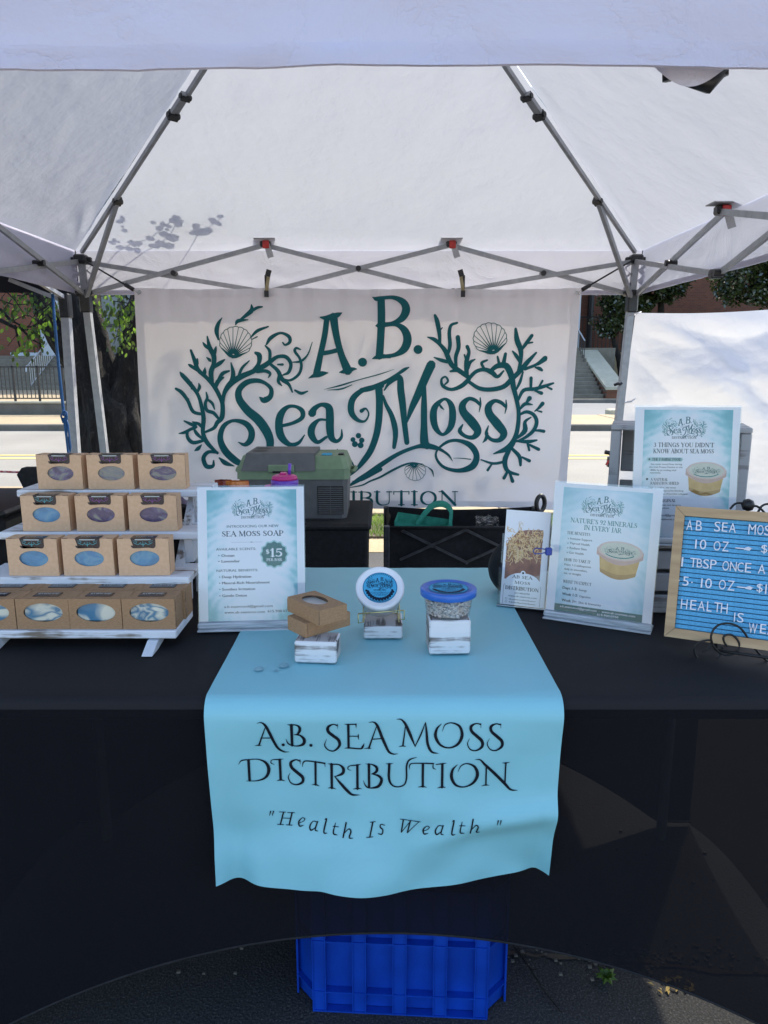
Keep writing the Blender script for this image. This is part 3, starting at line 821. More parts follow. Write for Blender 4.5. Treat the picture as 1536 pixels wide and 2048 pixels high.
M['brickd'] = brick_mat("dark_red_brick", (.15, .050, .026), (.20, .066, .034), (.10, .07, .055))
M['palestone'] = conc("pale_blue_stone", (.42, .46, .49), (.52, .56, .60), 3)
M['shadeglass'] = speck("shade_toned_pane", (.05, .07, .085), (.10, .13, .15), 1.2, .12, bs=0)  # shade of the facade put into the dark pane colour
M['darkmetal'] = speck("dark_fence_paint", (.012, .012, .012), (.03, .028, .026), 30, .5, bs=0)
M['lightmetal'] = speck("galvanised_rail", (.45, .46, .46), (.55, .56, .56), 30, .4, .4, bs=0)
M['soil'] = conc("brown_soil", (.06, .045, .03), (.12, .09, .06), 20, .6, .02)
def leafmat(name, c1, c2, tr=.35, rough=.4, spec=.5):
    m = bpy.data.materials.new(name); m.use_nodes = True; nt = m.node_tree; b = nt.nodes["Principled BSDF"]; out = nt.nodes["Material Output"]
    n1 = N(nt, "ShaderNodeTexNoise", i_Scale=2.6, i_Detail=4.0); nt.links.new(coords(nt), n1.inputs[0])
    r = ramp(nt, n1.outputs[0], [(.35, c1), (.65, c2)]); nt.links.new(r.outputs[0], b.inputs['Base Color'])
    b.inputs['Roughness'].default_value = rough; b.inputs['Specular IOR Level'].default_value = spec
    tl = N(nt, "ShaderNodeBsdfTranslucent"); r2 = ramp(nt, n1.outputs[0], [(.35, tuple(c * 1.6 for c in c1)), (.65, tuple(c * 1.9 for c in c2))]); nt.links.new(r2.outputs[0], tl.inputs[0])
    mx = N(nt, "ShaderNodeMixShader"); mx.inputs[0].default_value = tr
    nt.links.new(b.outputs[0], mx.inputs[1]); nt.links.new(tl.outputs[0], mx.inputs[2]); nt.links.new(mx.outputs[0], out.inputs[0]); return m
M['leaf'] = leafmat("spring_leaf", (.022, .042, .008), (.07, .095, .018), .35)
M['leafbright'] = leafmat("bright_leaf", (.075, .15, .014), (.14, .23, .028), .45)
M['magleaf'] = leafmat("glossy_dark_leaf", (.016, .028, .008), (.055, .07, .020), .12, .22, 1.0)
M['grass'] = leafmat("grass_blades", (.07, .13, .02), (.17, .25, .05), .35, .6)
def barkmat():
    m, nt, b = nmat("rough_bark"); co = coords(nt, 'Object', (1, 1, .35))
    n1 = N(nt, "ShaderNodeTexNoise", i_Scale=26.0, i_Detail=8.0, i_Roughness=.75, i_Distortion=.9); nt.links.new(co, n1.inputs[0])
    r = ramp(nt, n1.outputs[0], [(.38, (.006, .005, .004)), (.56, (.022, .018, .015)), (.72, (.10, .088, .075))]); nt.links.new(r.outputs[0], b.inputs['Base Color'])
    b.inputs['Roughness'].default_value = .95; bump(nt, b, n1.outputs[0], 1.0, .05); return m
M['bark'] = barkmat()

def struct(name, mb, mat, parent=None, **k):
    o = mb.build(name, mat, parent, **k)
    if parent is None: o['kind'] = 'structure'
    return o
struct('ground', MB().box((-150, -60, -.30), (150, 260, -.004)), M['drive'])
struct('asphalt', MB().box((-30, -20, -.2), (30, 5.0, 0)), M['asphalt'])
struct('bounce_slab', MB().box((-30, -40, -.15), (30, -.9, .004)), M['bounceconc'])  # unseen pale slab behind the camera, added to bounce warm light forward
struct('pavement', MB().box((-30, 5.0, -.2), (30, 5.42, .004)), M['aggregate'])
struct('grass_bed', MB().box((-30, 5.42, -.2), (30, 6.2, .02)), M['soil'])
# near sidewalk built slab by slab
sw = thing('sidewalk', None, None); sw['kind'] = 'structure'; sw.location = (0, 6.67, 0)
slab = MB().box((-.745, -.465, -.1), (.745, .465, .05), .008)
me = None
for k in range(-6, 5):
    if me is None: o = slab.build('paving_slab', M['walk'], sw); me = o.data
    else: o = link('paving_slab', me, sw)
    o.location = (k * 1.5 + .3, 0, rnd.uniform(-.004, .004))
struct('sidewalk_bed', MB().box((-30, 6.2, -.15), (30, 7.14, .03)), M['soil'])
struct('kerb', MB().box((-30, 7.14, -.2), (30, 7.30, .05), .02), M['retwall'])
struct('road', MB().box((-60, 7.30, -.2), (60, 15.1, 0)), M['road'])
struct('gutter', MB().box((-60, 7.32, -.1), (60, 7.9, .004)), M['walk'])
struct('road_line', MB().box((-60, 10.35, .002), (60, 10.52, .005)), M['yellow'])
o = struct('road_line', MB().box((-60, 10.75, .002), (60, 10.87, .005)), M['yellow'])
struct('far_kerb', MB().box((-60, 15.1, -.2), (60, 15.3, .13), .02), M['retwall'])
sw = thing('far_sidewalk', None, None); sw['kind'] = 'structure'; sw.location = (0, 16.85, 0)
me = None
slab = MB().box((-.995, -1.545, -.1), (.995, 1.545, .13), .01)
for k in range(-8, 9):
    if me is None: o = slab.build('paving_slab', M['walk'], sw); me = o.data
    else: o = link('paving_slab', me, sw)
    o.location = (k * 2.0 + .4, 0, rnd.uniform(-.005, .005))
struct('far_sidewalk_bed', MB().box((-60, 15.3, -.2), (60, 18.4, .10)), M['soil'])

# weeds, cracks and litter of the lot under the table
def crack(pts, w):
    mb = MB()
    P = []
    for (x, y), (x2, y2) in zip(pts, pts[1:]):
        for k in range(8):
            t = k / 8; P.append((x + (x2 - x) * t + rnd.uniform(-.006, .006), y + (y2 - y) * t + rnd.uniform(-.006, .006), w * rnd.uniform(.4, 1.5)))
    vs, fs = ribbon2d(P, 1); mb.add([(x, y, .0035) for x, y in vs], fs); return mb
ck = crack([(-.25, 1.45), (.1, 1.40), (.32, 1.395), (.5, 1.38), (.62, 1.37), (.9, 1.33)], .012).build('ground_crack', M['soil'])
ck['kind'] = 'structure'
mb = MB()
for k in range(230):
    x = rnd.gauss(.58, .12); y = 1.385 + rnd.gauss(0, .022)
    if rnd.random() < .12: x = rnd.uniform(-.8, .9); y = rnd.uniform(1.15, 1.9)
    s = rnd.uniform(.0012, .0042); a = rnd.uniform(0, 3)
    mb.box((x - s, y - s * .7, .001), (x + s, y + s * .7, .001 + s * 1.2))
tag(mb.build('gravel', M['retwall']), kind='stuff')
w = thing('weed', "small bright green weed growing from the ground crack under the table", 'weed', onz(1212, 1962, 0.0))
for k in range(9):
    a = k * .7 + rnd.uniform(-.2, .2); L = rnd.uniform(.018, .03)
    m_ = MB(); d = Vector((math.cos(a), math.sin(a), 0)); n = Vector((-d.y, d.x, 0))
    m_.add([(0, 0, .002), d * L * .45 + n * L * .26 + Vector((0, 0, .016)), d * L + Vector((0, 0, .014)), d * L * .45 - n * L * .26 + Vector((0, 0, .014)), d * L * .5 + Vector((0, 0, .020))],
           [(0, 1, 4), (1, 2, 4), (2, 3, 4), (3, 0, 4)])
    m_.build('leaf', M['leafbright'], w)
tw = MB(); tw.tube([onz(1030, 1895, .004), onz(1062, 1940, .010), onz(1090, 1985, .005), onz(1124, 2026, .004)], [.0022, .002, .0018, .001], 6)
tw.tube([onz(1062, 1940, .010), onz(1075, 1938, .016)], [.0015, .0006], 5)
tag(tw.build('twig', M['bark']), "thin dark twig lying on the asphalt right of the blue crate", 'twig')
dl = MB()
for k in range(26):
    p = onz(rnd.uniform(1300, 1390), rnd.uniform(1955, 1985), .004); a = rnd.uniform(0, 6); s = rnd.uniform(.003, .010)
    d = Vector((math.cos(a), math.sin(a), 0)) * s; n = Vector((-d.y, d.x, 0)) * .4
    dl.add([p - d, p + n + Vector((0, 0, .003)), p + d, p - n + Vector((0, 0, .002))], [(0, 1, 2, 3)])
tag(dl.build('leaf_litter', M['yellow']), kind='stuff')

# grass strip behind the tent
gb = MB()
for k in range(15000):
    x = rnd.uniform(-3.2, 3.4); y = rnd.uniform(5.42, 6.2); h = rnd.uniform(.02, .06); a = rnd.uniform(0, 6.3); w_ = .004
    dx, dy = math.cos(a) * w_, math.sin(a) * w_; lx, ly = rnd.uniform(-.02, .02), rnd.uniform(-.02, .02)
    gb.add([(x - dx, y - dy, .02), (x + dx, y + dy, .02), (x + lx, y + ly, .02 + h)], [(0, 1, 2)])
tag(gb.build('grass', M['grass']), kind='stuff')

# ================================================================== BACKGROUND left: retaining wall, fence, steps, church-like building
rw = thing('retaining_wall', "low weathered concrete retaining wall below the black picket fence", 'wall', (-15, 18.5, 0))
MB().box((-12, 0, -.1), (7.30, .30, .40), .01).build('wall_panel', M['retwall'], rw)
MB().box((7.315, 0, -.1), (17, .30, .40), .01).build('wall_panel', M['retwall'], rw)
MB().box((-12, -.03, .402), (17, .36, .455), .01).build('coping', M['limestone'], rw)
struct('terrace', MB().box((-60, 18.8, -.2), (2.2, 28.4, .44)), M['walk'])
fc = thing('picket_fence', "black metal picket fence standing on the low concrete wall", 'fence', (-15, 18.66, .455))
MB().bar((-3, 0, .86), (17, 0, .86), .05, .04).build('top_rail', M['darkmetal'], fc)
MB().bar((-3, 0, .07), (17, 0, .07), .04, .03).build('bottom_rail', M['darkmetal'], fc)
pk = MB().box((-.009, -.009, .055), (.009, .009, .86)); pm = None
po = MB().box((-.025, -.025, 0), (.025, .025, .89), .004); pom = None
for k in range(0, 130):
    x = -3 + k * .105 + .05
    if k % 6 == 3:
        if pom is None: o = po.build('post', M['darkmetal'], fc); pom = o.data
        else: o = link('post', pom, fc)
    else:
        if pm is None: o = pk.build('picket', M['darkmetal'], fc); pm = o.data
        else: o = link('picket', pm, fc)
    o.location = (x, 0, 0)
st = thing('entrance_steps', "wide concrete steps behind the black fence below the brick building", 'steps', (-18, 28.4, .44))
for k in range(9):
    MB().box((-22, k * .36, -.2), (17.5, 4.4, .15 * (k + 1)), .012).build('step', M['stepst'], st, M=Matrix.Translation((0, 0, 0)))
hr = thing('stair_handrail', "pale metal handrail with thin balusters running up the wide steps", 'handrail', (-13.95, 28.3, .44))
hb = MB(); A_, B_ = Vector((.25, 0, .95)), Vector((-.18, 3.6, 2.35))
MB().tube([A_ + Vector((.02, -.25, -.25)), A_ + Vector((.01, -.2, -.05)), A_, B_], .028, 8).build('top_rail', M['lightmetal'], hr)
MB().tube([A_ - Vector((0, 0, .8)), B_ - Vector((0, 0, .8))], .022, 6).build('bottom_rail', M['lightmetal'], hr)
bm_ = MB().box((-.008, -.008, -.8), (.008, .008, 0)); bme = None
for k in range(15):
    if bme is None: o = bm_.build('baluster', M['lightmetal'], hr); bme = o.data
    else: o = link('baluster', bme, hr)
    o.location = A_.lerp(B_, (k + .5) / 15)
bl = thing('brick_building', "red brick building wing with dark door at the far left", 'building', (-15.4, 32.8, 1.79))
MB().box((-30, 0, 0), (0, 8, 11)).build('wall', M['brickd'], bl)
MB().box((-1.2, -.06, 0), (.02, -.002, .16)).build('stone_base', M['palestone'], bl)
dr = MB().box((-3.4, -.05, 0), (-1.95, -.002, 1.35)).build('door', M['darkmetal'], bl)
MB().box((-3.5, -.07, 1.352), (-1.85, -.002, 1.45)).build('door_lintel', M['brick'], bl)
sb = thing('stone_building', "pale stone facade with tall windows toned dark for shade behind the tree trunk", 'building', (-15.3, 33.0, 1.79))
for x0, x1 in ((.0, 1.55), (5.6, 7.2), (10.8, 24)):
    MB().box((x0, 0, 0), (x1, 6, 11)).build('wall', M['palestone'], sb)
for x0, x1 in ((1.56, 5.59), (7.21, 10.79)):
    wn_ = MB(); 
    for q in range(5):
        x = x0 + (x1 - x0) * q / 4; wn_.box((x - .05, .2, 0), (x + .05, .34, 11))
    for z in (.0, 1.3, 3.6, 5.8): wn_.box((x0, .22, z), (x1, .33, z + .12))
    wf = wn_.build('window_frame', M['darkmetal'], sb)
    MB().box((x0, .36, 0), (x1, .40, 11)).build('pane', M['shadeglass'], wf)

# ================================================================== BACKGROUND right: driveway, brick steps with cheek wall, brick wall, trees
struct('driveway', MB().box((2.2, 18.42, -.1), (60, 26.9, .012)), M['drive'])
struct('driveway_kerb', MB().box((2.2, 26.9, -.1), (60, 27.25, .14), .02), M['retwall'])
struct('driveway_walk', MB().box((2.2, 27.26, -.1), (60, 28.2, .13)), M['walk'])
struct('lawn', MB().box((10.2, 28.2, -.1), (60, 60, .35)).box((12.3, 31, .34), (60, 60, .9)), M['grass'])
kb = MB().box((5.75, 18.36, 0), (6.5, 18.9, .25), .03)
tag(kb.build('kerb_stone', M['limestone']), "short pale kerb block at the driveway mouth behind the right tent leg", 'kerb block')
s2 = thing('brick_steps', "shaded concrete steps flanked by a sloping brick cheek wall", 'steps', (8.0, 28.3, .13))
for k in range(13):
    MB().box((-6, k * .30, -.2), (.53, 7.0, .155 * (k + 1)), .012).build('step', M['stepst'], s2)
cwl = thing('cheek_wall', "brick cheek wall with broad pale sloping stone cap beside the shaded steps", 'wall', (8.58, 28.1, .13))
def slopebox(x0, x1, ya, yb, za0, za1, zb0, zb1):
    return MB().add([(x0, ya, za0), (x1, ya, za0), (x1, ya, za1), (x0, ya, za1), (x0, yb, zb0), (x1, yb, zb0), (x1, yb, zb1), (x0, yb, zb1)],
                    [(0, 1, 2, 3), (5, 4, 7, 6), (0, 4, 5, 1), (3, 2, 6, 7), (0, 3, 7, 4), (1, 5, 6, 2)])
slopebox(0, .66, 0, 4.2, -.1, .32, -.1, 1.85).build('brickwork', M['brick'], cwl)
slopebox(-.06, .74, -.06, 4.2, .323, .43, 1.853, 1.96).build('stone_cap', M['limestone'], cwl)
MB().box((-.06, 4.21, -.1), (.95, 6.2, 1.98)).build('landing_pier', M['limestone'], cwl)
h2 = thing('step_railing', "thin grey railing at the top left of the shaded brick steps", 'railing', (8.42, 31.0, 1.5))
MB().tube([(0, 0, .9), (-.08, 1.6, 1.75)], .03, 6).build('top_rail', M['lightmetal'], h2)
for k in range(8):
    p = Vector((0, 0, .9)).lerp(Vector((-.08, 1.6, 1.75)), k / 7); MB().box((p.x - .012, p.y - .012, p.z - .9), (p.x + .012, p.y + .012, p.z)).build('baluster', M['darkmetal'], h2)
b2 = thing('brick_hall', "large red brick hall with dark drainpipe beyond the magnolias", 'building', (6, 40, 0))
MB().box((-2, 0, 0), (44, 10, 14)).build('wall', M['brick'], b2)
MB().tube([(5.05, -.12, 0), (5.05, -.12, 14)], .16, 8).build('drainpipe', M['darkmetal'], b2)
f2 = thing('yard_fence', "dark vertical bar fence in front of the brick hall", 'fence', (5, 37, 2.0))
MB().bar((0, 0, 1.75), (16, 0, 1.75), .07, .07).build('top_rail', M['darkmetal'], f2)
MB().bar((0, 0, .1), (16, 0, .1), .05, .05).build('bottom_rail', M['darkmetal'], f2)
bb = MB().box((-.018, -.018, 0), (.018, .018, 1.72)); bbm = None
for k in range(80):
    if bbm is None: o = bb.build('picket', M['darkmetal'], f2); bbm = o.data
    else: o = link('picket', bbm, f2)
    o.location = (k * .2 + .1, 0, 0)
struct('bank_wall', MB().box((10.3, 35, 0), (40, 35.4, 2.0)), M['walk'])
struct('upper_ground', MB().box((-2, 35.4, 0), (60, 60, 1.98)).box((2.2, 32.2, 0), (10.1, 35.39, 2.14)), M['stepst'])

def leafcloud(blobs, n, size, seed, keep=None, droop=.0, shape='tri'):
    r = random.Random(seed); mb = MB(); tot = sum(b[3] ** 2 for b in blobs)
    for (cx, cy, cz, rad, fz) in blobs:
        for k in range(int(n * rad ** 2 / tot)):
            while True:
                v = Vector((r.uniform(-1, 1), r.uniform(-1, 1), r.uniform(-1, 1)))
                if .35 < v.length < 1: break
            v *= r.uniform(.8, 1.05)
            p = Vector((cx + v.x * rad, cy + v.y * rad, cz + v.z * rad * fz))
            if noise.noise(p * (1.1 / rad ** .3)) < -.16: continue
            if keep and not keep(p): continue
            s = size * r.uniform(.6, 1.35)
            d = Vector((r.uniform(-1, 1), r.uniform(-1, 1), r.uniform(-1, .7) - droop)).normalized(); e = d.cross(Vector((r.uniform(-1, 1), r.uniform(-1, 1), r.uniform(-1, 1)))).normalized() * s * .3
            d = d * s
            mb.add([p - d * .5, p - d * .1 + e, p + d * .5, p - d * .1 - e], [(0, 1, 2, 3)])
    return mb
def limb(mb, pts, rads, seed=0, amp=.25, n=22, f=2.2):
    """tapered knobbly limb"""
    P = spline([(*p, r_) for p, r_ in zip(pts, rads)], 6)
    base = len(mb.v); m2 = MB(); m2.tube([q[:3] for q in P], [q[3] for q in P], n)
    vs = []
    for i, v in enumerate(m2.v):
        j = min(i // n, len(P) - 1); c = Vector(P[j][:3]); v = Vector(v); d = v - c
        k = 1 + amp * (noise.fractal(Vector((v.x * f * 2.4 + seed, v.y * f * 2.4, v.z * f * .8)), .7, 2., 4)) + amp * .35 * math.sin(math.atan2(d.y, d.x) * 7 + v.z * 2)
        vs.append(c + d * k)
    mb.add(vs, m2.f); return mb
mag = [("dark magnolia tree with glossy leaves beside the pale stone stair cap", (11.0, 33.5, .35), [((11.0, 33.5, .3), .16), ((10.7, 33.5, 1.6), .13), ((10.3, 33.4, 2.8), .09), ((10.0, 33.3, 5), .05)],
        [(10.1, 33.2, 3.5, .95, 1.0), (10.9, 33, 4.4, 1.2, .9), (10.2, 33, 4.6, 1.0, .9), (11.3, 33.3, 5.9, 1.6, .9), (9.9, 33, 5.9, 1.2, .9)], 26000),
       ("broad dark magnolia crown rising above the left end of the white tarp wall", (12.6, 33.5, .35), [((12.6, 33.5, .3), .2), ((12.5, 33.5, 3), .17), ((12.3, 33.4, 5), .1)],
        [(12.2, 33, 5.0, 1.25, .8), (12.7, 33, 6.2, 1.6, .9)], 18000),
       ("tall dark magnolia crown showing above the tarp wall at the right picture edge", (16.6, 31.5, .35), [((16.6, 31.5, .3), .2), ((16.5, 31.5, 3), .17), ((16.4, 31.4, 5), .1)],
        [(14.9, 31, 4.9, 1.4, .9), (16.6, 31, 5.0, 1.7, .9), (15.9, 30.8, 6.4, 1.8, .9), (18.2, 31, 5.6, 1.7, .9)], 30000)]
for lab, loc, tr, blobs, n in mag:
    t = thing('magnolia_tree', lab, 'tree', loc, group='magnolia trees by the brick hall'); L_ = -Vector(loc)
    tm = MB(); limb(tm, [p[0] for p in tr], [p[1] for p in tr], 3, .15, 10)
    tm.build('trunk', M['bark'], t, True, M=Matrix.Translation(L_))
    leafcloud(blobs, n, .17, hash(loc[0]) % 99).build('crown', M['magleaf'], t, M=Matrix.Translation(L_))

# ================================================================== the street tree behind the tent
TB = Vector((-2.19, 5.8, 0))
tt = thing('street_tree', "thick forked tree trunk with rough dark bark behind the left tent leg", 'tree', TB)
tm = MB()
limb(tm, [(.02, 0, -.1), (.02, 0, .4), (.0, 0, .85), (-.07, 0, 1.12), (-.12, 0, 1.44), (-.17, .02, 1.85), (-.22, .05, 2.6), (-.3, .1, 3.6)], [.37, .30, .265, .20, .155, .135, .12, .09], 1, .30, 44)
limb(tm, [(.06, .02, .35), (.12, .0, .8), (.15, .0, 1.05), (.235, -.01, 1.38), (.33, -.02, 1.75), (.5, 0, 2.4), (.7, .1, 3.4)], [.24, .21, .15, .115, .11, .10, .07], 5, .28, 34)
limb(tm, [(-.04, 0, 1.05), (-.24, -.02, 1.36), (-.38, -.03, 1.62), (-.52, 0, 1.95), (-.9, .1, 2.7)], [.14, .10, .085, .07, .05], 9, .30, 24)
trunk = tm.build('trunk', M['bark'], tt, True)
def keep(p):
    q = p + TB
    if q.z > 1.55 + 1.238 * (q.y - 3.97) and q.x > -3: return False
    return q.z > 2.6
cr = leafcloud([(-.3, .3, 4.2, 1.5, .6), (1.3, .2, 4.0, 1.4, .6), (2.5, .5, 4.0, 1.2, .6), (-1.7, .2, 4.0, 1.3, .6), (.6, .9, 4.6, 1.4, .6), (3.4, .4, 3.8, 1.0, .6)], 6500, .11, 5, keep)  # hidden crown: spread to shade the banner, cut so sun reaches the roof
cr.build('crown', M['leaf'], tt)
sp_ = MB(); lf = MB(); lb = MB()
def leafat(mb, p, d, s, r, w=.34):
    d = Vector(d).normalized(); e = d.cross(Vector((r.uniform(-.4, .4), -1, r.uniform(-.4, .4)))).normalized()
    n = e.cross(d) * s * .08
    vs = [p]; 
    for t_q, wq in ((.25, .8), (.5, 1.), (.78, .65)):
        vs += [p + d * s * t_q + e * s * w * wq, p + d * s * t_q - e * s * w * wq]
    vs += [p + d * s + n]
    mb.add(vs, [(0, 1, 2), (1, 3, 4, 2), (3, 5, 6, 4), (5, 7, 6)])
rr = random.Random(11)
def sprig(a, b, r0, nleaf, size, mb=None, spread=.25, hang=.6, w=.34):
    a, b = Vector(a), Vector(b); P = []
    for k in range(6):
        t = k / 5; P.append(a.lerp(b, t) + Vector((rr.uniform(-.03, .03), rr.uniform(-.03, .03), rr.uniform(-.03, .03) + .05 * math.sin(t * 3.1))))
    sp_.tube(P, [r0 * (1 - .14 * k) for k in range(6)], 5)
    for k in range(nleaf):
        t = rr.random() ** .8; p = a.lerp(b, t) + Vector((rr.uniform(-1, 1), rr.uniform(-1, 1), rr.uniform(-1.1, .5))) * spread * .4
        leafat(mb if mb is not None else (lf if rr.random() < .5 else lb), p, (rr.uniform(-1, 1), rr.uniform(-.5, .5), rr.uniform(-1, .3) - hang), size * rr.uniform(.6, 1.3), rr, w)
Z0 = -TB
def rel(px, py, f): return at(px, py, f) - TB
for (x0, y0, x1, y1, f, n, s) in [(118, 600, 20, 700, 5.4, 26, .07), (112, 600, 60, 690, 5.3, 24, .06), (90, 590, 0, 600, 5.5, 30, .06), (60, 590, -10, 640, 5.6, 26, .06), (80, 640, 30, 660, 5.2, 8, .09),
                                (0, 585, 50, 640, 5.3, 20, .06), (150, 590, 115, 640, 5.9, 20, .06),
                                (262, 600, 228, 685, 5.4, 26, .06), (268, 600, 215, 630, 5.5, 30, .07), (270, 640, 240, 690, 5.3, 26, .055), (250, 590, 200, 600, 5.6, 24, .06), (225, 590, 262, 660, 5.7, 24, .06), (30, 600, 120, 610, 5.7, 30, .06)]:
    sprig(rel(x0, y0, f), rel(x1, y1, f), .006, int(n * 1.8), s * .62, None, .22, 1.1, .26)
for (x0, y0, x1, y1, r_) in [(0, 618, 40, 650, .012), (0, 600, 55, 608, .006), (0, 640, 60, 660, .016), (40, 655, 85, 690, .009), (30, 650, 42, 705, .008), (85, 640, 45, 655, .010), (262, 650, 228, 676, .006)]:
    a, b = rel(x0, y0, 5.35), rel(x1, y1, 5.35); sp_.tube([a, a.lerp(b, .5) + Vector((0, 0, -.02)), b], [r_, r_ * .8, r_ * .5], 6)
# overhanging twigs whose leaves shade the rear roof slope
RN = Vector((0, -.5, 1)); RP = Vector((0, 4.0, 1.905)); nrm_roof = Vector((0, .885, 1.5)).normalized()
def over(px, py, d): return onray(px, py, RP, nrm_roof) + SUN * d - TB
shade = [((300, 478), .16, -20, .055), ((318, 458), .15, 30, .05), ((330, 470), .15, -30, .065), ((345, 476), .14, 20, .08), ((322, 488), .14, 160, .07), ((338, 492), .14, 200, .07), ((345, 442), .15, 10, .05), ((352, 436), .15, -10, .05), ((356, 448), .15, 60, .06), ((306, 492), .16, 170, .05),
         ((305, 447), .17, 20, .035), ((384, 466), .15, 210, .04), ((392, 452), .15, 20, .05), ((404, 464), .14, 0, .08), ((414, 462), .14, 30, .07), ((424, 440), .15, 5, .045), ((440, 434), .15, 10, .04), ((436, 448), .16, -50, .045), ((262, 485), .18, 180, .045), ((258, 498), .2, 190, .05), ((274, 500), .2, 170, .05), ((240, 495), .25, 185, .05)]
for k in range(26):
    cx, cy = rr.choice([(330, 465), (345, 445), (400, 462), (430, 440), (270, 492), (235, 450), (225, 480), (318, 485)])
    shade.append(((cx + rr.gauss(0, 12), cy + rr.gauss(0, 8)), .15 + .25 * (cx < 280), rr.uniform(-60, 220), rr.uniform(.022, .045)))
for (px, py), d, ang, s in shade:
    p = over(px, py, d); a = R(ang)
    ex = Vector((1, 0, 0)); ey = Vector((0, -.86, .51)).normalized()
    dd = ex * math.cos(a) + ey * math.sin(a); e = ey * math.cos(a) - ex * math.sin(a); p = p - dd * s * .5
    lf.add([p, p + dd * s * .3 + e * s * .36, p + dd * s * .75 + e * s * .30, p + dd * s, p + dd * s * .75 - e * s * .30, p + dd * s * .3 - e * s * .36], [(0, 1, 2, 3, 4, 5)])
for ch in ([(250, 520), (285, 505), (318, 490), (340, 470), (356, 440), (345, 432)], [(350, 545), (372, 510), (395, 470), (418, 455), (442, 436)], [(300, 478), (322, 458), (345, 442)], [(384, 470), (404, 464)], [(200, 545), (232, 505), (262, 488), (300, 478)]):
    sp_.tube([over(x, y, .15 if k else .35) for k, (x, y) in enumerate(ch)], .003, 5)
k0 = over(350, 545, .35); k1 = over(250, 520, .35); k2 = over(200, 545, .35)
for k_ in (k0, k1, k2): sp_.tube([k_, k_ + Vector((-.15, .6, .35)), Vector((-.1, .05, 2.9))], [.004, .008, .02], 6)
sp_.build('branches', M['bark'], tt, True)
o1 = lf.build('leaves', M['leaf'], tt); o1['kind'] = 'stuff'
o2 = lb.build('bright_leaves', M['leafbright'], tt); o2['kind'] = 'stuff'
# ================================================================== THE TENT
X0, X1, Y0, Y1, ZE = -1.63, 1.365, 0.985, 4.0, 1.905
PK = Vector((-.095, 2.5, 2.885))
tent = thing('canopy_tent', "white pop-up canopy tent with grey steel frame over the black table", 'tent', (-.133, 2.5, 0))
TL = Matrix.Translation((.133, -2.5, 0))
def roof_slope(a, b, ip, seed, corners=1.0):
    """a,b eave corners; returns grid mesh of the sagging triangular slope"""
    a, b = Vector(a), Vector(b); nrm = (b - a).cross(PK - a).normalized()
    if nrm.z < 0: nrm = -nrm
    def fn(u, v):
        t = v * .985; e = a.lerp(b, u); p = e.lerp(PK, t)
        s = math.sin(math.pi * u) * (1 - t)
        sag = -.035 * s * math.sin(math.pi * min(1, t * 1.1)) 
        w = .0045 * fbm(p.x * 3 + seed, p.y * 3, p.z * 3) + .0018 * abs(fbm(p.x * 9, p.y * 9 + seed, p.z * 9, 3))
        # gathers running out of the corners
        for c, sg in ((a, 1), (b, -1)):
            d = (p - c).length
            ang = math.atan2((p - c).dot(nrm.cross(b - a).normalized()), (p - c).dot((b - a).normalized()) * 1.0)
            w += corners * .014 * math.exp(-((d - .16) / .26) ** 2) * math.sin(ang * 19 + seed + d * 2.5) * min(1, 6 * t) * min(1, d * 9)
        # seam tension along hips
        return p + nrm * (sag + w * min(1, 8 * (1 - t)) * min(1, 10 * t + .1))
    return MB().grid(110, 90, fn)
C = {'bl': (X0, Y1, ZE), 'br': (X1, Y1, ZE), 'fl': (X0, Y0, ZE), 'fr': (X1, Y0, ZE)}
for a, b, k, cn in (('bl', 'br', 1, .7), ('fr', 'fl', 2, .4), ('fl', 'bl', 3, 1.6), ('br', 'fr', 4, .5)):
    roof_slope(C[a], C[b], k, k * 3.7, cn).build('roof_panel', M['canopy'], tent, True, M=TL)
def valance(a, b, out, zb0, zb1, seed, top=ZE + .002):
    a, b, out = Vector(a), Vector(b), Vector(out)
    def fn(u, v):
        p = a.lerp(b, u); z = top + ((zb0 + (zb1 - zb0) * u) - top) * v
        w = (.010 * math.sin(u * 9 + seed) + .014 * fbm(u * 5 + seed, v * .8, 0) + .006 * fbm(u * 18, v * 3 + seed, 0)) * v
        return Vector((p.x, p.y, z)) + out * (.004 + w)
    m = MB().grid(120, 14, fn)
    # doubled hem
    def fh(u, v):
        q = fn(u, .90 + .105 * v); return q + out * .003 - Vector((0, 0, .0))
    h = MB().grid(120, 2, fh); h2 = MB().grid(120, 2, lambda u, v: fn(u, .90 + .105 * v) - out * .003)
    m.add(h.v, h.f); m.add(h2.v, h2.f)
    return m
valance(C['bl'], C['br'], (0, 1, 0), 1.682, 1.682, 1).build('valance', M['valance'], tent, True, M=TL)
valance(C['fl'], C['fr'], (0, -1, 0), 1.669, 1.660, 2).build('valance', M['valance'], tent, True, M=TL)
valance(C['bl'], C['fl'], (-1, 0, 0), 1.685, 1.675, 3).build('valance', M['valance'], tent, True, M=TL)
valance(C['br'], C['fr'], (1, 0, 0), 1.682, 1.672, 4).build('valance', M['valance'], tent, True, M=TL)
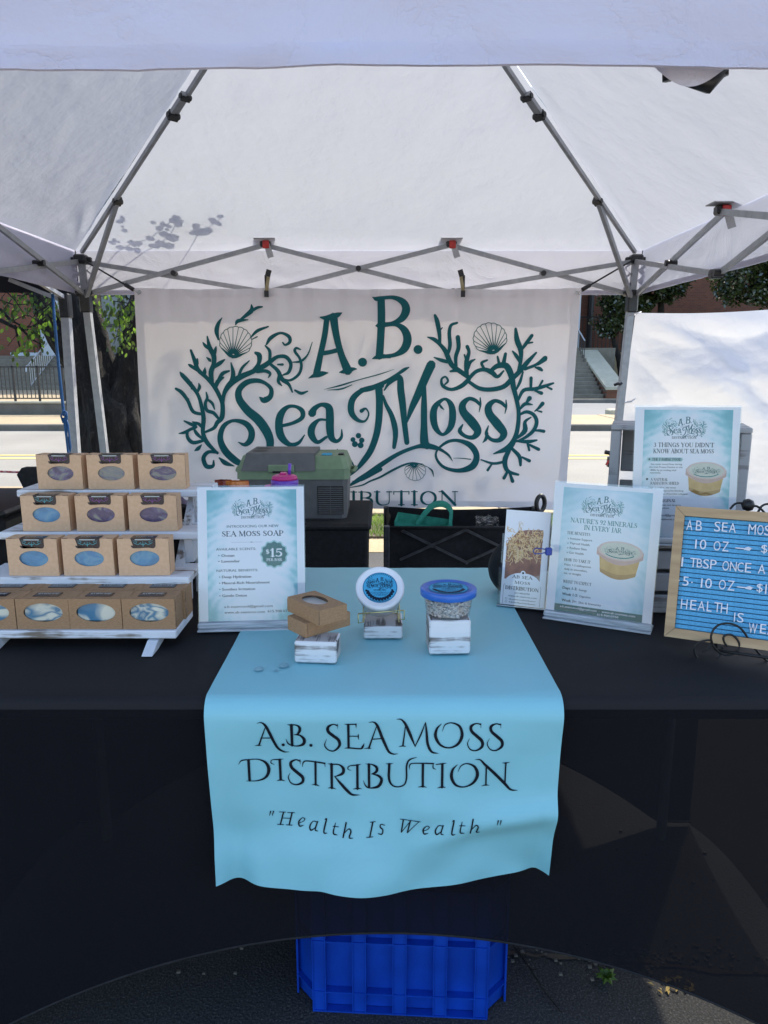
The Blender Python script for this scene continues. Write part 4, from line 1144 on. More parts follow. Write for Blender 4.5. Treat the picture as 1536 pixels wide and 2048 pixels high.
# frame
JL, JR = Vector((-1.585, 3.955, 1.86)), Vector((1.318, 3.955, 1.86))
FL, FR = Vector((-1.585, 1.03, 1.86)), Vector((1.318, 1.03, 1.86))
ST, TL2 = M['steel'], TL
def part(name, mb, mat=ST, smooth=False): return mb.build(name, mat, tent, smooth, M=TL)
for j, bot in ((JL, (-1.50, 3.95, .0)), (JR, (1.235, 3.95, .0)), (FL, (-1.60, 1.04, 0)), (FR, (1.335, 1.04, 0))):
    b = Vector(bot); k = (1.70 - b.z) / (j.z - b.z); mid = b.lerp(j, k)
    lg = part('leg', MB().bar(b, b.lerp(j, (1.66 - b.z) / (j.z - b.z)), .036, .036, (0, 1, 0)))
    MB().bar(b.lerp(j, .86), j + Vector((0, 0, -.01)), .030, .030, (0, 1, 0)).build('inner_leg', ST, lg, M=TL)
    MB().box((b.x - .045, b.y - .045, 0), (b.x + .045, b.y + .045, .006)).build('foot_plate', ST, lg, M=TL)
    sl_ = part('slider', MB().box((mid.x - .027, mid.y - .027, mid.z - .115), (mid.x + .027, mid.y + .027, mid.z - .02), .006).box((mid.x - .045, mid.y - .030, mid.z - .03), (mid.x + .045, mid.y + .030, mid.z), .008), M['blackplastic'])
    part('corner_bracket', MB().box((j.x - .032, j.y - .032, j.z - .03), (j.x + .032, j.y + .032, j.z + .018), .008).box((j.x - .055, j.y - .012, j.z - .02), (j.x + .055, j.y + .012, j.z + .006), .005), M['blackplastic'])
# gathered white fabric sleeve round the corner posts
for j in (JL, JR):
    for s in (-1, 1):
        def fs(u, v, s=s, j=j): return j + Vector((s * (.030 + .012 * math.sin(v * 17 + s) + .02 * u), .012 - .03 * u, -.03 - .14 * v))
        part('corner_sleeve', MB().grid(5, 26, fs), M['valance'], True)
def scissor(A, B, up_n, lo_n, mids, off):
    """truss between posts A,B: returns node points"""
    d = B - A; nodes = []
    TZ, LZ = 1.857, 1.70
    P = [A, A.lerp(B, 1 / 3), A.lerp(B, 2 / 3), B]
    tops = [Vector((p.x, p.y, z)) for p, z in zip(P, (1.845, up_n, up_n, 1.845))]
    lows = [Vector((p.x, p.y, z)) for p, z in zip(P, (1.675, lo_n, lo_n, 1.675))]
    o = Vector(off)
    for k in range(3):
        part('truss_bar', MB().bar(tops[k] + o, lows[k + 1] + o, .014, .023, ext=.01))
        part('truss_bar', MB().bar(lows[k] - o, tops[k + 1] - o, .014, .023, ext=.01))
        c = (tops[k] + lows[k + 1]) / 2; c2 = (lows[k] + tops[k + 1]) / 2; t = .5
        c = (c + c2) / 2
        ax = o.normalized()
        part('pivot_cap', MB().tube([c - ax * .026, c + ax * .026], .014, 10), M['blackplastic'])
    for k in (1, 2):
        dd = d.normalized()
        part('lower_joint', MB().tube([lows[k] - o * 2.2 + dd * .012, lows[k] + o * 2.2 + dd * .012], .018, 10).tube([lows[k] - o * 2.2 - dd * .015, lows[k] + o * 2.2 - dd * .015], .015, 10).box(tuple(lows[k] - Vector((.018, .018, .010))), tuple(lows[k] + Vector((.018, .018, .006))), .004), M['blackplastic'])
        part('upper_joint', MB().box(tuple(tops[k] - Vector((.028, .022, .012))), tuple(tops[k] + Vector((.028, .022, .022))), .006), M['blackplastic'])
        w = part('webbing_tab', MB().box((tops[k].x - .055, tops[k].y - .05, tops[k].z + .025), (tops[k].x + .055, tops[k].y + .03, tops[k].z + .029)), M['tabgrey'])
        part('webbing_tail', MB().bar(tops[k] + Vector((.01, -.022, 0)), tops[k] + Vector((.03, -.03, -.065)), .032, .003, (0, 1, 0)), M['tabgrey'])
        part('red_clip', MB().box(tuple(tops[k] + Vector((-.012, -.030, -.02))), tuple(tops[k] + Vector((.022, -.0225, .02))), .003), M['redplastic'])
    return tops, lows
topsR, lowsR = scissor(JL, JR, 1.925, 1.690, 0, (0, .010, 0))
scissor(FL, FR, 1.905, 1.712, 0, (0, .010, 0))
scissor(FL, JL, 1.895, 1.665, 0, (.010, 0, 0))
scissor(FR, JR, 1.895, 1.665, 0, (.010, 0, 0))
for j, sx, sy in ((JL, 1, -1), (JR, -1, -1), (FL, 1, 1), (FR, -1, 1)):
    top = Vector((PK.x, PK.y, PK.z - .022)); d = top - j
    h = j + Vector((0, 0, .01))
    q = lambda t: h + (top - h) * t - Vector((0, 0, .010 * math.sin(math.pi * min(1, t)) + .004))
    side = Vector((d.y, -d.x, 0)).normalized() * .012 * (1 if sx * -sy > 0 else -1)
    part('hip_pole', MB().bar(q(0.02) + side, q(.53) + side, .017, .017))
    part('hip_pole', MB().bar(q(.47) - side * .6 + Vector((0, 0, .006)), q(.99) - side * .6, .017, .017))
    part('hip_bracket', MB().bar(q(.468), q(.482), .044, .028).bar(q(.518), q(.528), .040, .028).tube([q(.475) - side * 2.3, q(.475) + side * 2.3], .0115, 10).tube([q(.523) - side * 2.1, q(.523) + side * 2.1], .0105, 10), M['blackplastic'])
    part('hip_bracket', MB().tube([q(.215) - side * 1.9, q(.215) + side * 1.9], .0115, 10).bar(q(.207), q(.223), .034, .028), M['blackplastic'])
    part('strut', MB().bar(Vector((j.x + sx * .02, j.y + sy * .02, 1.665)), q(.215) + side * .2, .020, .020))
part('peak_hub', MB().tube([(PK.x, PK.y, PK.z - .09), (PK.x, PK.y, PK.z - .02)], [.06, .05], 14), M['blackplastic'])
# dark hanging strap bundle under the front valance
fj = at(1398, 165, 1.06) + Vector((0, 0, .010))
sb_ = MB()
sb_.tube([fj + Vector((-.035, 0, .012)), fj + Vector((-.012, 0, -.004)), fj + Vector((.01, -.004, -.012)), fj + Vector((.03, 0, .008))], [.006, .012, .014, .010], 8)
sb_.tube([fj + Vector((-.04, .01, .02)), fj + Vector((-.038, .01, -.004))], .008, 8).tube([fj + Vector((.028, 0, .02)), fj + Vector((.030, 0, -.002))], .009, 8)
part('front_joint', sb_, M['blackplastic'], True)
def flap(u, v): return Vector((at(1315 + 145 * u, 148, .992).x, .992 + .012 * v, 1.672 - .022 * math.sin(math.pi * u) * v))
part('hem_flap', MB().grid(14, 4, flap), M['valance'], True)

# bungees, clamps
def bungee(a, b, lab):
    a, b = Vector(a), Vector(b); t = thing('bungee_cord', lab, 'bungee cord', a, group='bungees holding the banner corners')
    MB().tube([a - a, (b - a) * .86], .0045, 8).build('cord', M['blackplastic'], t, True)
    m = (b - a) * .78; MB().tube([m, m + (b - a).normalized() * .05], .011, 8).build('slide', M['blackplastic'], t, True)
    e = (b - a); n = e.normalized(); MB().tube([e * .84, e * .93, e + Vector((0, -.012, -.002)), e + Vector((.008, -.006, -.012)), e + Vector((.006, .004, -.004))], .003, 6).build('hook', M['lightmetal'], t, True)
bungee(JL + Vector((.02, -.035, -.01)), at(275, 584, 3.88), "black bungee cord pulling the banner's left corner to the left tent post")
bungee(JR + Vector((-.02, -.035, -.01)), at(1155, 585, 3.88), "black bungee cord pulling the banner's right corner to the right tent post")
M['clampgold'] = speck("clamp_jaw", (.25, .20, .10), (.35, .30, .18), 30, .4, .3, bs=0)
def clamp(px, lab, mir):
    p = at(px, 568, 3.875); t = thing('spring_clamp', lab, 'clamp', p, group='spring clamps gripping the banner top')
    MB().bar((-.010 * mir, -.01, -.035), (.004 * mir, -.012, .040), .016, .012, (0, 1, 0)).build('jaw', M['clampgold'], t)
    MB().bar((-.012 * mir, .014, -.035), (-.012 * mir, .012, .045), .018, .010, (0, 1, 0)).build('jaw', M['blackplastic'], t)
    MB().bar((-.002 * mir, -.014, .036), (.008 * mir, -.014, .068), .026, .010, (0, 1, 0)).build('grip', M['blackplastic'], t)
    MB().bar((-.010 * mir, -.012, -.066), (-.010 * mir, -.012, -.034), .022, .012, (0, 1, 0)).build('tip_pad', M['blackplastic'], t)
clamp(537, "black spring clamp on the banner top edge left of the letters A.B.", 1)
clamp(922, "black spring clamp on the banner top edge right of the letters A.B.", -1)

# ================================================================== BANNER
BY = 3.885
bTL, bTR = at(268, 576, BY), at(1161, 577, BY); bBL, bBR = at(292, 1012, BY), at(1129, 1017, BY)
def bsurf(x, z, off=0.):
    u = (x - bTL.x) / (bTR.x - bTL.x); v = (bTL.z - z) / (bTL.z - bBL.z)
    top = math.exp(-max(v, 0) * 9); bot = max(0, (v - .72) / .28)
    d = .006 * math.sin(x * 4.2 + 1) + .010 * fbm(x * 1.3, z * .5, 3)
    d += top * (.009 * math.sin(x * 33 + 2 * math.sin(x * 5)) + .005 * math.sin(x * 71))
    for c in (.30, .73): d += .012 * math.exp(-((u - c) / .05) ** 2) * math.exp(-v * 4)
    d += .012 * bot * fbm(x * 3.0, z * 3.0, 9, 3) + .016 * bot * math.exp(-((u - .78 - .25 * bot) / .05) ** 2)
    d += .010 * math.exp(-((v - .88 + .10 * math.sin(u * 7)) / .05) ** 2) * math.sin(u * 9)
    e = min(u, 1 - u); d += -.010 * math.exp(-(e / .015) ** 2)
    return Vector((x, BY + d - off, z))
bn = thing('banner', "large white vinyl banner with teal sea moss logo hanging at the tent's rear", 'banner', bTL.lerp(bBR, .5))
BTM = Matrix.Translation(-bTL.lerp(bBR, .5))
def bfn(u, v):
    a = bTL.lerp(bTR, u); b = bBL.lerp(bBR, u)
    p = a.lerp(b, v); z = p.z - .008 * math.sin(u * 14) * (1 if v > .97 else 0) * (v - .97) / .03 - .006 * (1 - v) * math.sin(math.pi * 3 * u) ** 2
    return bsurf(p.x, z)
sh = MB().grid(200, 90, bfn).build('sheet', M['banner'], bn, True, M=BTM)
for nm, us in (('side_hem', (0, .018)), ('side_hem', (.982, 1))):
    MB().grid(2, 80, lambda u, v: bfn(us[0] + (us[1] - us[0]) * u, v) + Vector((0, -.0015, 0))).build(nm, M['banner'], bn, True, M=BTM)
for nm, vs_ in (('top_hem', (0, .03)), ('bottom_hem', (.965, 1))):
    MB().grid(160, 2, lambda u, v: bfn(u, vs_[0] + (vs_[1] - vs_[0]) * v) + Vector((0, -.0022, 0))).build(nm, M['banner'], bn, True, M=BTM)
for (px, py) in ((279, 584), (1152, 586)):
    q = at(px, py, BY); MB().tube([bsurf(q.x, q.z, .006), bsurf(q.x, q.z, .001)], .010, 14).build('eyelet', M['lightmetal'], bn, M=BTM)
def bpos(px, py, lift):
    q = at(px, py, BY - .003); return bsurf(q.x, q.z, .0035 + lift)
def artparts(pos, ink, sts, seg, nm, parent, Mx, step, discs=()):
    """every connected figure of a print becomes a part of its own"""
    sp = [spline(st, 4) for st in sts] + [[(x, y, 2 * r)] for x, y, r in discs]
    bb = [(min(p[0] - p[2] / 2 for p in q), min(p[1] - p[2] / 2 for p in q), max(p[0] + p[2] / 2 for p in q), max(p[1] + p[2] / 2 for p in q)) for q in sp]
    par = list(range(len(sp)))
    def find(i):
        while par[i] != i: i = par[i]
        return i
    for i in range(len(sp)):
        for j in range(i):
            A_, B_ = bb[i], bb[j]
            if A_[0] > B_[2] or B_[0] > A_[2] or A_[1] > B_[3] or B_[1] > A_[3] or find(i) == find(j): continue
            if any((p[0] - q[0]) ** 2 + (p[1] - q[1]) ** 2 < ((p[2] + q[2]) / 2 + .3) ** 2 for p in sp[i] for q in sp[j]): par[find(i)] = find(j)
    groups = {}
    for i in range(len(sp)): groups.setdefault(find(i), []).append(i)
    for g in groups.values():
        pr = Print(pos, 0, step)
        for i in g:
            if i < len(sts): pr.strokes(ink, [sts[i]], seg)
            else: pr.lay(ink, *disc2d(sp[i][0][0], sp[i][0][1], sp[i][0][2] / 2))
        pr.m[ink].build(nm, M[ink], parent, M=Mx)
artparts(bpos, 'inkteal', ART_NAME, 6, 'printed_letter', bn, BTM, 6e-5, DOTS + [(x / sL + 340, y / sL + 580, r / sL) for x, y, r in FLOWER])
artparts(bpos, 'inkteal', ART_WEED, 4, 'printed_seaweed', bn, BTM, 6e-5)
artparts(bpos, 'inkteal', ART_SHELL, 4, 'printed_shell', bn, BTM, 6e-5)
artparts(bpos, 'inkteal', serif("DISTRIBUTION", 548, 918, 1010, 27), 3, 'printed_letter', bn, BTM, 6e-5)

# ================================================================== FRONT TABLE with black stretch cover
TZ = .77; TX, TY0, TY1 = .885, 1.09, 1.87
tb = thing('display_table', "long folding table under a black stretch cover with arched hems", 'table', (0, 1.48, 0))
TT = Matrix.Translation((0, -1.48, 0))
MB().box((-TX + .01, TY0 + .01, TZ - .045), (TX - .01, TY1 - .01, TZ - .006), .01).build('tabletop', M['tabgrey'], tb, M=TT)
for x in (-.78, .78):
    for y in (TY0 + .06, TY1 - .06):
        MB().tube([(x, y, TZ - .05), (x, y, 0)], .014, 10).build('leg', M['steel'], tb, True, M=TT)
M['end_cloth'] = cloth("sun_passing_black_cloth", (.010, .010, .014), 0, weave=1400, transp=.36, rough=.9, var=.3, spec=.15)  # right end skirt made more see-through so sun reaches the ground
cv = MB()
def hem(x, k=.41): return max(.012, .325 - k * x * x)
rad = .018
def side(face, n):
    """vertical skirt, stretched inward between the legs"""
    def fn(u, v):
        if face in ('f', 'b'):
            x = -TX + 2 * TX * u; zb = hem(x, .41 if face == 'f' else .5); z = TZ - rad - (TZ - rad - zb) * v
            inw = .018 * (1 - (x / TX) ** 2) * math.sin(math.pi * min(1, v * .9))
            y = TY0 + inw if face == 'f' else TY1 - inw
            return Vector((x, y, z))
        y = TY0 + (TY1 - TY0) * u; q = (y - (TY0 + TY1) / 2) / ((TY1 - TY0) / 2); zb = max(.004, .075 - .075 * q * q)
        z = TZ - rad - (TZ - rad - zb) * v; inw = .012 * (1 - q * q) * math.sin(math.pi * min(1, v))
        return Vector(((TX - inw) * (1 if face == 'r' else -1), y, z))
    return MB().grid(n, 26, fn)
for f_ in 'fblr':
    g = side(f_, 60); g.build({'f': 'front_skirt', 'b': 'rear_skirt', 'l': 'end_skirt', 'r': 'end_skirt'}[f_], M['end_cloth'] if f_ == 'r' else M['black_cloth'], tb, True, M=TT)
    # hem band
def topf(u, v):
    x = -TX + 2 * TX * u; y = TY0 + (TY1 - TY0) * v; e = min(x + TX, TX - x, y - TY0, TY1 - y)
    z = TZ if e >= rad else TZ - rad + math.sqrt(max(0, rad * rad - (rad - e) ** 2))
    return Vector((x, y, z))
us = [0, .002, .005, .009] + [k / 40 for k in range(1, 40)] + [.991, .995, .998, 1]; vs_ = [0, .003, .008, .014, .021] + [k / 16 for k in range(1, 16)] + [.979, .986, .992, .997, 1]
tp = MB(); tp.v = [tuple(topf(u, v)) for v in vs_ for u in us]; nU = len(us)
tp.f = [(j * nU + i, j * nU + i + 1, (j + 1) * nU + i + 1, (j + 1) * nU + i) for j in range(len(vs_) - 1) for i in range(nU - 1)]; tp.mi = [0] * len(tp.f)
M['clothtop'] = cloth("black_stretch_top", (.0085, .0083, .0108), 0, weave=1400, rough=.75, var=.2, spec=.3)  # lighter copy of the cover colour, standing in for grazing sheen
tp.build('top_cover', M['clothtop'], tb, True, M=TT)
def hemband(face):
    P = []
    for k in range(61):
        if face in 'fb':
            x = -TX + 2 * TX * k / 60; P.append((x, (TY0 + .006 * (1 - (x / TX) ** 2)) if face == 'f' else TY1 - .006, hem(x, .41 if face == 'f' else .5)))
    return MB().tube(P, .0022, 6)
for f_ in 'fb': hemband(f_).build('hem_band', M['blackfab'], tb, True, M=TT)

# ================================================================== BLUE RUNNER
run = thing('table_runner', "pale blue vinyl runner with black lettering draped over the front table edge", 'table runner', (0, 1.1, TZ))
RT = Matrix.Translation((0, -1.1, -TZ))
RB = .441                                       # bottom height
def rfront(x, z, off=0.):
    """y of the hanging part"""
    v = (TZ - z) / (TZ - RB)
    d = .014 * math.exp(-((x + .06) / .13) ** 2) * max(0, v) ** 2 + .006 * math.sin(x * 14 + v * 2)
    d += .024 * max(0, v - .12) * fbm(x * 3.2, z * 3.5, 2, 3) + .010 * math.exp(-((z - .545 - .22 * (x - .12)) / .022) ** 2) * max(0, min(1, (x - .03) * 12)) - .006 * math.exp(-((x + .055 + .1 * (v - .5)) / .02) ** 2) * max(0, v - .3)
    d += -.022 * math.exp(-((abs(x - (.02 if x > 0 else 0)) - .245) / .022) ** 2) * max(0, v - .55) ** 1.4 * 2.2
    d += .016 * max(0, (abs(x) - .26) / .03) * max(0, v) ** 2
    d += .008 * math.exp(-((z - .58 + .1 * (x - .1)) / .03) ** 2) * (1 if x > .02 else 0) * min(1, (x - .02) * 20)
    return 1.072 - d - off
def rfn(u, v):
    s = -1 + 2 * u
    L1 = .80; L2 = .055; L3 = TZ - .05 - RB
    q = v * (L1 + L2 + L3); x = s * (.2915 - .010 * max(0, (q - L1) / (L2 + L3)))
    if q < L1: return Vector((x, 1.862 - q * (1.862 - 1.105) / L1, TZ + .0035 + .0010 * fbm(x * 6, q * 6, 1) + .0016 * max(0, fbm(x * 2.1, q * 3, 5))))
    if q < L1 + L2:
        a = (q - L1) / L2 * math.pi / 2; r = .034
        y = 1.105 - r * math.sin(a); z = TZ + .0035 - r * (1 - math.cos(a)); return Vector((x, y, z))
    t = (q - L1 - L2) / L3
    zb = RB - .004 * math.cos(x * 7 + .35) + .006
    z = (TZ + .0035 - .034) + (zb - (TZ + .0035 - .034)) * t
    y = rfront(x, z); return Vector((x, 1.071 + (y - 1.071) * min(1, t * 5), z))
vsv = [k / 60 for k in range(61)]
def build_runner():
    vv = sorted(set([round(k / 40 * (.80 / 1.14), 5) for k in range(41)] + [round((.80 + .055 * k / 10) / 1.14, 5) for k in range(11)] + [round((.855 + .285 * k / 50) / 1.14, 5) for k in range(51)]))
    vv[-1] = 1.0
    m = MB(); nU = 91
    m.v = [tuple(rfn(i / 90, v)) for v in vv for i in range(nU)]
    m.f = [(j * nU + i, j * nU + i + 1, (j + 1) * nU + i + 1, (j + 1) * nU + i) for j in range(len(vv) - 1) for i in range(nU - 1)]; m.mi = [0] * len(m.f)
    return m
build_runner().build('sheet', M['runner'], run, True, M=RT)
def rpos(px, py, lift):
    q = at(px, py, 1.062); x, z = q.x, q.z; zt = TZ + .0035 - .034
    zb = RB - .004 * math.cos(x * 7 + .35) + .006; t = (zt - z) / (zt - zb)
    return Vector((x, 1.071 + (rfront(x, z) - 1.071) * min(1, t * 5) - .0013 - lift, z))
artparts(rpos, 'inkblack', ART_RUN, 5, 'printed_letter', run, RT, 3e-5, RUN_DOTS)
M['stain'] = speck("dried_puddle_mark", (.16, .36, .42), (.22, .44, .50), 80, .15, bs=0)
for px, py, r in ((518, 1338, 9), (568, 1331, 10), (552, 1341, 4)):
    c = onz(px, py, TZ + .0052); vs, fs = disc2d(c.x, c.y, r / FPX * 1.3, r / FPX * 1.6, 16)
    MB().add([(x, y, TZ + .0058) for x, y in vs], fs).build('water_mark', M['stain'], run, M=RT)
# ================================================================== SOAP RACK
TT0 = TZ + .002
rk = thing('tiered_shelf', "white distressed wooden tiered rack holding the soap boxes", 'display rack', (-.615, 1.45, TT0))
RK = Matrix.Translation((.615, -1.45, -TT0))
SH = [(1.305, .806), (1.411, .881), (1.506, .953), (1.594, 1.030)]     # front edge y, top z
xl, xr_ = -.832, -.398
for k, (y, z) in enumerate(SH):
    dep = .125 if k == 0 else .112
    e = .0 if k < 3 else 0
    MB().box((xl + .002 * k, y, z - .016), (xr_, y + dep, z), .0022).build('shelf_board', M['whitewood'], rk, M=RK)
def prism(pts, x0, x1):
    n = len(pts); vs = [(x0, y, z) for y, z in pts] + [(x1, y, z) for y, z in pts]
    return MB().add(vs, [tuple(range(n)), tuple(range(n, 2 * n))[::-1]] + [(i, i + n, (i + 1) % n + n, (i + 1) % n) for i in range(n)])
for x in (-.442, -.745):
    prism([(1.262, TT0), (1.300, TT0), (1.420, .788), (1.300, .788)], x - .010, x + .010).build('front_foot', M['whitewoodz'], rk, M=RK)
    prism([(1.400, .792), (1.455, .792), (1.72, 1.012), (1.64, 1.012)], x - .009, x + .009).build('stringer', M['whitewoodz'], rk, M=RK)
    prism([(1.66, TT0), (1.70, TT0), (1.72, .99), (1.68, .99)], x - .0095, x + .0095).build('rear_leg', M['whitewoodz'], rk, M=RK)
for k in (1, 2, 3):      # upright riser boards between the shelves, right end
    y, z = SH[k]; y0, z0 = SH[k - 1]
    for x in (-.425, -.80):
        rb = prism([(y + .020, z0 + .001), (y + .092, z0 + .001), (y + .100, z - .0165), (y + .012, z - .0165)], x - .0085, x + .0085).build('riser', M['whitewoodz'], rk, M=RK)
        for q in (.3, .75):
            MB().tube([(x + .0086, y + .075, z0 + (z - z0) * q), (x + .0094, y + .075, z0 + (z - z0) * q)], .0035, 10).build('screw_hole', M['iron'], rb, M=RK)

# soap cartons ------------------------------------------------------
def carton_mb(w, h, d, ex, ez, rx, rz, n=32):
    """box, front at y=0 with an oval opening; origin bottom front centre"""
    m = MB(); hw = w / 2
    ell = [(ex + rx * math.cos(2 * math.pi * k / n), ez + rz * math.sin(2 * math.pi * k / n)) for k in range(n)]
    rect = []
    for k in range(n):
        a = 2 * math.pi * k / n; c, s = math.cos(a), math.sin(a)
        tx = ((hw - ex) if c > 0 else (hw + ex)) / max(abs(c), 1e-6); tz = ((h - ez) if s > 0 else ez) / max(abs(s), 1e-6)
        t = min(tx, tz); rect.append((ex + c * t, ez + s * t))
    # snap corners
    for cx, cz in ((hw, h), (-hw, h), (hw, 0), (-hw, 0)):
        j = min(range(n), key=lambda q: (rect[q][0] - cx) ** 2 + (rect[q][1] - cz) ** 2); rect[j] = (cx, cz)
    b = [(x, 0, z) for x, z in rect] + [(x, 0, z) for x, z in ell] + [(x, .0012, z) for x, z in ell]
    m.add(b, [(k, (k + 1) % n, n + (k + 1) % n, n + k) for k in range(n)] + [(n + k, n + (k + 1) % n, 2 * n + (k + 1) % n, 2 * n + k) for k in range(n)])
    e = .0006
    m.add([(-hw, 0, 0), (hw, 0, 0), (hw, d, 0), (-hw, d, 0), (-hw, 0, h), (hw, 0, h), (hw, d, h), (-hw, d, h)],
          [(0, 3, 2, 1), (4, 5, 6, 7), (1, 2, 6, 5), (0, 4, 7, 3), (2, 3, 7, 6)])
    # tuck-flap seams on the lid and side
    m.box((hw - .010, d * .12, h), (hw + .0005, d * .9, h + .0007)); m.box((-hw - .0005, d * .12, h), (-hw + .010, d * .9, h + .0007))
    return m
M['seam'] = speck("dark_card_joint", (.09, .055, .03), (.13, .08, .05), 100, .8, bs=0)  # dark brown lines along the carton joints
def soap_mb(w, h, ex, ez, d):
    m = MB(); m.box((ex - w / 2, .004, ez - h / 2), (ex + w / 2, d, ez + h / 2), .006); return m
PUR = [(.035, .025, .11), (.10, .08, .22), (.20, .22, .24), (.26, .28, .23), (.07, .05, .17)]
soapm = {}
for k in range(5): soapm['pur', k] = swirl("lavender_swirl_soap", [PUR[(k + j) % 5] for j in range(5)], 26, 1.2, seed=k * 3.1)
for k in range(4): soapm['blu', k] = swirl("ocean_blue_soap", [(.035, .24, .44), (.05, .30, .54), (.12, .38, .54), (.045, .27, .52)], 22, 1.0, seed=k * 2.3)
for k in range(5): soapm['cre', k] = swirl("cream_soap_with_blue_swirl", [(.62, .62, .52), (.60, .60, .50), (.045, .17, .28), (.55, .56, .48), (.03, .14, .25), (.62, .62, .52)] if k != 2 else [(.03, .14, .25), (.05, .18, .30), (.60, .60, .50), (.62, .62, .52), (.10, .26, .36)], 9, 1.5, seed=k * 4.7 + .9)
M['film'] = clear("soap_window_film", (.9, .9, .92), .12, .12)
M['stickerblack'] = speck("black_gloss_sticker", (.008, .006, .010), (.022, .016, .024), 60, .25, bs=0)
M['stickerteal'] = ink("teal_sticker_print", (.10, .28, .30), .4)
M['stickerpurple'] = ink("purple_sticker_print", (.20, .08, .22), .4)
M['stickersilver'] = ink("silver_sticker_print", (.45, .47, .45), .4)
BW, BH, BD = .1035, .0775, .040
cart_m = carton_mb(BW, BH, BD, .002, .036, .0302, .0165)
cart2_m = carton_mb(.1005, .0605, .054, .001, .0335, .0375, .0185)
cartd = cart_m.build('carton', M['kraft']).data; cartd2 = cart2_m.build('carton', M['kraft2']).data
for o in list(COL.objects):
    if o.name.startswith('carton'): bpy.data.objects.remove(o)
def sticker(mb_z, w, h, d, cx, tone):
    """label folded over the top front edge; origin as carton"""
    m = MB(); r = .006; g = .0006; pts = []
    for a in range(5):
        t = R(270 - 90 * a / 4) ; pts.append((cx - w / 2 + r + r * math.cos(t), BH - h + r + r * math.sin(t)))
    for a in range(5):
        t = R(-90 + 90 * a / 4); pts.append((cx + w / 2 - r + r * math.cos(t), BH - h + r + r * math.sin(t)))
    pts = pts[::-1]
    m.add([(x, -g, z) for x, z in [(cx + w / 2, BH + g)] + [p for p in pts][::1] + [(cx - w / 2, BH + g)]], [tuple(range(12))])
    m.add([(cx - w / 2, -g, BH + g + .0006), (cx + w / 2, -g, BH + g + .0006), (cx + w / 2, d, BH + g + .0006), (cx - w / 2, d, BH + g + .0006)], [(0, 1, 2, 3)])
    return m
stk = sticker(None, .050, .020, .024, .001, None)
def scroll(tone):
    sts = [[(-.019, .008, .0012), (-.010, .012, .0014), (-.004, .007, .001)], [(.019, .008, .0012), (.010, .012, .0014), (.004, .007, .001)], [(0, .015, .0022), (0, .005, .0006)],
           [(-.020, .004, .0008), (-.012, .006, .0012), (-.016, .010, .0006)], [(.020, .004, .0008), (.012, .006, .0012), (.016, .010, .0006)], [(-.006, .010, .001), (0, .012, .002), (.006, .010, .001)]]
    p = Print(lambda x, y, l: Vector((x + .001, -.0010 - l, BH - y)), 0, 1.5e-5); p.strokes(tone, sts, 3)
    p.strokes('stickersilver', [[(-.015, .0018, .0024), (.015, .0018, .0024)]], 1)
    p2 = Print(lambda x, y, l: Vector((x + .001, .012 - y, BH + .0016 + l)), 0, 1e-5); p2.strokes('stickersilver', serif("SEA MOSS SOAP", -.018, .018, .003, .0055), 1)
    out = []
    for q in (p, p2):
        for k, mb in q.m.items(): out.append((mb, k))
    return out
proto = {}
def soap_box(x, y, z, rz, soap, tone, label, grp):
    t = thing('soap_box', label, 'soap box', (x, y, z), rz, grp)
    link('carton', cartd, t)
    key = ('soap', soap)
    if key not in proto: o = soap_mb(.078, .052, .002, .036, .030).build('soap_bar', soapm[soap]); proto[key] = o.data; bpy.data.objects.remove(o)
    s_ = link('soap_bar', proto[key], t)
    if 'film' not in proto:
        vs, fs = disc2d(.002, .036, .0302, .0165, 32); o = MB().add([(a, .0009, b) for a, b in vs], fs).build('window_film', M['film']); proto['film'] = o.data; bpy.data.objects.remove(o)
    link('window_film', proto['film'], t)
    if 'stk' not in proto: o = stk.build('label', M['stickerblack']); proto['stk'] = o.data; bpy.data.objects.remove(o)
    lb_ = link('label', proto['stk'], t)
    if tone not in proto:
        proto[tone] = []
        for mb, k in scroll(tone): o = mb.build('label_print', M[k]); proto[tone].append(o.data); bpy.data.objects.remove(o)
    for d in proto[tone]: link('label_print', d, lb_)
    if 'seam' not in proto:
        proto['seam'] = []
        for m_ in (MB().box((-BW / 2 - .0004, .003, BH * .08), (-BW / 2 + .0002, .0036, BH * .92)), MB().box((BW / 2 - .0002, .003, BH * .1), (BW / 2 + .0004, .0036, BH * .9)), MB().box((BW / 2 - .012, .0015, BH), (BW / 2, .0022, BH + .0010)), MB().box((-BW / 2, .0015, BH), (-BW / 2 + .012, .0022, BH + .0010))):
            o = m_.build('seam', M['seam']); proto['seam'].append(o.data); bpy.data.objects.remove(o)
    for d in proto['seam']: link('seam', d, t)
    return t
G1 = "light kraft soap boxes with oval windows on the rack"
rows = [
 (3, 979, [((68 + 170) / 2 + 3, ('pur', 0), "left"), ((174 + 274) / 2 - 1, ('pur', 1), "middle"), ((277 + 374) / 2, ('pur', 2), "right")], "top shelf"),
 (2, 1063, [(94, ('blu', 0), "left"), (202, ('pur', 3), "middle"), (307, ('pur', 4), "right")], "third shelf up"),
 (1, 1153, [(69, ('blu', 1), "left"), (179, ('blu', 2), "middle"), (289, ('blu', 3), "right")], "second shelf up"),
]
desc = {('pur', 0): "pale streaked lavender soap", ('pur', 1): "dark purple soap with a glare line", ('pur', 2): "purple soap paling at lower left", ('blu', 0): "sky blue soap", ('pur', 3): "purple soap with green grey streaks", ('pur', 4): "mostly grey green lavender soap",
        ('blu', 1): "plain bright blue soap", ('blu', 2): "blue soap with a pale vertical streak", ('blu', 3): "deeper blue soap"}
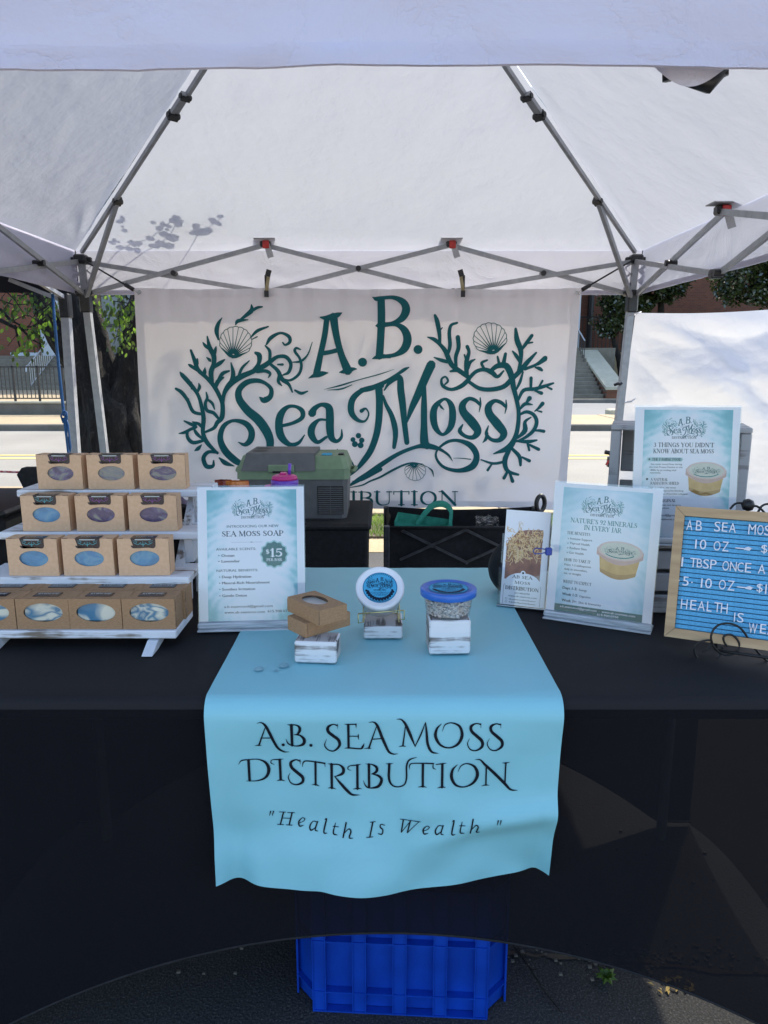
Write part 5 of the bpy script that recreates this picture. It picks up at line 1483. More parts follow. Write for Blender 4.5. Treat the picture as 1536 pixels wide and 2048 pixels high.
for sh, py, items, where in rows:
    y, z = SH[sh]; yy = y + .010
    for i, (px, soap, lr) in enumerate(items):
        p = at(px, py, yy)
        soap_box(p.x, yy + .001 * i, z + .0006, R((-3.0, 0, 2.5)[i] * (1 if sh == 3 else .5)), soap, 'stickerpurple' if soap[0] == 'pur' else 'stickerteal',
                 "kraft box with %s, %s on %s" % (desc[soap], lr, where), G1)
# bottom shelf: darker boxes, two deep
G2 = "dark kraft soap boxes two deep on the bottom shelf"
def soap_box2(x, y, z, soap, label, front):
    t = thing('soap_box', label, 'soap box', (x, y, z), R(rnd.uniform(-.6, .6)), G2)
    link('carton', cartd2, t)
    if front:
        key = ('s2', soap)
        o = soap_mb(.084, .046, .001, .0335, .040).build('soap_bar', soapm[soap], t)
    if 'lab2' not in proto:
        o = MB().box((-.024, .016, .0605), (.026, .038, .0617)).build('label', M['stickerblack']); proto['lab2'] = o.data; bpy.data.objects.remove(o)
        p = Print(lambda a, b_, l: Vector((a + .001, .030 - b_, .0620 + l)), 0, 1e-5); p.strokes('stickersilver', serif("SEA MOSS SOAP", -.02, .02, .004, .0075), 1); p.strokes('stickersilver', [[(-.021, -.003, .001), (.021, -.003, .001)]], 1)
        proto['lab2p'] = []
        for k, mb in p.m.items(): o = mb.build('label_print', M[k]); proto['lab2p'].append(o.data); bpy.data.objects.remove(o)
    lb_ = link('label', proto['lab2'], t)
    for d in proto['lab2p']: link('label_print', d, lb_)
    if 'seam2' not in proto:
        proto['seam2'] = []
        for m_ in (MB().box((.0502, .005, .004), (.0506, .0062, .022)), MB().box((.0502, .005, .034), (.0506, .0062, .056)), MB().box((-.0506, .005, .004), (-.0502, .0062, .056))):
            o = m_.build('seam', M['seam']); proto['seam2'].append(o.data); bpy.data.objects.remove(o)
    for d in proto['seam2']: link('seam', d, t)
lab_f = {3: "rightmost front box on the bottom shelf with bold blue soap swirls", 2: "front box with blue wave swirl, second from right on the bottom shelf", 1: "front box of mostly cream soap, third from right on the bottom shelf", 0: "bottom shelf front box cut off by the left picture edge"}
lab_b = {3: "rear box behind the rightmost bottom shelf box", 2: "rear box behind the second bottom shelf box from right", 1: "rear box behind the mostly cream soap box", 0: "rear box at the left picture edge on the bottom shelf"}
for k, px in enumerate((-18, 88.5, 193.5, 299.5)):
    p = at(px, 1262, SH[0][0] + .008)
    soap_box2(p.x, SH[0][0] + .008, SH[0][1] + .0006, ('cre', k), lab_f[k], True)
    soap_box2(p.x + .004, SH[0][0] + .0645, SH[0][1] + .0006, ('cre', k), lab_b[k], False)

# ================================================================== wooden blocks, loose boxes, tubs on the runner
ZR = TZ + .0068
def block(name_lab, px0, px1, pyb, h, d, yaw, label):
    a, b = onz(px0, pyb, ZR), onz(px1, pyb, ZR); w = (b - a).length
    t = MB().box((-w / 2, 0, 0), (w / 2, d, h), .0025)
    o = t.build('wood_block', [M['block']]); o.location = (a + b) / 2; o.rotation_euler = (0, 0, yaw)
    o.data.materials.append(M['blockend'])
    for p in o.data.polygons:
        if abs(p.normal.x) > .8 or p.normal.z > .8: p.material_index = 1
    tag(o, label, 'wooden block', 'distressed white wooden blocks on the runner'); return o
bk1 = block('', 588.7, 673.5, 1327, .0410, .052, R(-5), "low chippy white block under the two stacked kraft boxes")
bk2 = block('', 727.4, 805.3, 1278, .0265, .082, 0, "flat chippy white block under the tilted white tub")
bk3 = block('', 858, 940.6, 1309, .0660, .066, R(2), "tall chippy white block under the blue lidded tub of shells")
def loose_box(c0, c1, z, label, win):
    """c0 front corner, c1 end of long side, box .064 across"""
    c0, c1 = Vector(c0), Vector(c1); L = (c1 - c0).length; a = math.atan2(c1.y - c0.y, c1.x - c0.x)
    t = thing('soap_box', label, 'soap box', (c0.x, c0.y, z), a, "loose kraft soap boxes stacked on a block")
    return t, L
t1, L1_ = loose_box((-.1417, 1.236, 0), (-.0685, 1.299, 0), bk1.location.z + .0412, "lower brown kraft box of the crossed pair on the left block", False)
MB().box((0, 0, 0), (L1_ + .006, .060, .0275), .0008).build('carton', M['kraft2'], t1)
MB().box((.004, -.0004, .004), (.0046, .0004, .024)).build('seam', M['seam'], t1)
zt = bk1.location.z + .0412 + .0282
t2, L2_ = loose_box((-.1157, 1.222, 0), (-.0679, 1.261, 0), zt, "upper brown kraft box with oval window showing cream soap, on the left block", True)
W_, D_, H_ = L2_, .106, .0285
cm = carton_mb(W_, D_, H_, 0, D_ * .56, W_ * .33, D_ * .30)
cm.build('carton', M['kraft2'], t2, M=Matrix.Translation((W_ / 2, 0, H_)) @ Matrix.Rotation(R(-90), 4, 'X') @ Matrix.Scale(1, 4) if False else Matrix(((1, 0, 0, W_ / 2), (0, 0, 1, 0), (0, -1, 0, H_), (0, 0, 0, 1))))
vs, fs = disc2d(W_ / 2, D_ * .56, W_ * .33, D_ * .30, 32)
M['creamsoap'] = swirl("cream_soap", [(.74, .74, .66), (.82, .82, .76), (.68, .72, .66)], 14, 1)
MB().box((.007, .012, .003), (W_ - .007, D_ - .008, H_ - .006), .005).build('soap_bar', M['creamsoap'], t2)
MB().add([(x, y, H_ - .0009) for x, y in vs], fs).build('window_film', M['film'], t2)
MB().box((-.0003, -.0004, .002), (.0004, .0003, H_ - .002)).build('seam', M['seam'], t2)

# tilted white tub in a brass wire stand
tc = at(760, 1174, 1.372); el = R(47); nrm = Vector((0, -math.cos(el), math.sin(el)))
tub = thing('moss_tub', "white plastic tub with round blue logo lid, tilted in a brass wire stand", 'tub', tc)
Zr = Vector((0, 0, 1)).rotation_difference(nrm).to_matrix().to_4x4()
LIDR = .0485
MB().lathe([(.0385, -.052), (.0405, -.050), (.0435, -.010), (.0445, -.008)], 48, Zr).build('tub_body', M['tubwhite'], tub, True)
MB().lathe([(LIDR - .0015, -.0125), (LIDR, -.0115), (LIDR, -.003), (LIDR - .0012, -.0008), (LIDR - .004, .0), (LIDR - .0065, -.0002), (LIDR - .009, -.0022), (.001, -.0026)], 64, Zr, True, True).build('lid', M['tubwhite'], tub, True)
LR = .0345
vs, fs = disc2d(0, 0, LR, LR, 48); MB().add([Zr @ Vector((x, y, -.0018)) for x, y in vs], fs).build('lid_label', M['labelblue'], tub)
ex_ = Vector((1, 0, 0)); ey_ = nrm.cross(ex_)
lp = lambda x, y, l: ex_ * x - ey_ * y + nrm * (-.0016 + l)
def lidprint(pos, R_, parent):
    pr = Print(pos, 0, 1.2e-5)
    logo(pr, 'inkdark', 0, -.010 * R_ / .0345, R_ * 1.62, None)
    pr.strokes('inkdark', serif("DISTRIBUTION", -R_ * .36, R_ * .36, R_ * .22, R_ * .09), 1)
    for yy, ww in ((.34, .55), (.44, .45), (.53, .35)): pr.text('inkdark', "www.ab-seamoss.com" if yy == .44 else "ab.seamossd@gmail.com" if yy < .4 else "615.900.0750", -R_ * ww, R_ * ww, R_ * yy, R_ * .06)
    ring = []
    for k in range(26):
        a = R(15 + 150 * k / 25); rr_ = R_ * (.72 + .08 * (k % 2)); ring.append((math.cos(a) * rr_, math.sin(a) * rr_, R_ * .16))
    for k in range(0, 25): pr.strokes('inkdark', [[ring[k], ((ring[k][0] + ring[k + 1][0]) / 2 * .93, (ring[k][1] + ring[k + 1][1]) / 2 * .93, R_ * .05), ring[k + 1]]], 2)
    circ = [(math.cos(2 * math.pi * k / 40) * R_ * .97, math.sin(2 * math.pi * k / 40) * R_ * .97, R_ * .02) for k in range(40)]; circ.append(circ[0]); pr.strokes('inkdark', [circ], 1)
    for k in range(14):
        a = R(-140 + 100 * k / 13); c, s = math.cos(a), math.sin(a); pr.strokes('inkdark', [[(c * R_ * .86, s * R_ * .86, R_ * .04), (c * R_ * .92, s * R_ * .92, R_ * .04)]], 1)
        a = R(55 + 70 * k / 13); c, s = math.cos(a), math.sin(a); pr.strokes('inkdark', [[(c * R_ * .88, s * R_ * .88, R_ * .04), (c * R_ * .93, s * R_ * .93, R_ * .04)]], 1)
    for k, mb in pr.m.items(): mb.build('label_print', M[k], parent)
lidprint(lp, LR, tub)
ws = thing('wire_stand', "small brass wire easel holding the tilted white tub on the middle block", 'wire stand', (tc.x, tc.y, bk2.location.z + .0267))
WS = Matrix.Translation(-Vector((tc.x, tc.y, bk2.location.z + .0267)))
f = 1.345
A = [at(716.5, 1227.6, f), at(808.5, 1220.7, f)]
zb = bk2.location.z + .0285
wm = MB(); wm.tube([A[0], A[1]], .0013, 8)
for k, s in ((0, 1), (1, -1)):
    a = A[k]; yb = 1.39
    wm.tube([a, a + Vector((0, 0, -.019)), a + Vector((s * .009, .004, -.019)), a + Vector((s * .009, .03, .0)), Vector((a.x + s * .010, yb, zb + .030)), Vector((a.x + s * .012, yb + .02, zb))], .0012, 8)
    wm.tube([Vector((a.x + s * .010, yb, zb + .030)), Vector((a.x + s * .014, yb + .018, zb + .07))], .0012, 8)
    wm.tube([Vector((a.x + s * .010, f + .012, zb)), Vector((a.x + s * .012, yb + .03, zb))], .0012, 8)
wm.tube([Vector((A[0].x + .012, 1.41, zb)), Vector((A[1].x - .012, 1.41, zb))], .0012, 8)
wm.build('wire_frame', M['gold'], ws, True, M=WS)

# clear tub of shells with royal blue lid
tl = bk3.location + Vector((-.001, .038, .0662))
cs = thing('shell_tub', "clear plastic tub of small shells with royal blue lid on the tallest block", 'tub', tl)
MB().lathe([(.0395, 0), (.041, .0015), (.0465, .038), (.0478, .0385), (.0480, .0405)], 48, None, True, False).build('tub_body', M['tubclear'], cs, True)
MB().lathe([(.0515, .0385), (.0528, .0395), (.0530, .0505), (.0518, .0522), (.049, .0530), (.0455, .0528), (.0435, .0508), (.001, .0504)], 64, None, True, True).build('lid', M['lidblue'], cs, True)
for k in range(64):
    pass
vs, fs = disc2d(0, 0, .0375, .0375, 48); MB().add([(x, y, .0512) for x, y in vs], fs).build('lid_label', M['labelblue'], cs)
lidprint(lambda x, y, l: Vector((x, -y, .0514 + l)), .0375, cs)
sm = MB(); r2 = random.Random(3)
sm.lathe([(.030, .002), (.033, .01), (.036, .03), (.012, .035)], 24)
for k in range(620):
    a = r2.uniform(0, 6.283); z = r2.uniform(.004, .036); rm = .0385 + .0055 * z / .038; q = rm * r2.uniform(.84, .97)
    c = Vector((q * math.cos(a), q * math.sin(a), z)); rot = Matrix.Rotation(r2.uniform(0, 6), 4, Vector((r2.uniform(-1, 1), r2.uniform(-1, 1), r2.uniform(-1, 1))).normalized())
    s = r2.uniform(.0032, .0058); T = Matrix.Translation(c) @ rot @ Matrix.Diagonal((s, s * .62, s * .38, 1))
    b = []; 
    for i in range(1, 4):
        th = math.pi * i / 4
        for j in range(6): b.append(T @ Vector((math.sin(th) * math.cos(j * math.pi / 3) * (1.2 - .25 * i), math.sin(th) * math.sin(j * math.pi / 3), math.cos(th))))
    b += [T @ Vector((0, 0, 1)), T @ Vector((0, 0, -1))]
    fs = [(i * 6 + j, i * 6 + (j + 1) % 6, (i + 1) * 6 + (j + 1) % 6, (i + 1) * 6 + j) for i in range(2) for j in range(6)] + [(18, j, (j + 1) % 6) for j in range(6)] + [(19, 12 + (j + 1) % 6, 12 + j) for j in range(6)]
    sm.add(b, fs)
o = sm.build('shell_pieces', M['shell'], cs, True); o['kind'] = 'stuff'

# ================================================================== ACRYLIC SIGNS
def poster_mat(name, mode):
    m, nt, b = nmat(name)
    tc = N(nt, "ShaderNodeTexCoord"); mp = N(nt, "ShaderNodeMapping"); nt.links.new(tc.outputs['Object'], mp.inputs[0])
    mp.inputs['Scale'].default_value = (1 / .19, 1, 1 / .25)
    ln = N(nt, "ShaderNodeVectorMath", operation='LENGTH')
    n1 = N(nt, "ShaderNodeTexNoise", i_Scale=26.0, i_Detail=3.0); nt.links.new(tc.outputs['Object'], n1.inputs[0])
    wv = N(nt, "ShaderNodeTexWave", wave_type='RINGS', rings_direction='Y'); wv.inputs['Scale'].default_value = 18; wv.inputs['Distortion'].default_value = 6; wv.inputs['Detail'].default_value = 3; nt.links.new(tc.outputs['Object'], wv.inputs[0])
    sub = N(nt, "ShaderNodeVectorMath", operation='SUBTRACT'); sub.inputs[1].default_value = (0, 0, .52); nt.links.new(mp.outputs[0], sub.inputs[0])
    mul = N(nt, "ShaderNodeVectorMath", operation='MULTIPLY'); mul.inputs[1].default_value = (1.25, 0, .92); nt.links.new(sub.outputs[0], mul.inputs[0]); nt.links.new(mul.outputs[0], ln.inputs[0])
    a1 = N(nt, "ShaderNodeMath", operation='MULTIPLY_ADD'); a1.inputs[1].default_value = .42; nt.links.new(n1.outputs[0], a1.inputs[0]); nt.links.new(ln.outputs['Value'], a1.inputs[2])
    a2 = N(nt, "ShaderNodeMath", operation='MULTIPLY_ADD'); a2.inputs[1].default_value = .05; nt.links.new(wv.outputs['Fac'], a2.inputs[0]); nt.links.new(a1.outputs[0], a2.inputs[2])
    k = {'a': [(.62, (.76, .78, .82)), (.76, (.60, .73, .78)), (.88, (.22, .52, .57)), (1.0, (.10, .38, .43))],
         'b': [(.62, (.70, .76, .81)), (.80, (.48, .66, .73)), (1.0, (.26, .50, .57))]}[mode]
    r = ramp(nt, a2.outputs[0], k); nt.links.new(r.outputs[0], b.inputs['Base Color']); b.inputs['Roughness'].default_value = .5; return m
M['posterA'] = poster_mat("teal_watercolour_print", 'a'); M['posterB'] = poster_mat("pale_teal_print", 'b')
def sign(label, bl, br, lean, pm, H=.279, W=.216, base=True, parea=(.085, .93, .02, .985)):
    """bl, br: front base corners on the surface; local x right, y back, z up the leaning sheet"""
    bl, br = Vector(bl), Vector(br); c = (bl + br) / 2; a = math.atan2(br.y - bl.y, br.x - bl.x)
    t = thing('acrylic_sign', label, 'sign', c, a, "leaning acrylic sign holders with printed sheets")
    Lm = Matrix.Translation((0, .018, .012)) @ Matrix.Rotation(-lean, 4, 'X')
    if base:
        MB().box((-W / 2 - .002, 0, 0), (W / 2 + .002, .052, .004), .001).build('base_plate', M['acrylicedge'], t)
        MB().box((-W / 2 - .002, .006, .004), (W / 2 + .002, .026, .017), .003).build('base_block', M['acrylicedge'], t)
    e = empty_part('sheet_holder', t); e.matrix_local = Lm
    MB().box((-W / 2 - .0015, -.0022, -.006), (W / 2 + .0015, -.0007, H + .004)).build('acrylic_front', M['acrylic'], e)
    MB().box((-W / 2 - .0015, .0016, -.006), (W / 2 + .0015, .0032, H + .004)).build('acrylic_back', M['acrylic'], e)
    MB().box((-W / 2, .0, 0), (W / 2, .0009, H)).build('paper_sheet', M['paper'], e)
    x0, x1, z0, z1 = -W / 2 + W * parea[0], -W / 2 + W * parea[1], H * (1 - parea[3]), H * (1 - parea[2])
    MB().add([(x0, -.00008, z0), (x1, -.00008, z0), (x1, -.00008, z1), (x0, -.00008, z1)], [(0, 1, 2, 3)]).build('printed_background', M[pm], e)
    pos = lambda u, v, l: Vector((-W / 2 + u * W, -.00012 - l, H * (1 - v)))
    return t, e, Print(lambda u, v, l: Vector((-W / 2 + u * W, -.00012 - l, H - v * W)), 0, 1.0e-5), H / W
def finish(pr, e, nm='printed_text'):
    for k, mb in pr.m.items(): mb.build(nm, M[k], e)
# coordinates on a sheet: u across 0..1, v down in sheet HEIGHTS (converted)
def plogo(pr, A, cx, cy, w, ink1='inkteal', ink2='printgreen', dv=.262):
    logo(pr, ink1, cx, cy * A, w, ('inkdark', dv), 0, ink2, .92)
M['printgreen'] = ink("sea_green_print", (.03, .22, .22), .5)
M['jargold'] = speck("printed_gel_gold", (.48, .27, .06), (.60, .36, .11), 40, .5, bs=0)
M['jargold2'] = speck("printed_gel_shade", (.34, .18, .04), (.42, .23, .06), 40, .5, bs=0)
M['jarpink'] = ink("printed_pink_lid", (.56, .36, .31), .5)
M['jarcream'] = ink("printed_cream_label", (.60, .60, .50), .5)
M['jarrim'] = ink("printed_lid_rim", (.66, .50, .45), .5)
def jar_print(pr, cx, cy, w, rot=0.):
    """printed photo of a small lidded jar; cx,cy lid centre in sheet widths"""
    def P_(vs): return [(cx + (x * math.cos(rot) - y * math.sin(rot)) * w, cy + (x * math.sin(rot) + y * math.cos(rot)) * w) for x, y in vs]
    body = [(-.44, .12)] + [(-.44 + .06 * k / 4, .12 + .40 * k / 4) for k in range(1, 5)] + [(-.38 + .76 * k / 12, .52 + .12 * math.sin(math.pi * k / 12)) for k in range(1, 12)] + [(.38 + .06 * k / 4, .52 - .40 * k / 4) for k in range(5)]
    pr.poly('jargold', P_(body), 2e-5)
    low = [(-.395, .44)] + [(-.38 + .76 * k / 12, .52 + .12 * math.sin(math.pi * k / 12)) for k in range(13)] + [(.395, .44)] + [(.38 - .76 * k / 10, .44 + .09 * math.sin(math.pi * k / 10)) for k in range(1, 10)]
    pr.poly('jargold2', P_(low), 5e-5)
    rim = [(-.5 + 1.0 * k / 16, .13 + .19 * math.sin(math.pi * k / 16)) for k in range(17)] + [(.5, .0)] + [(.5 - 1.0 * k / 16, -.02 - .18 * math.sin(math.pi * k / 16)) for k in range(17)]
    pr.poly('jarpink', P_(rim), 8e-5)
    pr.lay('jarrim', P_(disc2d(0, 0, .485, .215, 32)[0]), [tuple(range(32))], 1.1e-4)
    pr.lay('jarcream', P_(disc2d(0, 0, .43, .185, 32)[0]), [tuple(range(32))], 1.4e-4)
    f = lambda sts, g: [[(cx + (x - 733) * w * .72 / 760, cy + (y - 790) * w * .36 / 760, ww * w * .6 / 760) for x, y, ww in st] for st in sts]
    pr.strokes('inkteal', f(ART_NAME, 1), 2, 5.5e-4, False); pr.strokes('printgreen', f(ART_WEED[::2], 1), 1, 5e-4, False)
    pr.strokes('printgreen', [[(cx + .36 * w * math.cos(R(q)), cy + .155 * w * math.sin(R(q)), w * .02) for q in range(35, 150, 14)]], 2, 5e-4)

# left sign
t, e, pr, A = sign("acrylic sign reading SEA MOSS SOAP with a green $15 seal, beside the soap rack", onz(401, 1268, TZ + .001), onz(606, 1258, TZ + .006), R(11), 'posterA')
plogo(pr, A, .515, .150, .40)
V = lambda v: v * A
pr.text('inkgrey', "INTRODUCING OUR NEW", .27, .757, V(.297), V(.019))
pr.strokes('inkdark', serif("SEA MOSS SOAP", .222, .803, V(.360), V(.036)), 2)
pr.strokes('inkgrey', [[(.31, V(.405), .0015), (.60, V(.405), .0015)], [(.485, V(.405), .001), (.50, V(.405), .008), (.515, V(.405), .001)]], 1)
pr.text('inkgrey', "AVAILABLE SCENTS:", .166, .54, V(.463), V(.018))
for s_, v, x1 in (("• Ocean", .510, .335), ("• Lavender", .552, .388)): pr.text('inkdark', s_, .185, x1, V(v), V(.019), bold=1)
pr.text('inkgrey', "NATURAL BENEFITS:", .168, .557, V(.620), V(.018))
for s_, v, x1 in (("• Deep Hydration", .667, .49), ("• Mineral-Rich Nourishment", .712, .665), ("• Soothes Irritation", .758, .525), ("• Gentle Detox", .805, .45)): pr.text('inkdark', s_, .19, x1, V(v), V(.019), bold=1)
pr.text('inkdark', "a.b.seamossd@gmail.com", .235, .69, V(.886), V(.018)); pr.text('inkdark', "www.ab-seamoss.com", .235, .615, V(.928), V(.018)); pr.text('inkdark', "615.900.0750", .642, .872, V(.926), V(.018))
M['sealpale'] = ink("pale_seal_edge", (.35, .58, .58), .5)
scal = lambda cx, cy, r, n=12: [(cx + r * (1 + .055 * math.cos(n * a)) * math.cos(a), cy + r * (1 + .055 * math.cos(n * a)) * math.sin(a)) for a in (2 * math.pi * k / 96 for k in range(96))]
pr.poly('sealpale', scal(.712, V(.497), .130), 3e-5); pr.poly('inkgreen', scal(.712, V(.497), .116), 6e-5)
pr.strokes('inkwhite', serif("$", .632, .668, V(.493), V(.032)), 3, 6e-4); pr.strokes('inkwhite', serif("15", .672, .79, V(.513), V(.055)), 4, 6e-4)
pr.strokes('inkwhite', serif("PER BAR", .640, .785, V(.546), V(.018)), 2, 6e-4)
finish(pr, e)

# right sign
t, e, pr, A = sign("acrylic sign headed NATURE'S 92 MINERALS IN EVERY JAR, beside the brochure holder", onz(1086.6, 1238, TZ + .001), onz(1299, 1270, TZ + .001), R(8.5), 'posterB', parea=(.085, .915, .03, .965))
plogo(pr, A, .47, .150, .41)
pr.strokes('printgreen', serif("NATURE'S 92 MINERALS", .175, .80, V(.292), V(.033)), 2); pr.strokes('printgreen', serif("IN EVERY JAR", .31, .66, V(.340), V(.033)), 2)
pr.strokes('inkgrey', serif("THE BENEFITS", .15, .375, V(.385), V(.021)), 1)
for s_, v, x1 in (("✓ Immune Support", .425, .395), ("✓ Thyroid Health", .461, .375), ("✓ Radiant Skin", .497, .35), ("✓ Gut Health", .533, .325)): pr.text('inkgrey', s_.replace("✓ ", "v "), .16, x1, V(v), V(.017))
pr.strokes('inkgrey', serif("HOW TO TAKE IT", .145, .40, V(.592), V(.021)), 1)
for s_, v, x1 in (("Enjoy 1-2 tablespoons", .626, .405), ("daily in smoothies,", .660, .375), ("tea, or straight.", .692, .32)): pr.text('inkgrey', s_, .15, x1, V(v), V(.016))
pr.strokes('inkgrey', serif("WHAT TO EXPECT", .15, .425, V(.760), V(.022)), 1)
for s_, v, x1, s2, x2 in (("Days 1-3:", .808, .29, "Energy", .385), ("Week 1-2:", .856, .30, "Digestion", .425), ("Week 3+:", .904, .295, "Skin & Immunity", .53)):
    pr.text('inkgrey', s_, .15, x1, V(v), V(.021), bold=1); pr.text('inkgrey', s2, x1 + .02, x2, V(v), V(.016))
pr.poly('inktealbox', [(.085, V(.925)), (.915, V(.925)), (.915, V(.985)), (.085, V(.985))], 2e-5)
pr.text('inkwhite', "a.b.seamossd@gmail.com  ·  www.ab-seamoss.com", .14, .85, V(.950), V(.016), 6e-4); pr.text('inkwhite', "615.900.0750", .50, .70, V(.975), V(.016), 6e-4)
jar_print(pr, .665, V(.475), .43, .04)
finish(pr, e)

# upright crate, low crate and the third sign
cr1 = thing('wooden_crate', "tall weathered grey crate standing on end behind the three things sign", 'crate', (.668, 1.63, TT0), R(-19))
x0, x1, y0, y1, h = -.148, .148, 0, .15, .385
MB().box((x0, y0, 0), (x0 + .022, y1, h), .002).build('side_board', M['crategrey'], cr1)
MB().box((x1 - .022, y0, 0), (x1, y1, h), .002).build('side_board', M['crategrey'], cr1)
for k in range(3): MB().box((x0 + .024, y1 - .012, .012 + k * .13), (x1 - .024, y1 - .002, .12 + k * .13), .002).build('back_slat', M['crategrey'], cr1)
MB().box((x0, y0 - .004, h + .001), (x1, y1, h + .013), .002).build('end_board', M['crategrey'], cr1)
cr2 = thing('wooden_crate', "low slatted grey crate under the three things sign, behind the letter board", 'crate', (.64, 1.492, TT0), R(-3))
for k in range(3): MB().box((-.125, 0, .004 + k * .049), (.16, .010, .044 + k * .049), .002).build('front_slat', M['crategrey'], cr2)
for k in range(3): MB().box((-.125, .11, .004 + k * .049), (.16, .12, .044 + k * .049), .002).build('back_slat', M['crategrey'], cr2)
for x in (-.115, .14): MB().box((x, .0105, .004), (x + .014, .1095, .146), .002).build('corner_post', M['crategrey'], cr2)
MB().box((-.125, 0, .1485), (.16, .12, .156), .001).build('top_board', M['crategrey'], cr2)
zc = TT0 + .157
t, e, pr, A = sign("acrylic sign headed 3 THINGS YOU DIDN'T KNOW ABOUT SEA MOSS, on a crate at right", (.527, 1.482, zc), (.743, 1.470, zc), R(6), 'posterA', H=.279)
plogo(pr, A, .475, .148, .44)
pr.strokes('inkdark', serif("3 THINGS YOU DIDN'T", .185, .765, V(.298), V(.031)), 2); pr.strokes('inkdark', serif("KNOW ABOUT SEA MOSS", .185, .765, V(.345), V(.031)), 2)
pr.poly('sealpale', [(.135, V(.378)), (.46, V(.378)), (.475, V(.392)), (.46, V(.408)), (.135, V(.408)), (.12, V(.392))], 3e-5)
pr.strokes('inkdark', serif("THE FAMINE FOOD", .175, .455, V(.402), V(.020)), 1, 6e-4)
pr.lay('inkgrey', *disc2d(.150, V(.392), .010, .010, 8), 6e-5); pr.lay('inkgrey', *disc2d(.135, V(.543), .012, .012, 8), 6e-5)
for s_, v, x0_, x1_ in (("Sea moss saved lives during", .435, .165, .465), ("the Irish Potato Famine in the", .457, .15, .470), ("1800s by providing vital", .480, .16, .41), ("nutrients.", .500, .16, .265)): pr.text('inkgrey', s_, x0_, x1_, V(v), V(.013))
pr.strokes('inkdark', serif("A NATURAL", .170, .335, V(.555), V(.020)), 1); pr.strokes('inkdark', serif("RADIATION SHIELD", .170, .445, V(.583), V(.020)), 1)
for s_, v, x0_, x1_ in (("High in iodine, sea moss", .612, .155, .415), ("protects the thyroid by blocking", .636, .155, .49), ("the absorption of harmful radiation.", .660, .155, .535)): pr.text('inkgrey', s_, x0_, x1_, V(v), V(.013))
pr.strokes('inkdark', serif("THE ORIGINAL", .170, .42, V(.715), V(.020)), 1)
for s_, v, x1_ in (("It thickens stews and desserts", .745, .47), ("for coastal kitchens.", .768, .36), ): pr.text('inkgrey', s_, .155, x1_, V(v), V(.013))
pr.text('inkdark', "a.b.seamossd@gmail.com", .15, .50, V(.825), V(.016)); pr.text('inkdark', "www.ab-seamoss.com", .15, .46, V(.855), V(.016))
jar_print(pr, .70, V(.475), .39, .05)
finish(pr, e)

# brochure holder
bl_, br_ = onz(995, 1216, TZ + .002), onz(1091, 1226, TZ + .002); c = (bl_ + br_) / 2; a = math.atan2(br_.y - bl_.y, br_.x - bl_.x)
bh = thing('brochure_holder', "clear acrylic holder standing between the runner and the minerals sign", 'brochure holder', c, a)
ln_ = R(11); Lm = Matrix.Translation((0, .016, .004)) @ Matrix.Rotation(-ln_, 4, 'X')
e = empty_part('pocket', bh); e.matrix_local = Lm
MB().box((-.056, .012, 0), (.056, .0135, .16)).build('back_panel', M['acrylic'], e)
MB().add([(-.056, -.010, 0), (.056, -.010, 0), (.056, -.010, .085), (.040, -.010, .085), (.032, -.010, .072), (-.032, -.010, .072), (-.040, -.010, .085), (-.056, -.010, .085),
          (-.056, -.0088, 0), (.056, -.0088, 0), (.056, -.0088, .085), (.040, -.0088, .085), (.032, -.0088, .072), (-.032, -.0088, .072), (-.040, -.0088, .085), (-.056, -.0088, .085)],
         [tuple(range(8)), tuple(range(8, 16))[::-1]] + [(i, i + 8, (i + 1) % 8 + 8, (i + 1) % 8) for i in range(8)]).build('front_lip', M['acrylic'], e)
for s in (-1, 1): MB().box((s * .056, -.0088, 0), (s * .0548, .012, .085)).build('side_panel', M['acrylic'], e)
MB().box((-.056, -.010, -.0015), (.056, .0135, 0)).build('bottom_panel', M['acrylicedge'], e)
MB().box((-.056, -.010, -.004), (.056, .06, -.0022)).build('base_plate', M['acrylic'], bh, M=Matrix.Translation((0, .012, .006)))
br = thing('brochure', "white folded brochure with golden sea moss photo in the clear holder", 'brochure', c + Vector((0, 0, .005)), a)
BWd, BHt = .0975, .212
e = empty_part('folded_sheets', br); e.matrix_local = Matrix.Translation((-.001, .016, .001)) @ Matrix.Rotation(-ln_, 4, 'X') @ Matrix.Rotation(R(.6), 4, 'Y')
for k in range(4): MB().box((-BWd / 2 + k * .0004, -.005 + k * .0032, 0), (BWd / 2 + k * .0003, -.0042 + k * .0032, BHt - k * .0008)).build('leaflet', M['paper'], e)
pr = Print(lambda u, v, l: Vector((-BWd / 2 + u * BWd, -.0052 - l, BHt - v * BWd)), 0, 6e-6); A = BHt / BWd; V = lambda v: v * A
M['photobrown'] = speck("printed_brown_water", (.17, .065, .045), (.30, .13, .08), 50, .4, bs=0)
M['mossgold'] = speck("printed_moss_gold", (.62, .40, .17), (.74, .52, .27), 120, .5, bs=0); M['mossdark'] = speck("printed_moss_amber", (.30, .14, .05), (.42, .22, .09), 120, .5, bs=0); M['mosspale'] = ink("printed_moss_pale", (.66, .50, .30), .5)
pr.poly('photobrown', [(.06, V(.36)), (.16, V(.30)), (.30, V(.22)), (.5, V(.20)), (.86, V(.19)), (.86, V(.73)), (.06, V(.73))])
r3 = random.Random(21)
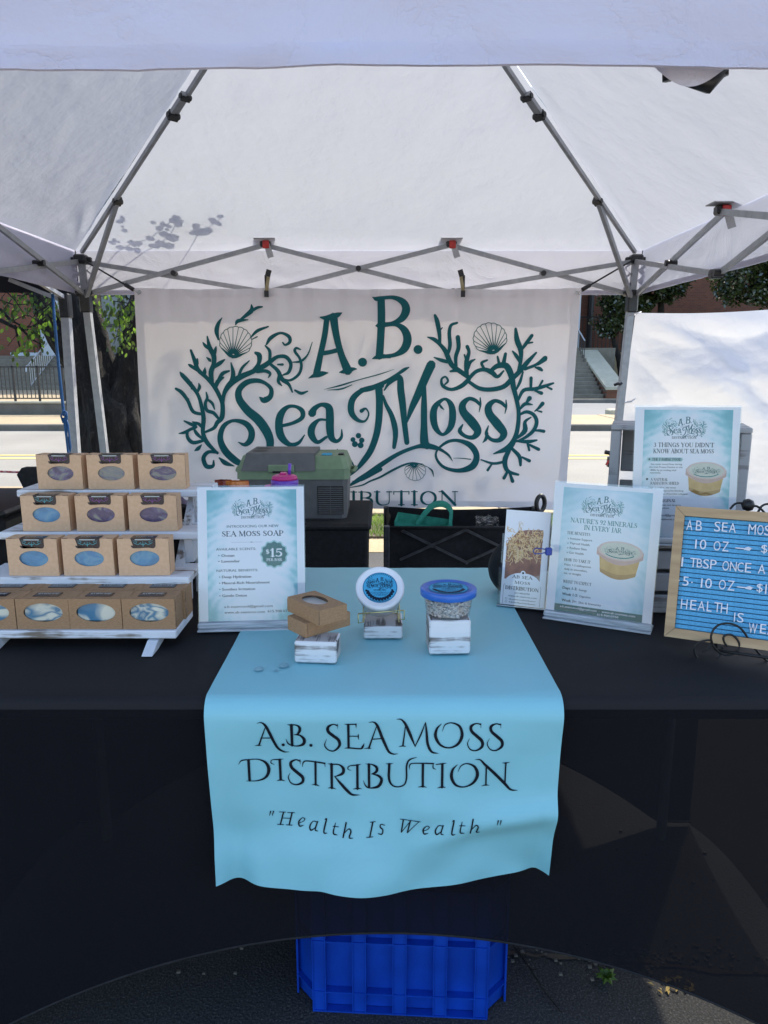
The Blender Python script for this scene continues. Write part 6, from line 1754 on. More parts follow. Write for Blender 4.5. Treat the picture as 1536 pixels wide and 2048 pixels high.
for k in range(330):
    x, y = r3.uniform(.10, .84), r3.uniform(.20, .52)
    if y < .30 - .12 * x and r3.random() < .8: continue
    if y > .40 + .10 * (x < .45) + .02 and r3.random() < .75: continue
    L = r3.uniform(.03, .10); a_ = r3.uniform(0, 6.28); pts = [(x, V(y), .008)]
    for q in range(4): a_ += r3.uniform(-1.3, 1.3); x = min(.86, max(.05, x + math.cos(a_) * L * .6)); y += math.sin(a_) * L * .30; pts.append((x, V(y), r3.uniform(.008, .020)))
    pr.strokes(('mossgold', 'mossdark', 'mosspale', 'mossgold')[k % 4], [pts], 3, 4e-5)
for pts in ([(.30, V(.20), .01), (.33, V(.15), .012), (.38, V(.13), .01), (.40, V(.16), .008)], [(.36, V(.20), .012), (.30, V(.13), .012), (.36, V(.12), .008)], [(.32, V(.40), .03), (.33, V(.50), .035), (.30, V(.55), .02)], [(.20, V(.44), .03), (.12, V(.52), .02)], [(.40, V(.38), .02), (.44, V(.47), .02), (.38, V(.52), .012)]):
    pr.strokes('mosspale', [pts], 3, 3e-4)
arc = [(.03, V(.80)), (.03, V(.735))] + [(.48 + .40 * math.cos(R(180 - q)), V(.765) - .40 * .52 * math.sin(R(q)) * 1.15) for q in range(0, 181, 12)] + [(.93, V(.735)), (.93, V(.80))]
pr.poly('inkwhite2', arc, 5.2e-4) if 'inkwhite2' in M else None
M['inkwhite2'] = M['paper']; pr.poly('inkwhite2', arc, 5.2e-4); pr.lay('inkwhite2', *disc2d(.48, V(.655), .055, .055, 20), 5.4e-4); pr.lay('inkblack', *disc2d(.48, V(.655), .030, .030, 4, .785), 5.8e-4)
pr.strokes('inkblack', serif("AB SEA", .24, .70, V(.705) + .02, .062), 1, 6e-4); pr.strokes('inkblack', serif("MOSS", .30, .66, V(.768) + .01, .062), 1, 6e-4); pr.strokes('inkblack', serif("DISTRIBUTION", .10, .86, V(.838), .075), 1, 6e-4)
pr.text('inkgrey', "615.900.0750", .32, .66, V(.878), .035, 6e-4); pr.text('inkgrey', "www.ab-seamoss.com", .18, .82, V(.912), .035, 6e-4)
pr.text('inkgrey', "ab.seamossdistribution", .20, .80, V(.946), .030, 6e-4); pr.text('inkgrey', "A.B.SeaMossDistribution", .20, .80, V(.978), .030, 6e-4)
for y in (.938, .970): pr.strokes('inkgrey', [[(.12, V(y) - .02, .006), (.155, V(y) - .02, .006), (.155, V(y) + .02, .006), (.12, V(y) + .02, .006), (.12, V(y) - .02, .006)]], 1, 6e-4)
pr.strokes('inkblack', [[(.06, V(.99), .006), (.06, V(.80), .006), (.09, V(.79), .006)], [(.90, V(.99), .006), (.90, V(.80), .006), (.87, V(.79), .006)]], 2, 6e-4)
finish(pr, e, 'printed_artwork')

# blue wire clip on the left edge of the right sign
p = at(1085, 1103, 1.462); ct = thing('wire_clip', "small blue wire clip on the left edge of the minerals sign", 'clip', p)
M['bluewire'] = speck("blue_clip_wire", (.02, .05, .28), (.04, .08, .38), 30, .3, .3, bs=0)
MB().tube([(.012, 0, .004), (-.006, 0, .0065), (-.016, 0, .0075), (-.020, 0, .001), (-.016, 0, -.005), (-.004, 0, -.0045), (.012, 0, -.001)], .0012, 8).build('wire_loop', M['bluewire'], ct, True)
MB().box((.006, -.004, -.008), (.020, .006, .008), .002).build('jaw', M['bluewire'], ct)

# ================================================================== LETTER BOARD on an iron easel
pTL, pBL = at(1350, 1012, 1.362), at(1328, 1272, 1.300)
dirx = Vector((.148, -.0665, 0)).normalized(); upv = (pTL - pBL); hB = upv.length; upv.normalize()
bx_ = dirx; bz_ = (upv - bx_ * upv.dot(bx_)).normalized(); by_ = bz_.cross(bx_)
LB = Matrix((( *[bx_.x, by_.x, bz_.x], pBL.x), (*[bx_.y, by_.y, bz_.y], pBL.y), (*[bx_.z, by_.z, bz_.z], pBL.z), (0, 0, 0, 1)))
lb_t = thing('letter_board', "blue felt letter board with white letters in a pale oak frame", 'letter board', pBL); lb_t.matrix_world = LB
WB = .305; fw = .0175
def miter(pts4): 
    lo = [(x, -.004, z) for x, z in pts4]; hi = [(x, .016, z) for x, z in pts4]
    return MB().add(lo + hi, [(0, 1, 2, 3), (7, 6, 5, 4), (0, 4, 5, 1), (1, 5, 6, 2), (2, 6, 7, 3), (3, 7, 4, 0)])
g = .0004
miter([(0, g), (fw, fw + g), (fw, hB - fw - g), (0, hB - g)]).build('frame_rail', M['oak'], lb_t)
miter([(g, hB), (fw + g, hB - fw), (WB - fw - g, hB - fw), (WB - g, hB)]).build('frame_rail', M['oak'], lb_t)
miter([(g, 0), (WB - g, 0), (WB - fw - g, fw), (fw + g, fw)]).build('frame_rail', M['oak'], lb_t)
miter([(WB, g), (WB, hB - g), (WB - fw, hB - fw - g), (WB - fw, fw + g)]).build('frame_rail', M['oak'], lb_t)
MB().box((fw - .002, .0095, fw - .002), (WB - fw + .002, .014, hB - fw + .002)).build('backing', M['iron'], lb_t)
ns = 24; fh = (hB - 2 * fw) / ns; sm_ = MB().box((fw, .003, .0006), (WB - fw, .0092, fh - .0006), .0009); smd = None
for k in range(ns):
    if smd is None: o = sm_.build('felt_slat', M['felt'], lb_t); smd = o.data
    else: o = link('felt_slat', smd, lb_t)
    o.location = (0, 0, fw + k * fh)
def lb_px(px, py):
    n = by_; q = onray(px, py, pBL, n) - pBL; return q.dot(bx_), q.dot(bz_)
letter_c = {}
def letter(ch, x, z, h, w):
    """white plastic letter; x,z lower left on the board"""
    if ch in '>.':
        key = ch
    if ch not in letter_c:
        m = MB()
        if ch == '>':
            vs2 = [[(0, .5, .17), (.84, .5, .17)], [(.82, .85, .02), (.83, .5, .7), (1.0, .5, .04)]]
            for st in vs2:
                vs, fs = ribbon2d(st, 2); n = len(vs); m.add([(x_, -.0018, z_) for x_, z_ in vs] + [(x_, .0004, z_) for x_, z_ in vs], fs + [tuple(i + n for i in f) for f in fs])
        elif ch == '.':
            vs, fs = disc2d(.5, .5, .5, .5, 12); n = 12; m.add([(x_, -.0018, z_) for x_, z_ in vs] + [(x_, .0004, z_) for x_, z_ in vs], fs + [(i, (i + 1) % n, (i + 1) % n + n, i + n) for i in range(n)])
        else:
            cu = bpy.data.curves.new("t", 'FONT'); cu.body = ch; cu.resolution_u = 3; cu.extrude = .06; cu.offset = -.012; cu.bevel_depth = .012
            o = bpy.data.objects.new("t", cu); COL.objects.link(o)
            mm = bpy.data.meshes.new_from_object(o.evaluated_get(bpy.context.evaluated_depsgraph_get()))
            xs = [v.co.x for v in mm.vertices]; ys = [v.co.y for v in mm.vertices]; a_, b_ = min(xs), max(xs); c_, d_ = min(ys), max(ys)
            m.add([((v.co.x - a_) / (b_ - a_), v.co.z * .03, (v.co.y - c_) / (d_ - c_)) for v in mm.vertices], [tuple(p.vertices) for p in mm.polygons])
            bpy.data.objects.remove(o)
        o = m.build('letter', M['letterw']); letter_c[ch] = o.data; bpy.data.objects.remove(o)
    o = link('letter', letter_c[ch], lb_t, (x, .0010, z)); o.scale = (w, 1, h)
# letters read off the photograph: (char, left px, top px, right px, bottom px) in the enlargement of the board
LS = 5.851
chars = [('A', 428, 285, 500, 412), ('B', 538, 292, 610, 418), ('S', 752, 305, 825, 428), ('E', 842, 315, 908, 430), ('A', 925, 322, 1008, 440), ('M', 1152, 335, 1240, 462), ('O', 1255, 345, 1330, 468), ('S', 1340, 350, 1412, 475), ('S', 1430, 358, 1500, 484),
 ('1', 525, 515, 550, 628), ('0', 582, 515, 660, 636), ('O', 745, 532, 825, 652), ('Z', 845, 538, 922, 660), ('>', 1010, 585, 1182, 665), ('$', 1300, 575, 1375, 690), ('3', 1392, 585, 1460, 700), ('0', 1475, 592, 1545, 708),
 ('1', 362, 720, 392, 838), ('T', 468, 730, 548, 845), ('B', 548, 738, 612, 850), ('S', 620, 745, 692, 862), ('P', 705, 752, 778, 868), ('O', 848, 765, 925, 886), ('N', 935, 775, 1015, 892), ('C', 1022, 782, 1095, 898), ('E', 1112, 788, 1185, 908), ('A', 1265, 805, 1352, 922), ('D', 1395, 815, 1470, 935), ('A', 1480, 822, 1560, 942),
 ('.', 332, 990, 350, 1010), ('5', 382, 948, 455, 1062), ('.', 482, 1012, 500, 1032), ('1', 592, 970, 618, 1084), ('0', 645, 970, 725, 1092), ('O', 806, 985, 888, 1108), ('Z', 908, 995, 990, 1118), ('>', 1028, 1045, 1195, 1120), ('$', 1248, 1030, 1320, 1148), ('1', 1345, 1040, 1368, 1158), ('5', 1390, 1050, 1460, 1165),
 ('H', 362, 1212, 438, 1335), ('E', 470, 1222, 542, 1345), ('A', 560, 1235, 645, 1355), ('L', 665, 1240, 725, 1365), ('T', 750, 1250, 828, 1372), ('H', 830, 1260, 910, 1385),
 ('I', 975, 1370, 1005, 1485), ('S', 1020, 1375, 1098, 1492), ('W', 1155, 1495, 1255, 1622), ('E', 1288, 1505, 1360, 1622), ('A', 1375, 1512, 1455, 1640), ('L', 1470, 1525, 1530, 1650), ('T', 1545, 1530, 1620, 1655), ('H', 1630, 1540, 1700, 1668)]
for ch, a_, b_, c_, d_ in chars:
    yc = (b_ + d_) / 2; xc = (a_ + c_) / 2
    if ch in '1' : pass
    if ch in '1I': a_, c_ = xc - (c_ - a_) * (.36 if ch == '1' else .22), xc + (c_ - a_) * (.36 if ch == '1' else .22)
    l = lb_px(a_ / LS + 1300, yc / LS + 990); r_ = lb_px(c_ / LS + 1300, yc / LS + 990); tp_ = lb_px(xc / LS + 1300, b_ / LS + 990); bt = lb_px(xc / LS + 1300, d_ / LS + 990)
    if r_[0] > WB - fw: continue
    letter(ch, l[0], bt[1], (tp_[1] - bt[1]) * .95, (r_[0] - l[0]))
# easel
ea = thing('iron_easel', "black wrought iron scroll easel holding the letter board", 'easel', pBL + dirx * .15)
EI = Matrix.Translation(-(pBL + dirx * .15))
def epx(px, py, f): return at(px, py, f)
def loopz(cx, cy, rx, ry, a0, a1, f0, f1, n=20): return [epx(cx + rx * math.cos(R(a0 + (a1 - a0) * k / n)), cy + ry * math.sin(R(a0 + (a1 - a0) * k / n)), f0 + (f1 - f0) * k / n) for k in range(n + 1)]
ez = lambda p: (p / LS + 1300, 0)
E5 = lambda pts, f: [epx(x / LS + 1300, y / LS + 990, f) for x, y in pts]
sc1 = spline([(*p, 0) for p in [(900, 1770), (868, 1720), (860, 1665), (900, 1635), (960, 1640), (1020, 1690), (1045, 1760), (1010, 1840), (930, 1872), (840, 1860), (760, 1790), (715, 1690), (730, 1600), (790, 1530), (880, 1502), (980, 1515), (1060, 1560), (1110, 1620), (1160, 1700), (1230, 1800), (1310, 1890), (1400, 1960), (1500, 1990)]], 4)
MB().tube([epx(x / LS + 1300, y / LS + 990, 1.245) for x, y, _ in sc1], .0020, 8).build('front_scroll', M['iron'], ea, True, M=EI)
sc2 = spline([(*p, 0) for p in [(610, 1830), (660, 1808), (700, 1770), (720, 1720), (700, 1700), (620, 1710), (550, 1740), (515, 1800), (530, 1870), (580, 1930), (670, 1950), (760, 1925), (820, 1870), (850, 1780)]], 4)
MB().tube([epx(x / LS + 1300, y / LS + 990, 1.262) for x, y, _ in sc2], .0019, 8).build('rear_scroll', M['iron'], ea, True, M=EI)
mid = pBL + dirx * .15
pb = lambda dx, dy, z: mid + dirx * dx + Vector((0, 1, 0)) * dy + Vector((0, 0, z))
MB().tube([pb(-.05, .02, -.02), pb(-.03, .10, .10), pb(-.01, .095, .19)], .003, 8).tube([pb(.05, .02, -.02), pb(.03, .10, .10), pb(.01, .095, .19)], .003, 8).tube([pb(0, .095, .185), pb(0, .22, -.026)], .003, 8).tube([pb(-.06, -.01, -.01), pb(.06, -.01, -.01)], .003, 8).build('frame', M['iron'], ea, True, M=EI)
kn = at(1496, 1010, 1.36); MB().lathe([(.002, -.012), (.009, -.009), (.0125, 0), (.009, .009), (.002, .012)], 14, Matrix.Translation(kn)).build('knob', M['iron'], ea, True, M=EI)
ts = spline([(*p, 0) for p in [(1460, 1018), (1470, 1008), (1482, 1006), (1492, 1010)]], 4); MB().tube([epx(x, y, 1.365) for x, y, _ in ts], .0022, 8).build('top_scroll', M['iron'], ea, True, M=EI)
ts = spline([(*p, 0) for p in [(1500, 1014), (1512, 1012), (1522, 1018), (1530, 1026), (1540, 1030)]], 4); MB().tube([epx(x, y, 1.35) for x, y, _ in ts], .0022, 8).build('top_scroll', M['iron'], ea, True, M=EI)
ts = spline([(*p, 0) for p in [(1516, 1024), (1524, 1012), (1536, 1008), (1550, 1012)]], 4); MB().tube([epx(x, y, 1.345) for x, y, _ in ts], .0022, 8).build('top_scroll', M['iron'], ea, True, M=EI)
# ================================================================== behind the table: small table, cooler, wagon, tumbler, pouches
k0 = thing('side_table', "small table under a black fabric cover carrying the cooler", 'table', (-.28, 3.28, 0))
K = Matrix.Translation((.28, -3.28, 0))
def skt(u, v):
    # fitted cover with soft folds
    per = [(-.62, 3.0), (-.07, 3.0), (-.07, 3.55), (-.62, 3.55), (-.62, 3.0)]
    s = u * 4; i = min(3, int(s)); f = s - i; a, b = per[i], per[i + 1]
    x, y = a[0] + (b[0] - a[0]) * f, a[1] + (b[1] - a[1]) * f
    w = .010 * math.sin(u * 60) * v; cx, cy = -.345, 3.275
    fl = 1 - .05 * v; return Vector((cx + (x - cx) * (fl + w), cy + (y - cy) * (fl + w), .640 - .62 * v))
MB().grid(160, 14, skt).build('table_cover', M['blackfab'], k0, True, M=K)
MB().box((-.632, 2.990, .612), (-.055, 3.562, .648), .014).build('cover_top', M['blackfab'], k0, M=K)
cl = thing('cooler', "green and dark grey portable electric cooler with side vent on the black table", 'cooler', (-.395, 3.25, .649))
cw, cd, ch = .495, .33, .245
def rbox(w0, d0, w1, d1, z0, z1, bev=.02):
    pts = lambda w, d: [(-w + bev, -d), (w - bev, -d), (w, -d + bev), (w, d - bev), (w - bev, d), (-w + bev, d), (-w, d - bev), (-w, -d + bev)]
    a = [(x, y, z0) for x, y in pts(w0 / 2, d0 / 2)]; b = [(x, y, z1) for x, y in pts(w1 / 2, d1 / 2)]
    return MB().add(a + b, [tuple(range(8))[::-1], tuple(range(8, 16))] + [(i, (i + 1) % 8, (i + 1) % 8 + 8, i + 8) for i in range(8)])
rbox(cw * .93, cd * .93, cw * .955, cd * .96, 0, .175).build('body', M['coolergrey'], cl)
rbox(cw * .985, cd * 1.0, cw * .985, cd * .99, .175, .220).build('green_collar', M['coolergreen'], cl)
g2 = rbox(cw * .975, cd * .97, cw * .90, cd * .80, .2205, .272)
g2.build('green_shoulder', M['coolergreen'], cl)
ld = MB()
def lid(x0, x1, y0, y1, z0, z1, ins):
    return MB().add([(x0, y0, z0), (x1, y0, z0), (x1, y1, z0), (x0, y1, z0), (x0 + ins, y0 + ins * 1.6, z1), (x1 - .004, y0 + ins * 1.6, z1), (x1 - .004, y1 - ins, z1), (x0 + ins, y1 - ins, z1)],
                    [(3, 2, 1, 0), (4, 5, 6, 7), (0, 1, 5, 4), (1, 2, 6, 5), (2, 3, 7, 6), (3, 0, 4, 7)])
lid_ = lid(-.222, .098, -.172, .150, .212, .287, .020).build('lid', M['coolergrey'], cl)
for px_ in (-.155,): 
    for yy in (-.06, .04):
        vs, fs = disc2d(px_, yy, .035, .035, 20); MB().add([(x, y, .2878) for x, y in vs], fs).build('cup_recess', M['iron'], lid_)
MB().box((-.105, -.178, .205), (.008, -.165, .240), .004).build('latch', M['coolergreen'], cl)
MB().box((-.085, -.180, .205), (-.012, -.1775, .214), .001).build('latch_slot', M['iron'], cl)
MB().box((.12, -.10, .2725), (.165, -.04, .2765), .003).build('control_panel', M['labelblue'], cl)
MB().box((.192, -.09, .2725), (.218, -.05, .279), .003).build('socket', M['iron'], cl)
vt = MB().box((.105, -.1600, .020), (.218, -.1575, .145), .003).build('vent_grille', M['iron'], cl)
for k in range(13):
    MB().box((.108, -.1640, .024 + k * .0092), (.215, -.1601, .0288 + k * .0092), .0008).build('vent_slat', M['coolergrey'], vt)
MB().box((.1605, -.1645, .022), (.1625, -.1602, .144)).build('vent_rib', M['coolergrey'], vt)
for s in (-1, 1):
    MB().tube([(s * .244, -.06, .195), (s * .262, -.055, .200), (s * .268, 0, .205), (s * .262, .055, .200), (s * .244, .06, .195)], .008, 8).build('handle', M['coolergreen'], cl, True)
p = Print(lambda x, y, l: Vector((x, -.1600 - l, y)), 0, 2e-5)
vs, fs = text2d("PI"); a0 = min(v[0] for v in vs); k_ = .022
p.lay('inkwhite', [(-.095 + (vx - a0) * .030, .145 + vy * .030) for vx, vy in vs], fs); p.lay('inkwhite', [(-.0942 + (vx - a0) * .030, .145 + vy * .030) for vx, vy in vs], fs)
for k, mb in p.m.items(): mb.build('printed_letters', M[k], cl)
MB().box((.0, -.2, .0), (.16, -.175, .002)).build('rubber_mat', M['iron'], cl)

# wagon
wg = thing('folding_wagon', "black fabric folding wagon with crossed side bars below the banner", 'wagon', (.30, 3.5, 0))
WG = Matrix.Translation((-.30, -3.5, 0))
wx0, wx1, wy0, wy1, wz = .012, .80, 3.28, 3.76, .565
def wside(face):
    def fn(u, v):
        z = wz - (wz - .16) * v; s = .018 * math.sin(math.pi * u) * (1 - v) + .008 * fbm(u * 5, v * 4, 3 if face == 'f' else 7)
        if face == 'f': return Vector((wx0 + (wx1 - wx0) * u, wy0 + .012 + s, z))
        if face == 'b': return Vector((wx0 + (wx1 - wx0) * u, wy1 - s, z + .010 - .012 * math.sin(math.pi * u)))
        if face == 'l': return Vector((wx0 + s, wy0 + (wy1 - wy0) * u, z + .010 * math.sin(math.pi * u)))
        return Vector((wx1 - s, wy0 + (wy1 - wy0) * u, z))
    return MB().grid(30, 14, fn)
for f_ in 'fblr': wside(f_).build('fabric_side', M['blackfab'], wg, True, M=WG)
MB().box((wx0 + .01, wy0 + .02, .155), (wx1 - .01, wy1 - .01, .175)).build('fabric_floor', M['blackfab'], wg, M=WG)
M['wagonbar'] = speck("black_wagon_tube", (.06, .06, .065), (.12, .12, .13), 30, .35, .5, bs=0)
fy = wy0 - .002
Q = lambda px, py: at(px, py, fy)
zz = lambda pz: pz
nodes = [(Q(806, 1062), Q(933, 1125)), (Q(802, 1118), Q(930, 1060)), (Q(932, 1060), Q(1060, 1122)), (Q(930, 1125), Q(1062, 1065))]
for k, (a, b) in enumerate(nodes):
    MB().bar(a + Vector((0, -.006 * (k % 2), 0)), b + Vector((0, -.006 * (k % 2), 0)), .006, .012).build('cross_bar', M['wagonbar'], wg, M=WG)
for (px, py) in ((806, 1062), (933, 1125), (802, 1118), (932, 1060), (864, 1092)):
    q = Q(px, py); MB().tube([q + Vector((0, -.012, 0)), q + Vector((0, -.004, 0))], .007, 8).build('rivet', M['wagonbar'], wg, M=WG)
for (x, y) in ((wx0, wy0), (wx1, wy0), (wx0, wy1), (wx1, wy1)):
    MB().box((x - .014, y - .014, .10), (x + .014, y + .014, wz + .012), .004).build('corner_post', M['wagonbar'], wg, M=WG)
    wy_ = y; wh = MB().tube([(x - .02, wy_, .085), (x + .02, wy_, .085)], .085, 20); wh.build('wheel', M['blackplastic'], wg, M=WG)
MB().tube([(wx0, fy, wz + .002), (wx1, fy, wz + .002)], .008, 8).build('top_tube', M['blackfab'], wg, True, M=WG)
hc = at(1081, 1007, 3.40)
MB().tube([hc + Vector((.022 * math.cos(a), .01 * math.cos(a), .038 * math.sin(a))) for a in (2 * math.pi * k / 18 for k in range(18))], .011, 8, False, True).build('pull_handle', M['blackplastic'], wg, True, M=WG)
MB().tube([hc + Vector((0, 0, -.045)), Vector((wx1 - .05, 3.5, .20))], .010, 8).build('handle_shaft', M['wagonbar'], wg, True, M=WG)
# folded dark cloth lying on the wagon's far rim
o = MB().grid(16, 8, lambda u, v: at(1020 + 42 * u, 1026 - 8 * math.sin(math.pi * u) + 10 * v, 3.5 + .1 * v)).build('folded_cloth', M['blackfab'], None, True)
tag(o, "small black cloth draped over the wagon rim behind the brochure", 'cloth')

# teal tote bag inside the wagon
tb2 = thing('tote_bag', "teal tote bag with looped handle standing in the black wagon", 'tote bag', at(850, 1055, 3.42))
TB2 = Matrix.Translation(-at(850, 1055, 3.42))
pa, pb_ = at(789, 1042, 3.40), at(895, 1057, 3.40); dn = Vector((0, .0, -.20))
MB().add([pa, pb_, pb_ + dn, pa + dn] + [q + Vector((.02, .16, .012)) for q in (pa, pb_)] + [q + Vector((.02, .16, .0)) for q in (pb_ + dn, pa + dn)], [(0, 1, 2, 3), (4, 7, 6, 5), (0, 3, 7, 4), (1, 5, 6, 2), (3, 2, 6, 7)]).build('bag_body', M['teal_bag'], tb2, M=TB2)
for off in (0, .14):
    hp = spline([(*p, 0) for p in [(833, 1048), (845, 1030), (860, 1012), (874, 1005), (890, 1006), (902, 1018), (901, 1040), (902, 1056)]], 4)
    hm = MB(); P3 = [at(x, y, 3.395 + off) - Vector((0, 0, off * .12)) for x, y, _ in hp]
    for a, b in zip(P3, P3[1:]): pass
    vs = []; fs = []
    for i, q in enumerate(P3):
        vs += [q + Vector((0, -.001, 0)), q + Vector((.004, .034, .002)), q + Vector((0, -.001, -.004)), q + Vector((.004, .034, -.002))]
        if i: b = 4 * i; fs += [(b - 4, b - 3, b + 1, b), (b - 2, b - 1, b + 3, b + 2), (b - 4, b - 2, b + 2, b), (b - 3, b - 1, b + 3, b + 1)]
    ribv, ribf = ribbon2d([(x, y, 6.5) for x, y, _ in hp], 1, False)
    hm.add([at(x, y, 3.392 + off) - Vector((0, 0, off * .12)) for x, y in ribv], ribf); hm.add(vs, fs)
    hm.build('handle_loop', M['teal_bag'], tb2, True, M=TB2)
# clear plastic packaging in the wagon
cp = thing('plastic_packaging', "crumpled clear plastic packaging lying in the black wagon", 'packaging', at(975, 1054, 3.45))
for k in range(4):
    a = R(k * 37); m = MB().grid(10, 6, lambda u, v: Vector((-.055 + .11 * u, -.03 + .06 * v + .01 * k, .004 + .012 * k + .020 * noise.noise(Vector((u * 4 + k, v * 4, k))))))
    m.build('crumpled_sheet', clear("crinkled_plastic", (.8, .83, .88), .9, .2), cp, True)

# tumbler, pouches
tu = thing('tumbler', "pink and purple tumbler with a purple straw behind the soap sign", 'tumbler', (at(570, 985, 1.80).x, 1.80, TT0))
th = at(570, 976, 1.80).z - TT0
MB().lathe([(.026, 0), (.028, .004), (.0335, .08), (.034, th + .004)], 32).build('cup', M['pink'], tu, True)
MB().lathe([(.0345, th + .0045), (.0345, th + .020), (.033, th + .022)], 32).build('purple_band', M['purple'], tu, True)
MB().lathe([(.033, th + .0225), (.031, th + .030), (.026, th + .033), (.010, th + .036)], 32).build('lid', M['pink'], tu, True)
MB().tube([(.012, 0, th + .03), (.014, 0, th + .062)], .0042, 10).build('straw', M['purple'], tu, True)
MB().tube([(-.033, 0, th + .005), (-.046, 0, th + .004), (-.050, 0, th - .02), (-.046, 0, th - .10), (-.032, 0, th - .11)], .006, 8).build('handle', M['pink'], tu, True)
MB().box((-.012, -.012, th + .034), (.006, .012, th + .040), .003).build('lid_tab', M['pink'], tu)
def pouch(label, px0, px1, pyt, f, mat, txt=None):
    a, b = at(px0, pyt, f), at(px1, pyt, f); w = b.x - a.x; h = (a.z + b.z) / 2 - TT0
    t = thing('snack_pouch' if txt else 'dark_pouch', label, 'pouch', ((a.x + b.x) / 2, f, TT0))
    def fn(s): return lambda u, v: Vector((-w / 2 + w * u + .004 * math.sin(v * 9), s * (.022 * math.sin(math.pi * u) * math.sin(math.pi * min(1, (1 - v) * 1.0 + .15)) + .002) + .004 * noise.noise(Vector((u * 5, v * 5, s))), h * v))
    m = MB().grid(16, 20, fn(-1)); g_ = MB().grid(16, 20, fn(1)); m.add(g_.v, g_.f); m.build('pouch_body', mat, t, True)
    if txt:
        p = Print(lambda x, y, l: Vector((x, fn(-1)(x / w + .5, y / h).y - .0015 - l, y)), 0, 2e-5); vs, fs = text2d(txt); aa = min(v[0] for v in vs); bb = max(v[0] for v in vs)
        p.lay('inkwhite', [((vx - aa) / (bb - aa) * w * .55 - w * .24, h * .79 + vy * .018) for vx, vy in vs], fs)
        vs, fs = text2d("TRAIL"); aa = min(v[0] for v in vs); bb = max(v[0] for v in vs)
        p.lay('inkwhite', [((vx - aa) / (bb - aa) * w * .4 - w * .16, h * .86 + vy * .010) for vx, vy in vs], fs)
        for k, mb in p.m.items(): mb.build('printed_name', M[k], t)
    return t
pouch("orange snack mix pouch behind the soap sign, partly printed MIX", 450, 496, 962, 1.74, M['snack'], "MIX")
pouch("dark red snack pouch leaning behind the top rack shelf end", 428, 462, 960, 1.80, speck("dark_red_pouch", (.14, .012, .006), (.34, .05, .02), 20, .35, bs=.4), None)
pouch("small charcoal pouch between rack end and orange snack pouch", 436, 456, 972, 1.72, speck("charcoal_pouch", (.02, .022, .026), (.05, .052, .06), 20, .3, bs=.3), None)
# black bag with white leaf outline behind the rack
bg_ = thing('leaf_print_bag', "black gift bag with a white leaf outline behind the soap rack", 'bag', (at(388, 1120, 1.80).x, 1.80, TT0))
MB().box((-.045, -.03, 0), (.035, .03, .185), .003).build('bag_body', M['blackfab'], bg_)
p = Print(lambda x, y, l: Vector((x, -.0306 - l, y)), 0, 2e-5)
p.strokes('inkwhite', [[(-.02, .150, .0012), (.0, .158, .0012), (.018, .152, .0012), (.026, .140, .0012)], [(-.02, .150, .0012), (-.005, .140, .0012), (.012, .142, .0012), (.026, .140, .0012)], [(-.02, .135, .001), (-.004, .128, .001), (.006, .137, .001)]], 3)
for k, mb in p.m.items(): mb.build('printed_leaf', M[k], bg_)
pt = MB().grid(12, 3, lambda u, v: Vector((-.04 + .07 * u, .01 * math.sin(u * 8), .186 + .016 * v * (1 + .3 * math.sin(u * 11))))).build('tissue', ink("lilac_tissue", (.5, .42, .58)), bg_, True)
# dark pouch behind brochure
db = thing('drawstring_bag', "small rounded black bag behind the left edge of the brochure holder", 'bag', (at(1000, 1158, 1.66).x + .02, 1.66, TT0))
def dbf(u, v):
    a = 2 * math.pi * u; r = .050 * math.sin(math.pi * (.06 + .90 * v)) ** .6 * (1 + .06 * math.sin(a * 5 + v * 3)); return Vector((r * math.cos(a), r * .7 * math.sin(a), .125 * v))
MB().grid(30, 16, dbf).build('bag_body', M['blackfab'], db, True)

# ================================================================== blue crate under the table
P_ = [onz(596, 1986, 0), onz(627, 2022, 0), onz(973, 2039, 0), onz(1009, 2004, 0)]
cb = thing('blue_crate', "bright blue ribbed plastic crate under the table behind the cloth hem", 'crate', (P_[1] + P_[2]) / 2)
CB = Matrix.Translation(-(P_[1] + P_[2]) / 2)
dirc = (P_[2] - P_[1]).normalized(); back = Vector((-dirc.y, dirc.x, 0)); Hc = .31
outl = [P_[0] + back * .34, P_[0], P_[1], P_[2], P_[3], P_[3] + back * .34]
def wall(a, b, nm='wall', z0=.004, z1=Hc):
    n = (b - a).normalized(); nn = Vector((n.y, -n.x, 0))
    return MB().add([a + Vector((0, 0, z0)), b + Vector((0, 0, z0)), b + Vector((0, 0, z1)), a + Vector((0, 0, z1))] + [q - nn * .004 for q in (a + Vector((0, 0, z0)), b + Vector((0, 0, z0)), b + Vector((0, 0, z1)), a + Vector((0, 0, z1)))],
                    [(0, 1, 2, 3), (7, 6, 5, 4), (3, 2, 6, 7), (1, 0, 4, 5), (0, 3, 7, 4), (2, 1, 5, 6)]).build(nm, M['cratebl'], cb, M=CB)
O2 = [q + back * .016 for q in outl]
for a, b in zip(O2, O2[1:]): wall(a, b)
wall(O2[-1], O2[0])
MB().add([q + Vector((0, 0, .003)) for q in O2], [tuple(range(6))]).build('floor', M['cratebl'], cb, M=CB)
wd = (P_[2] - P_[1]).length; fr = P_[1]
xs = [0, .073, .230, .305, .461, .536, .693, .767, .927, 1.0]
def vbar(t0, t1, dep, z0=.0, z1=Hc, nm='pillar'):
    a, b = fr + dirc * wd * t0, fr + dirc * wd * t1; m = MB()
    f0 = back * (.012 - dep)
    vs = [a + f0, b + f0, b + back * .0155, a + back * .0155]
    m.add([q + Vector((0, 0, z0)) for q in vs] + [q + Vector((0, 0, z1)) for q in vs], [(0, 3, 2, 1), (4, 5, 6, 7), (0, 1, 5, 4), (1, 2, 6, 5), (2, 3, 7, 6), (3, 0, 4, 7)])
    m.build(nm, M['cratebl'], cb, M=CB)
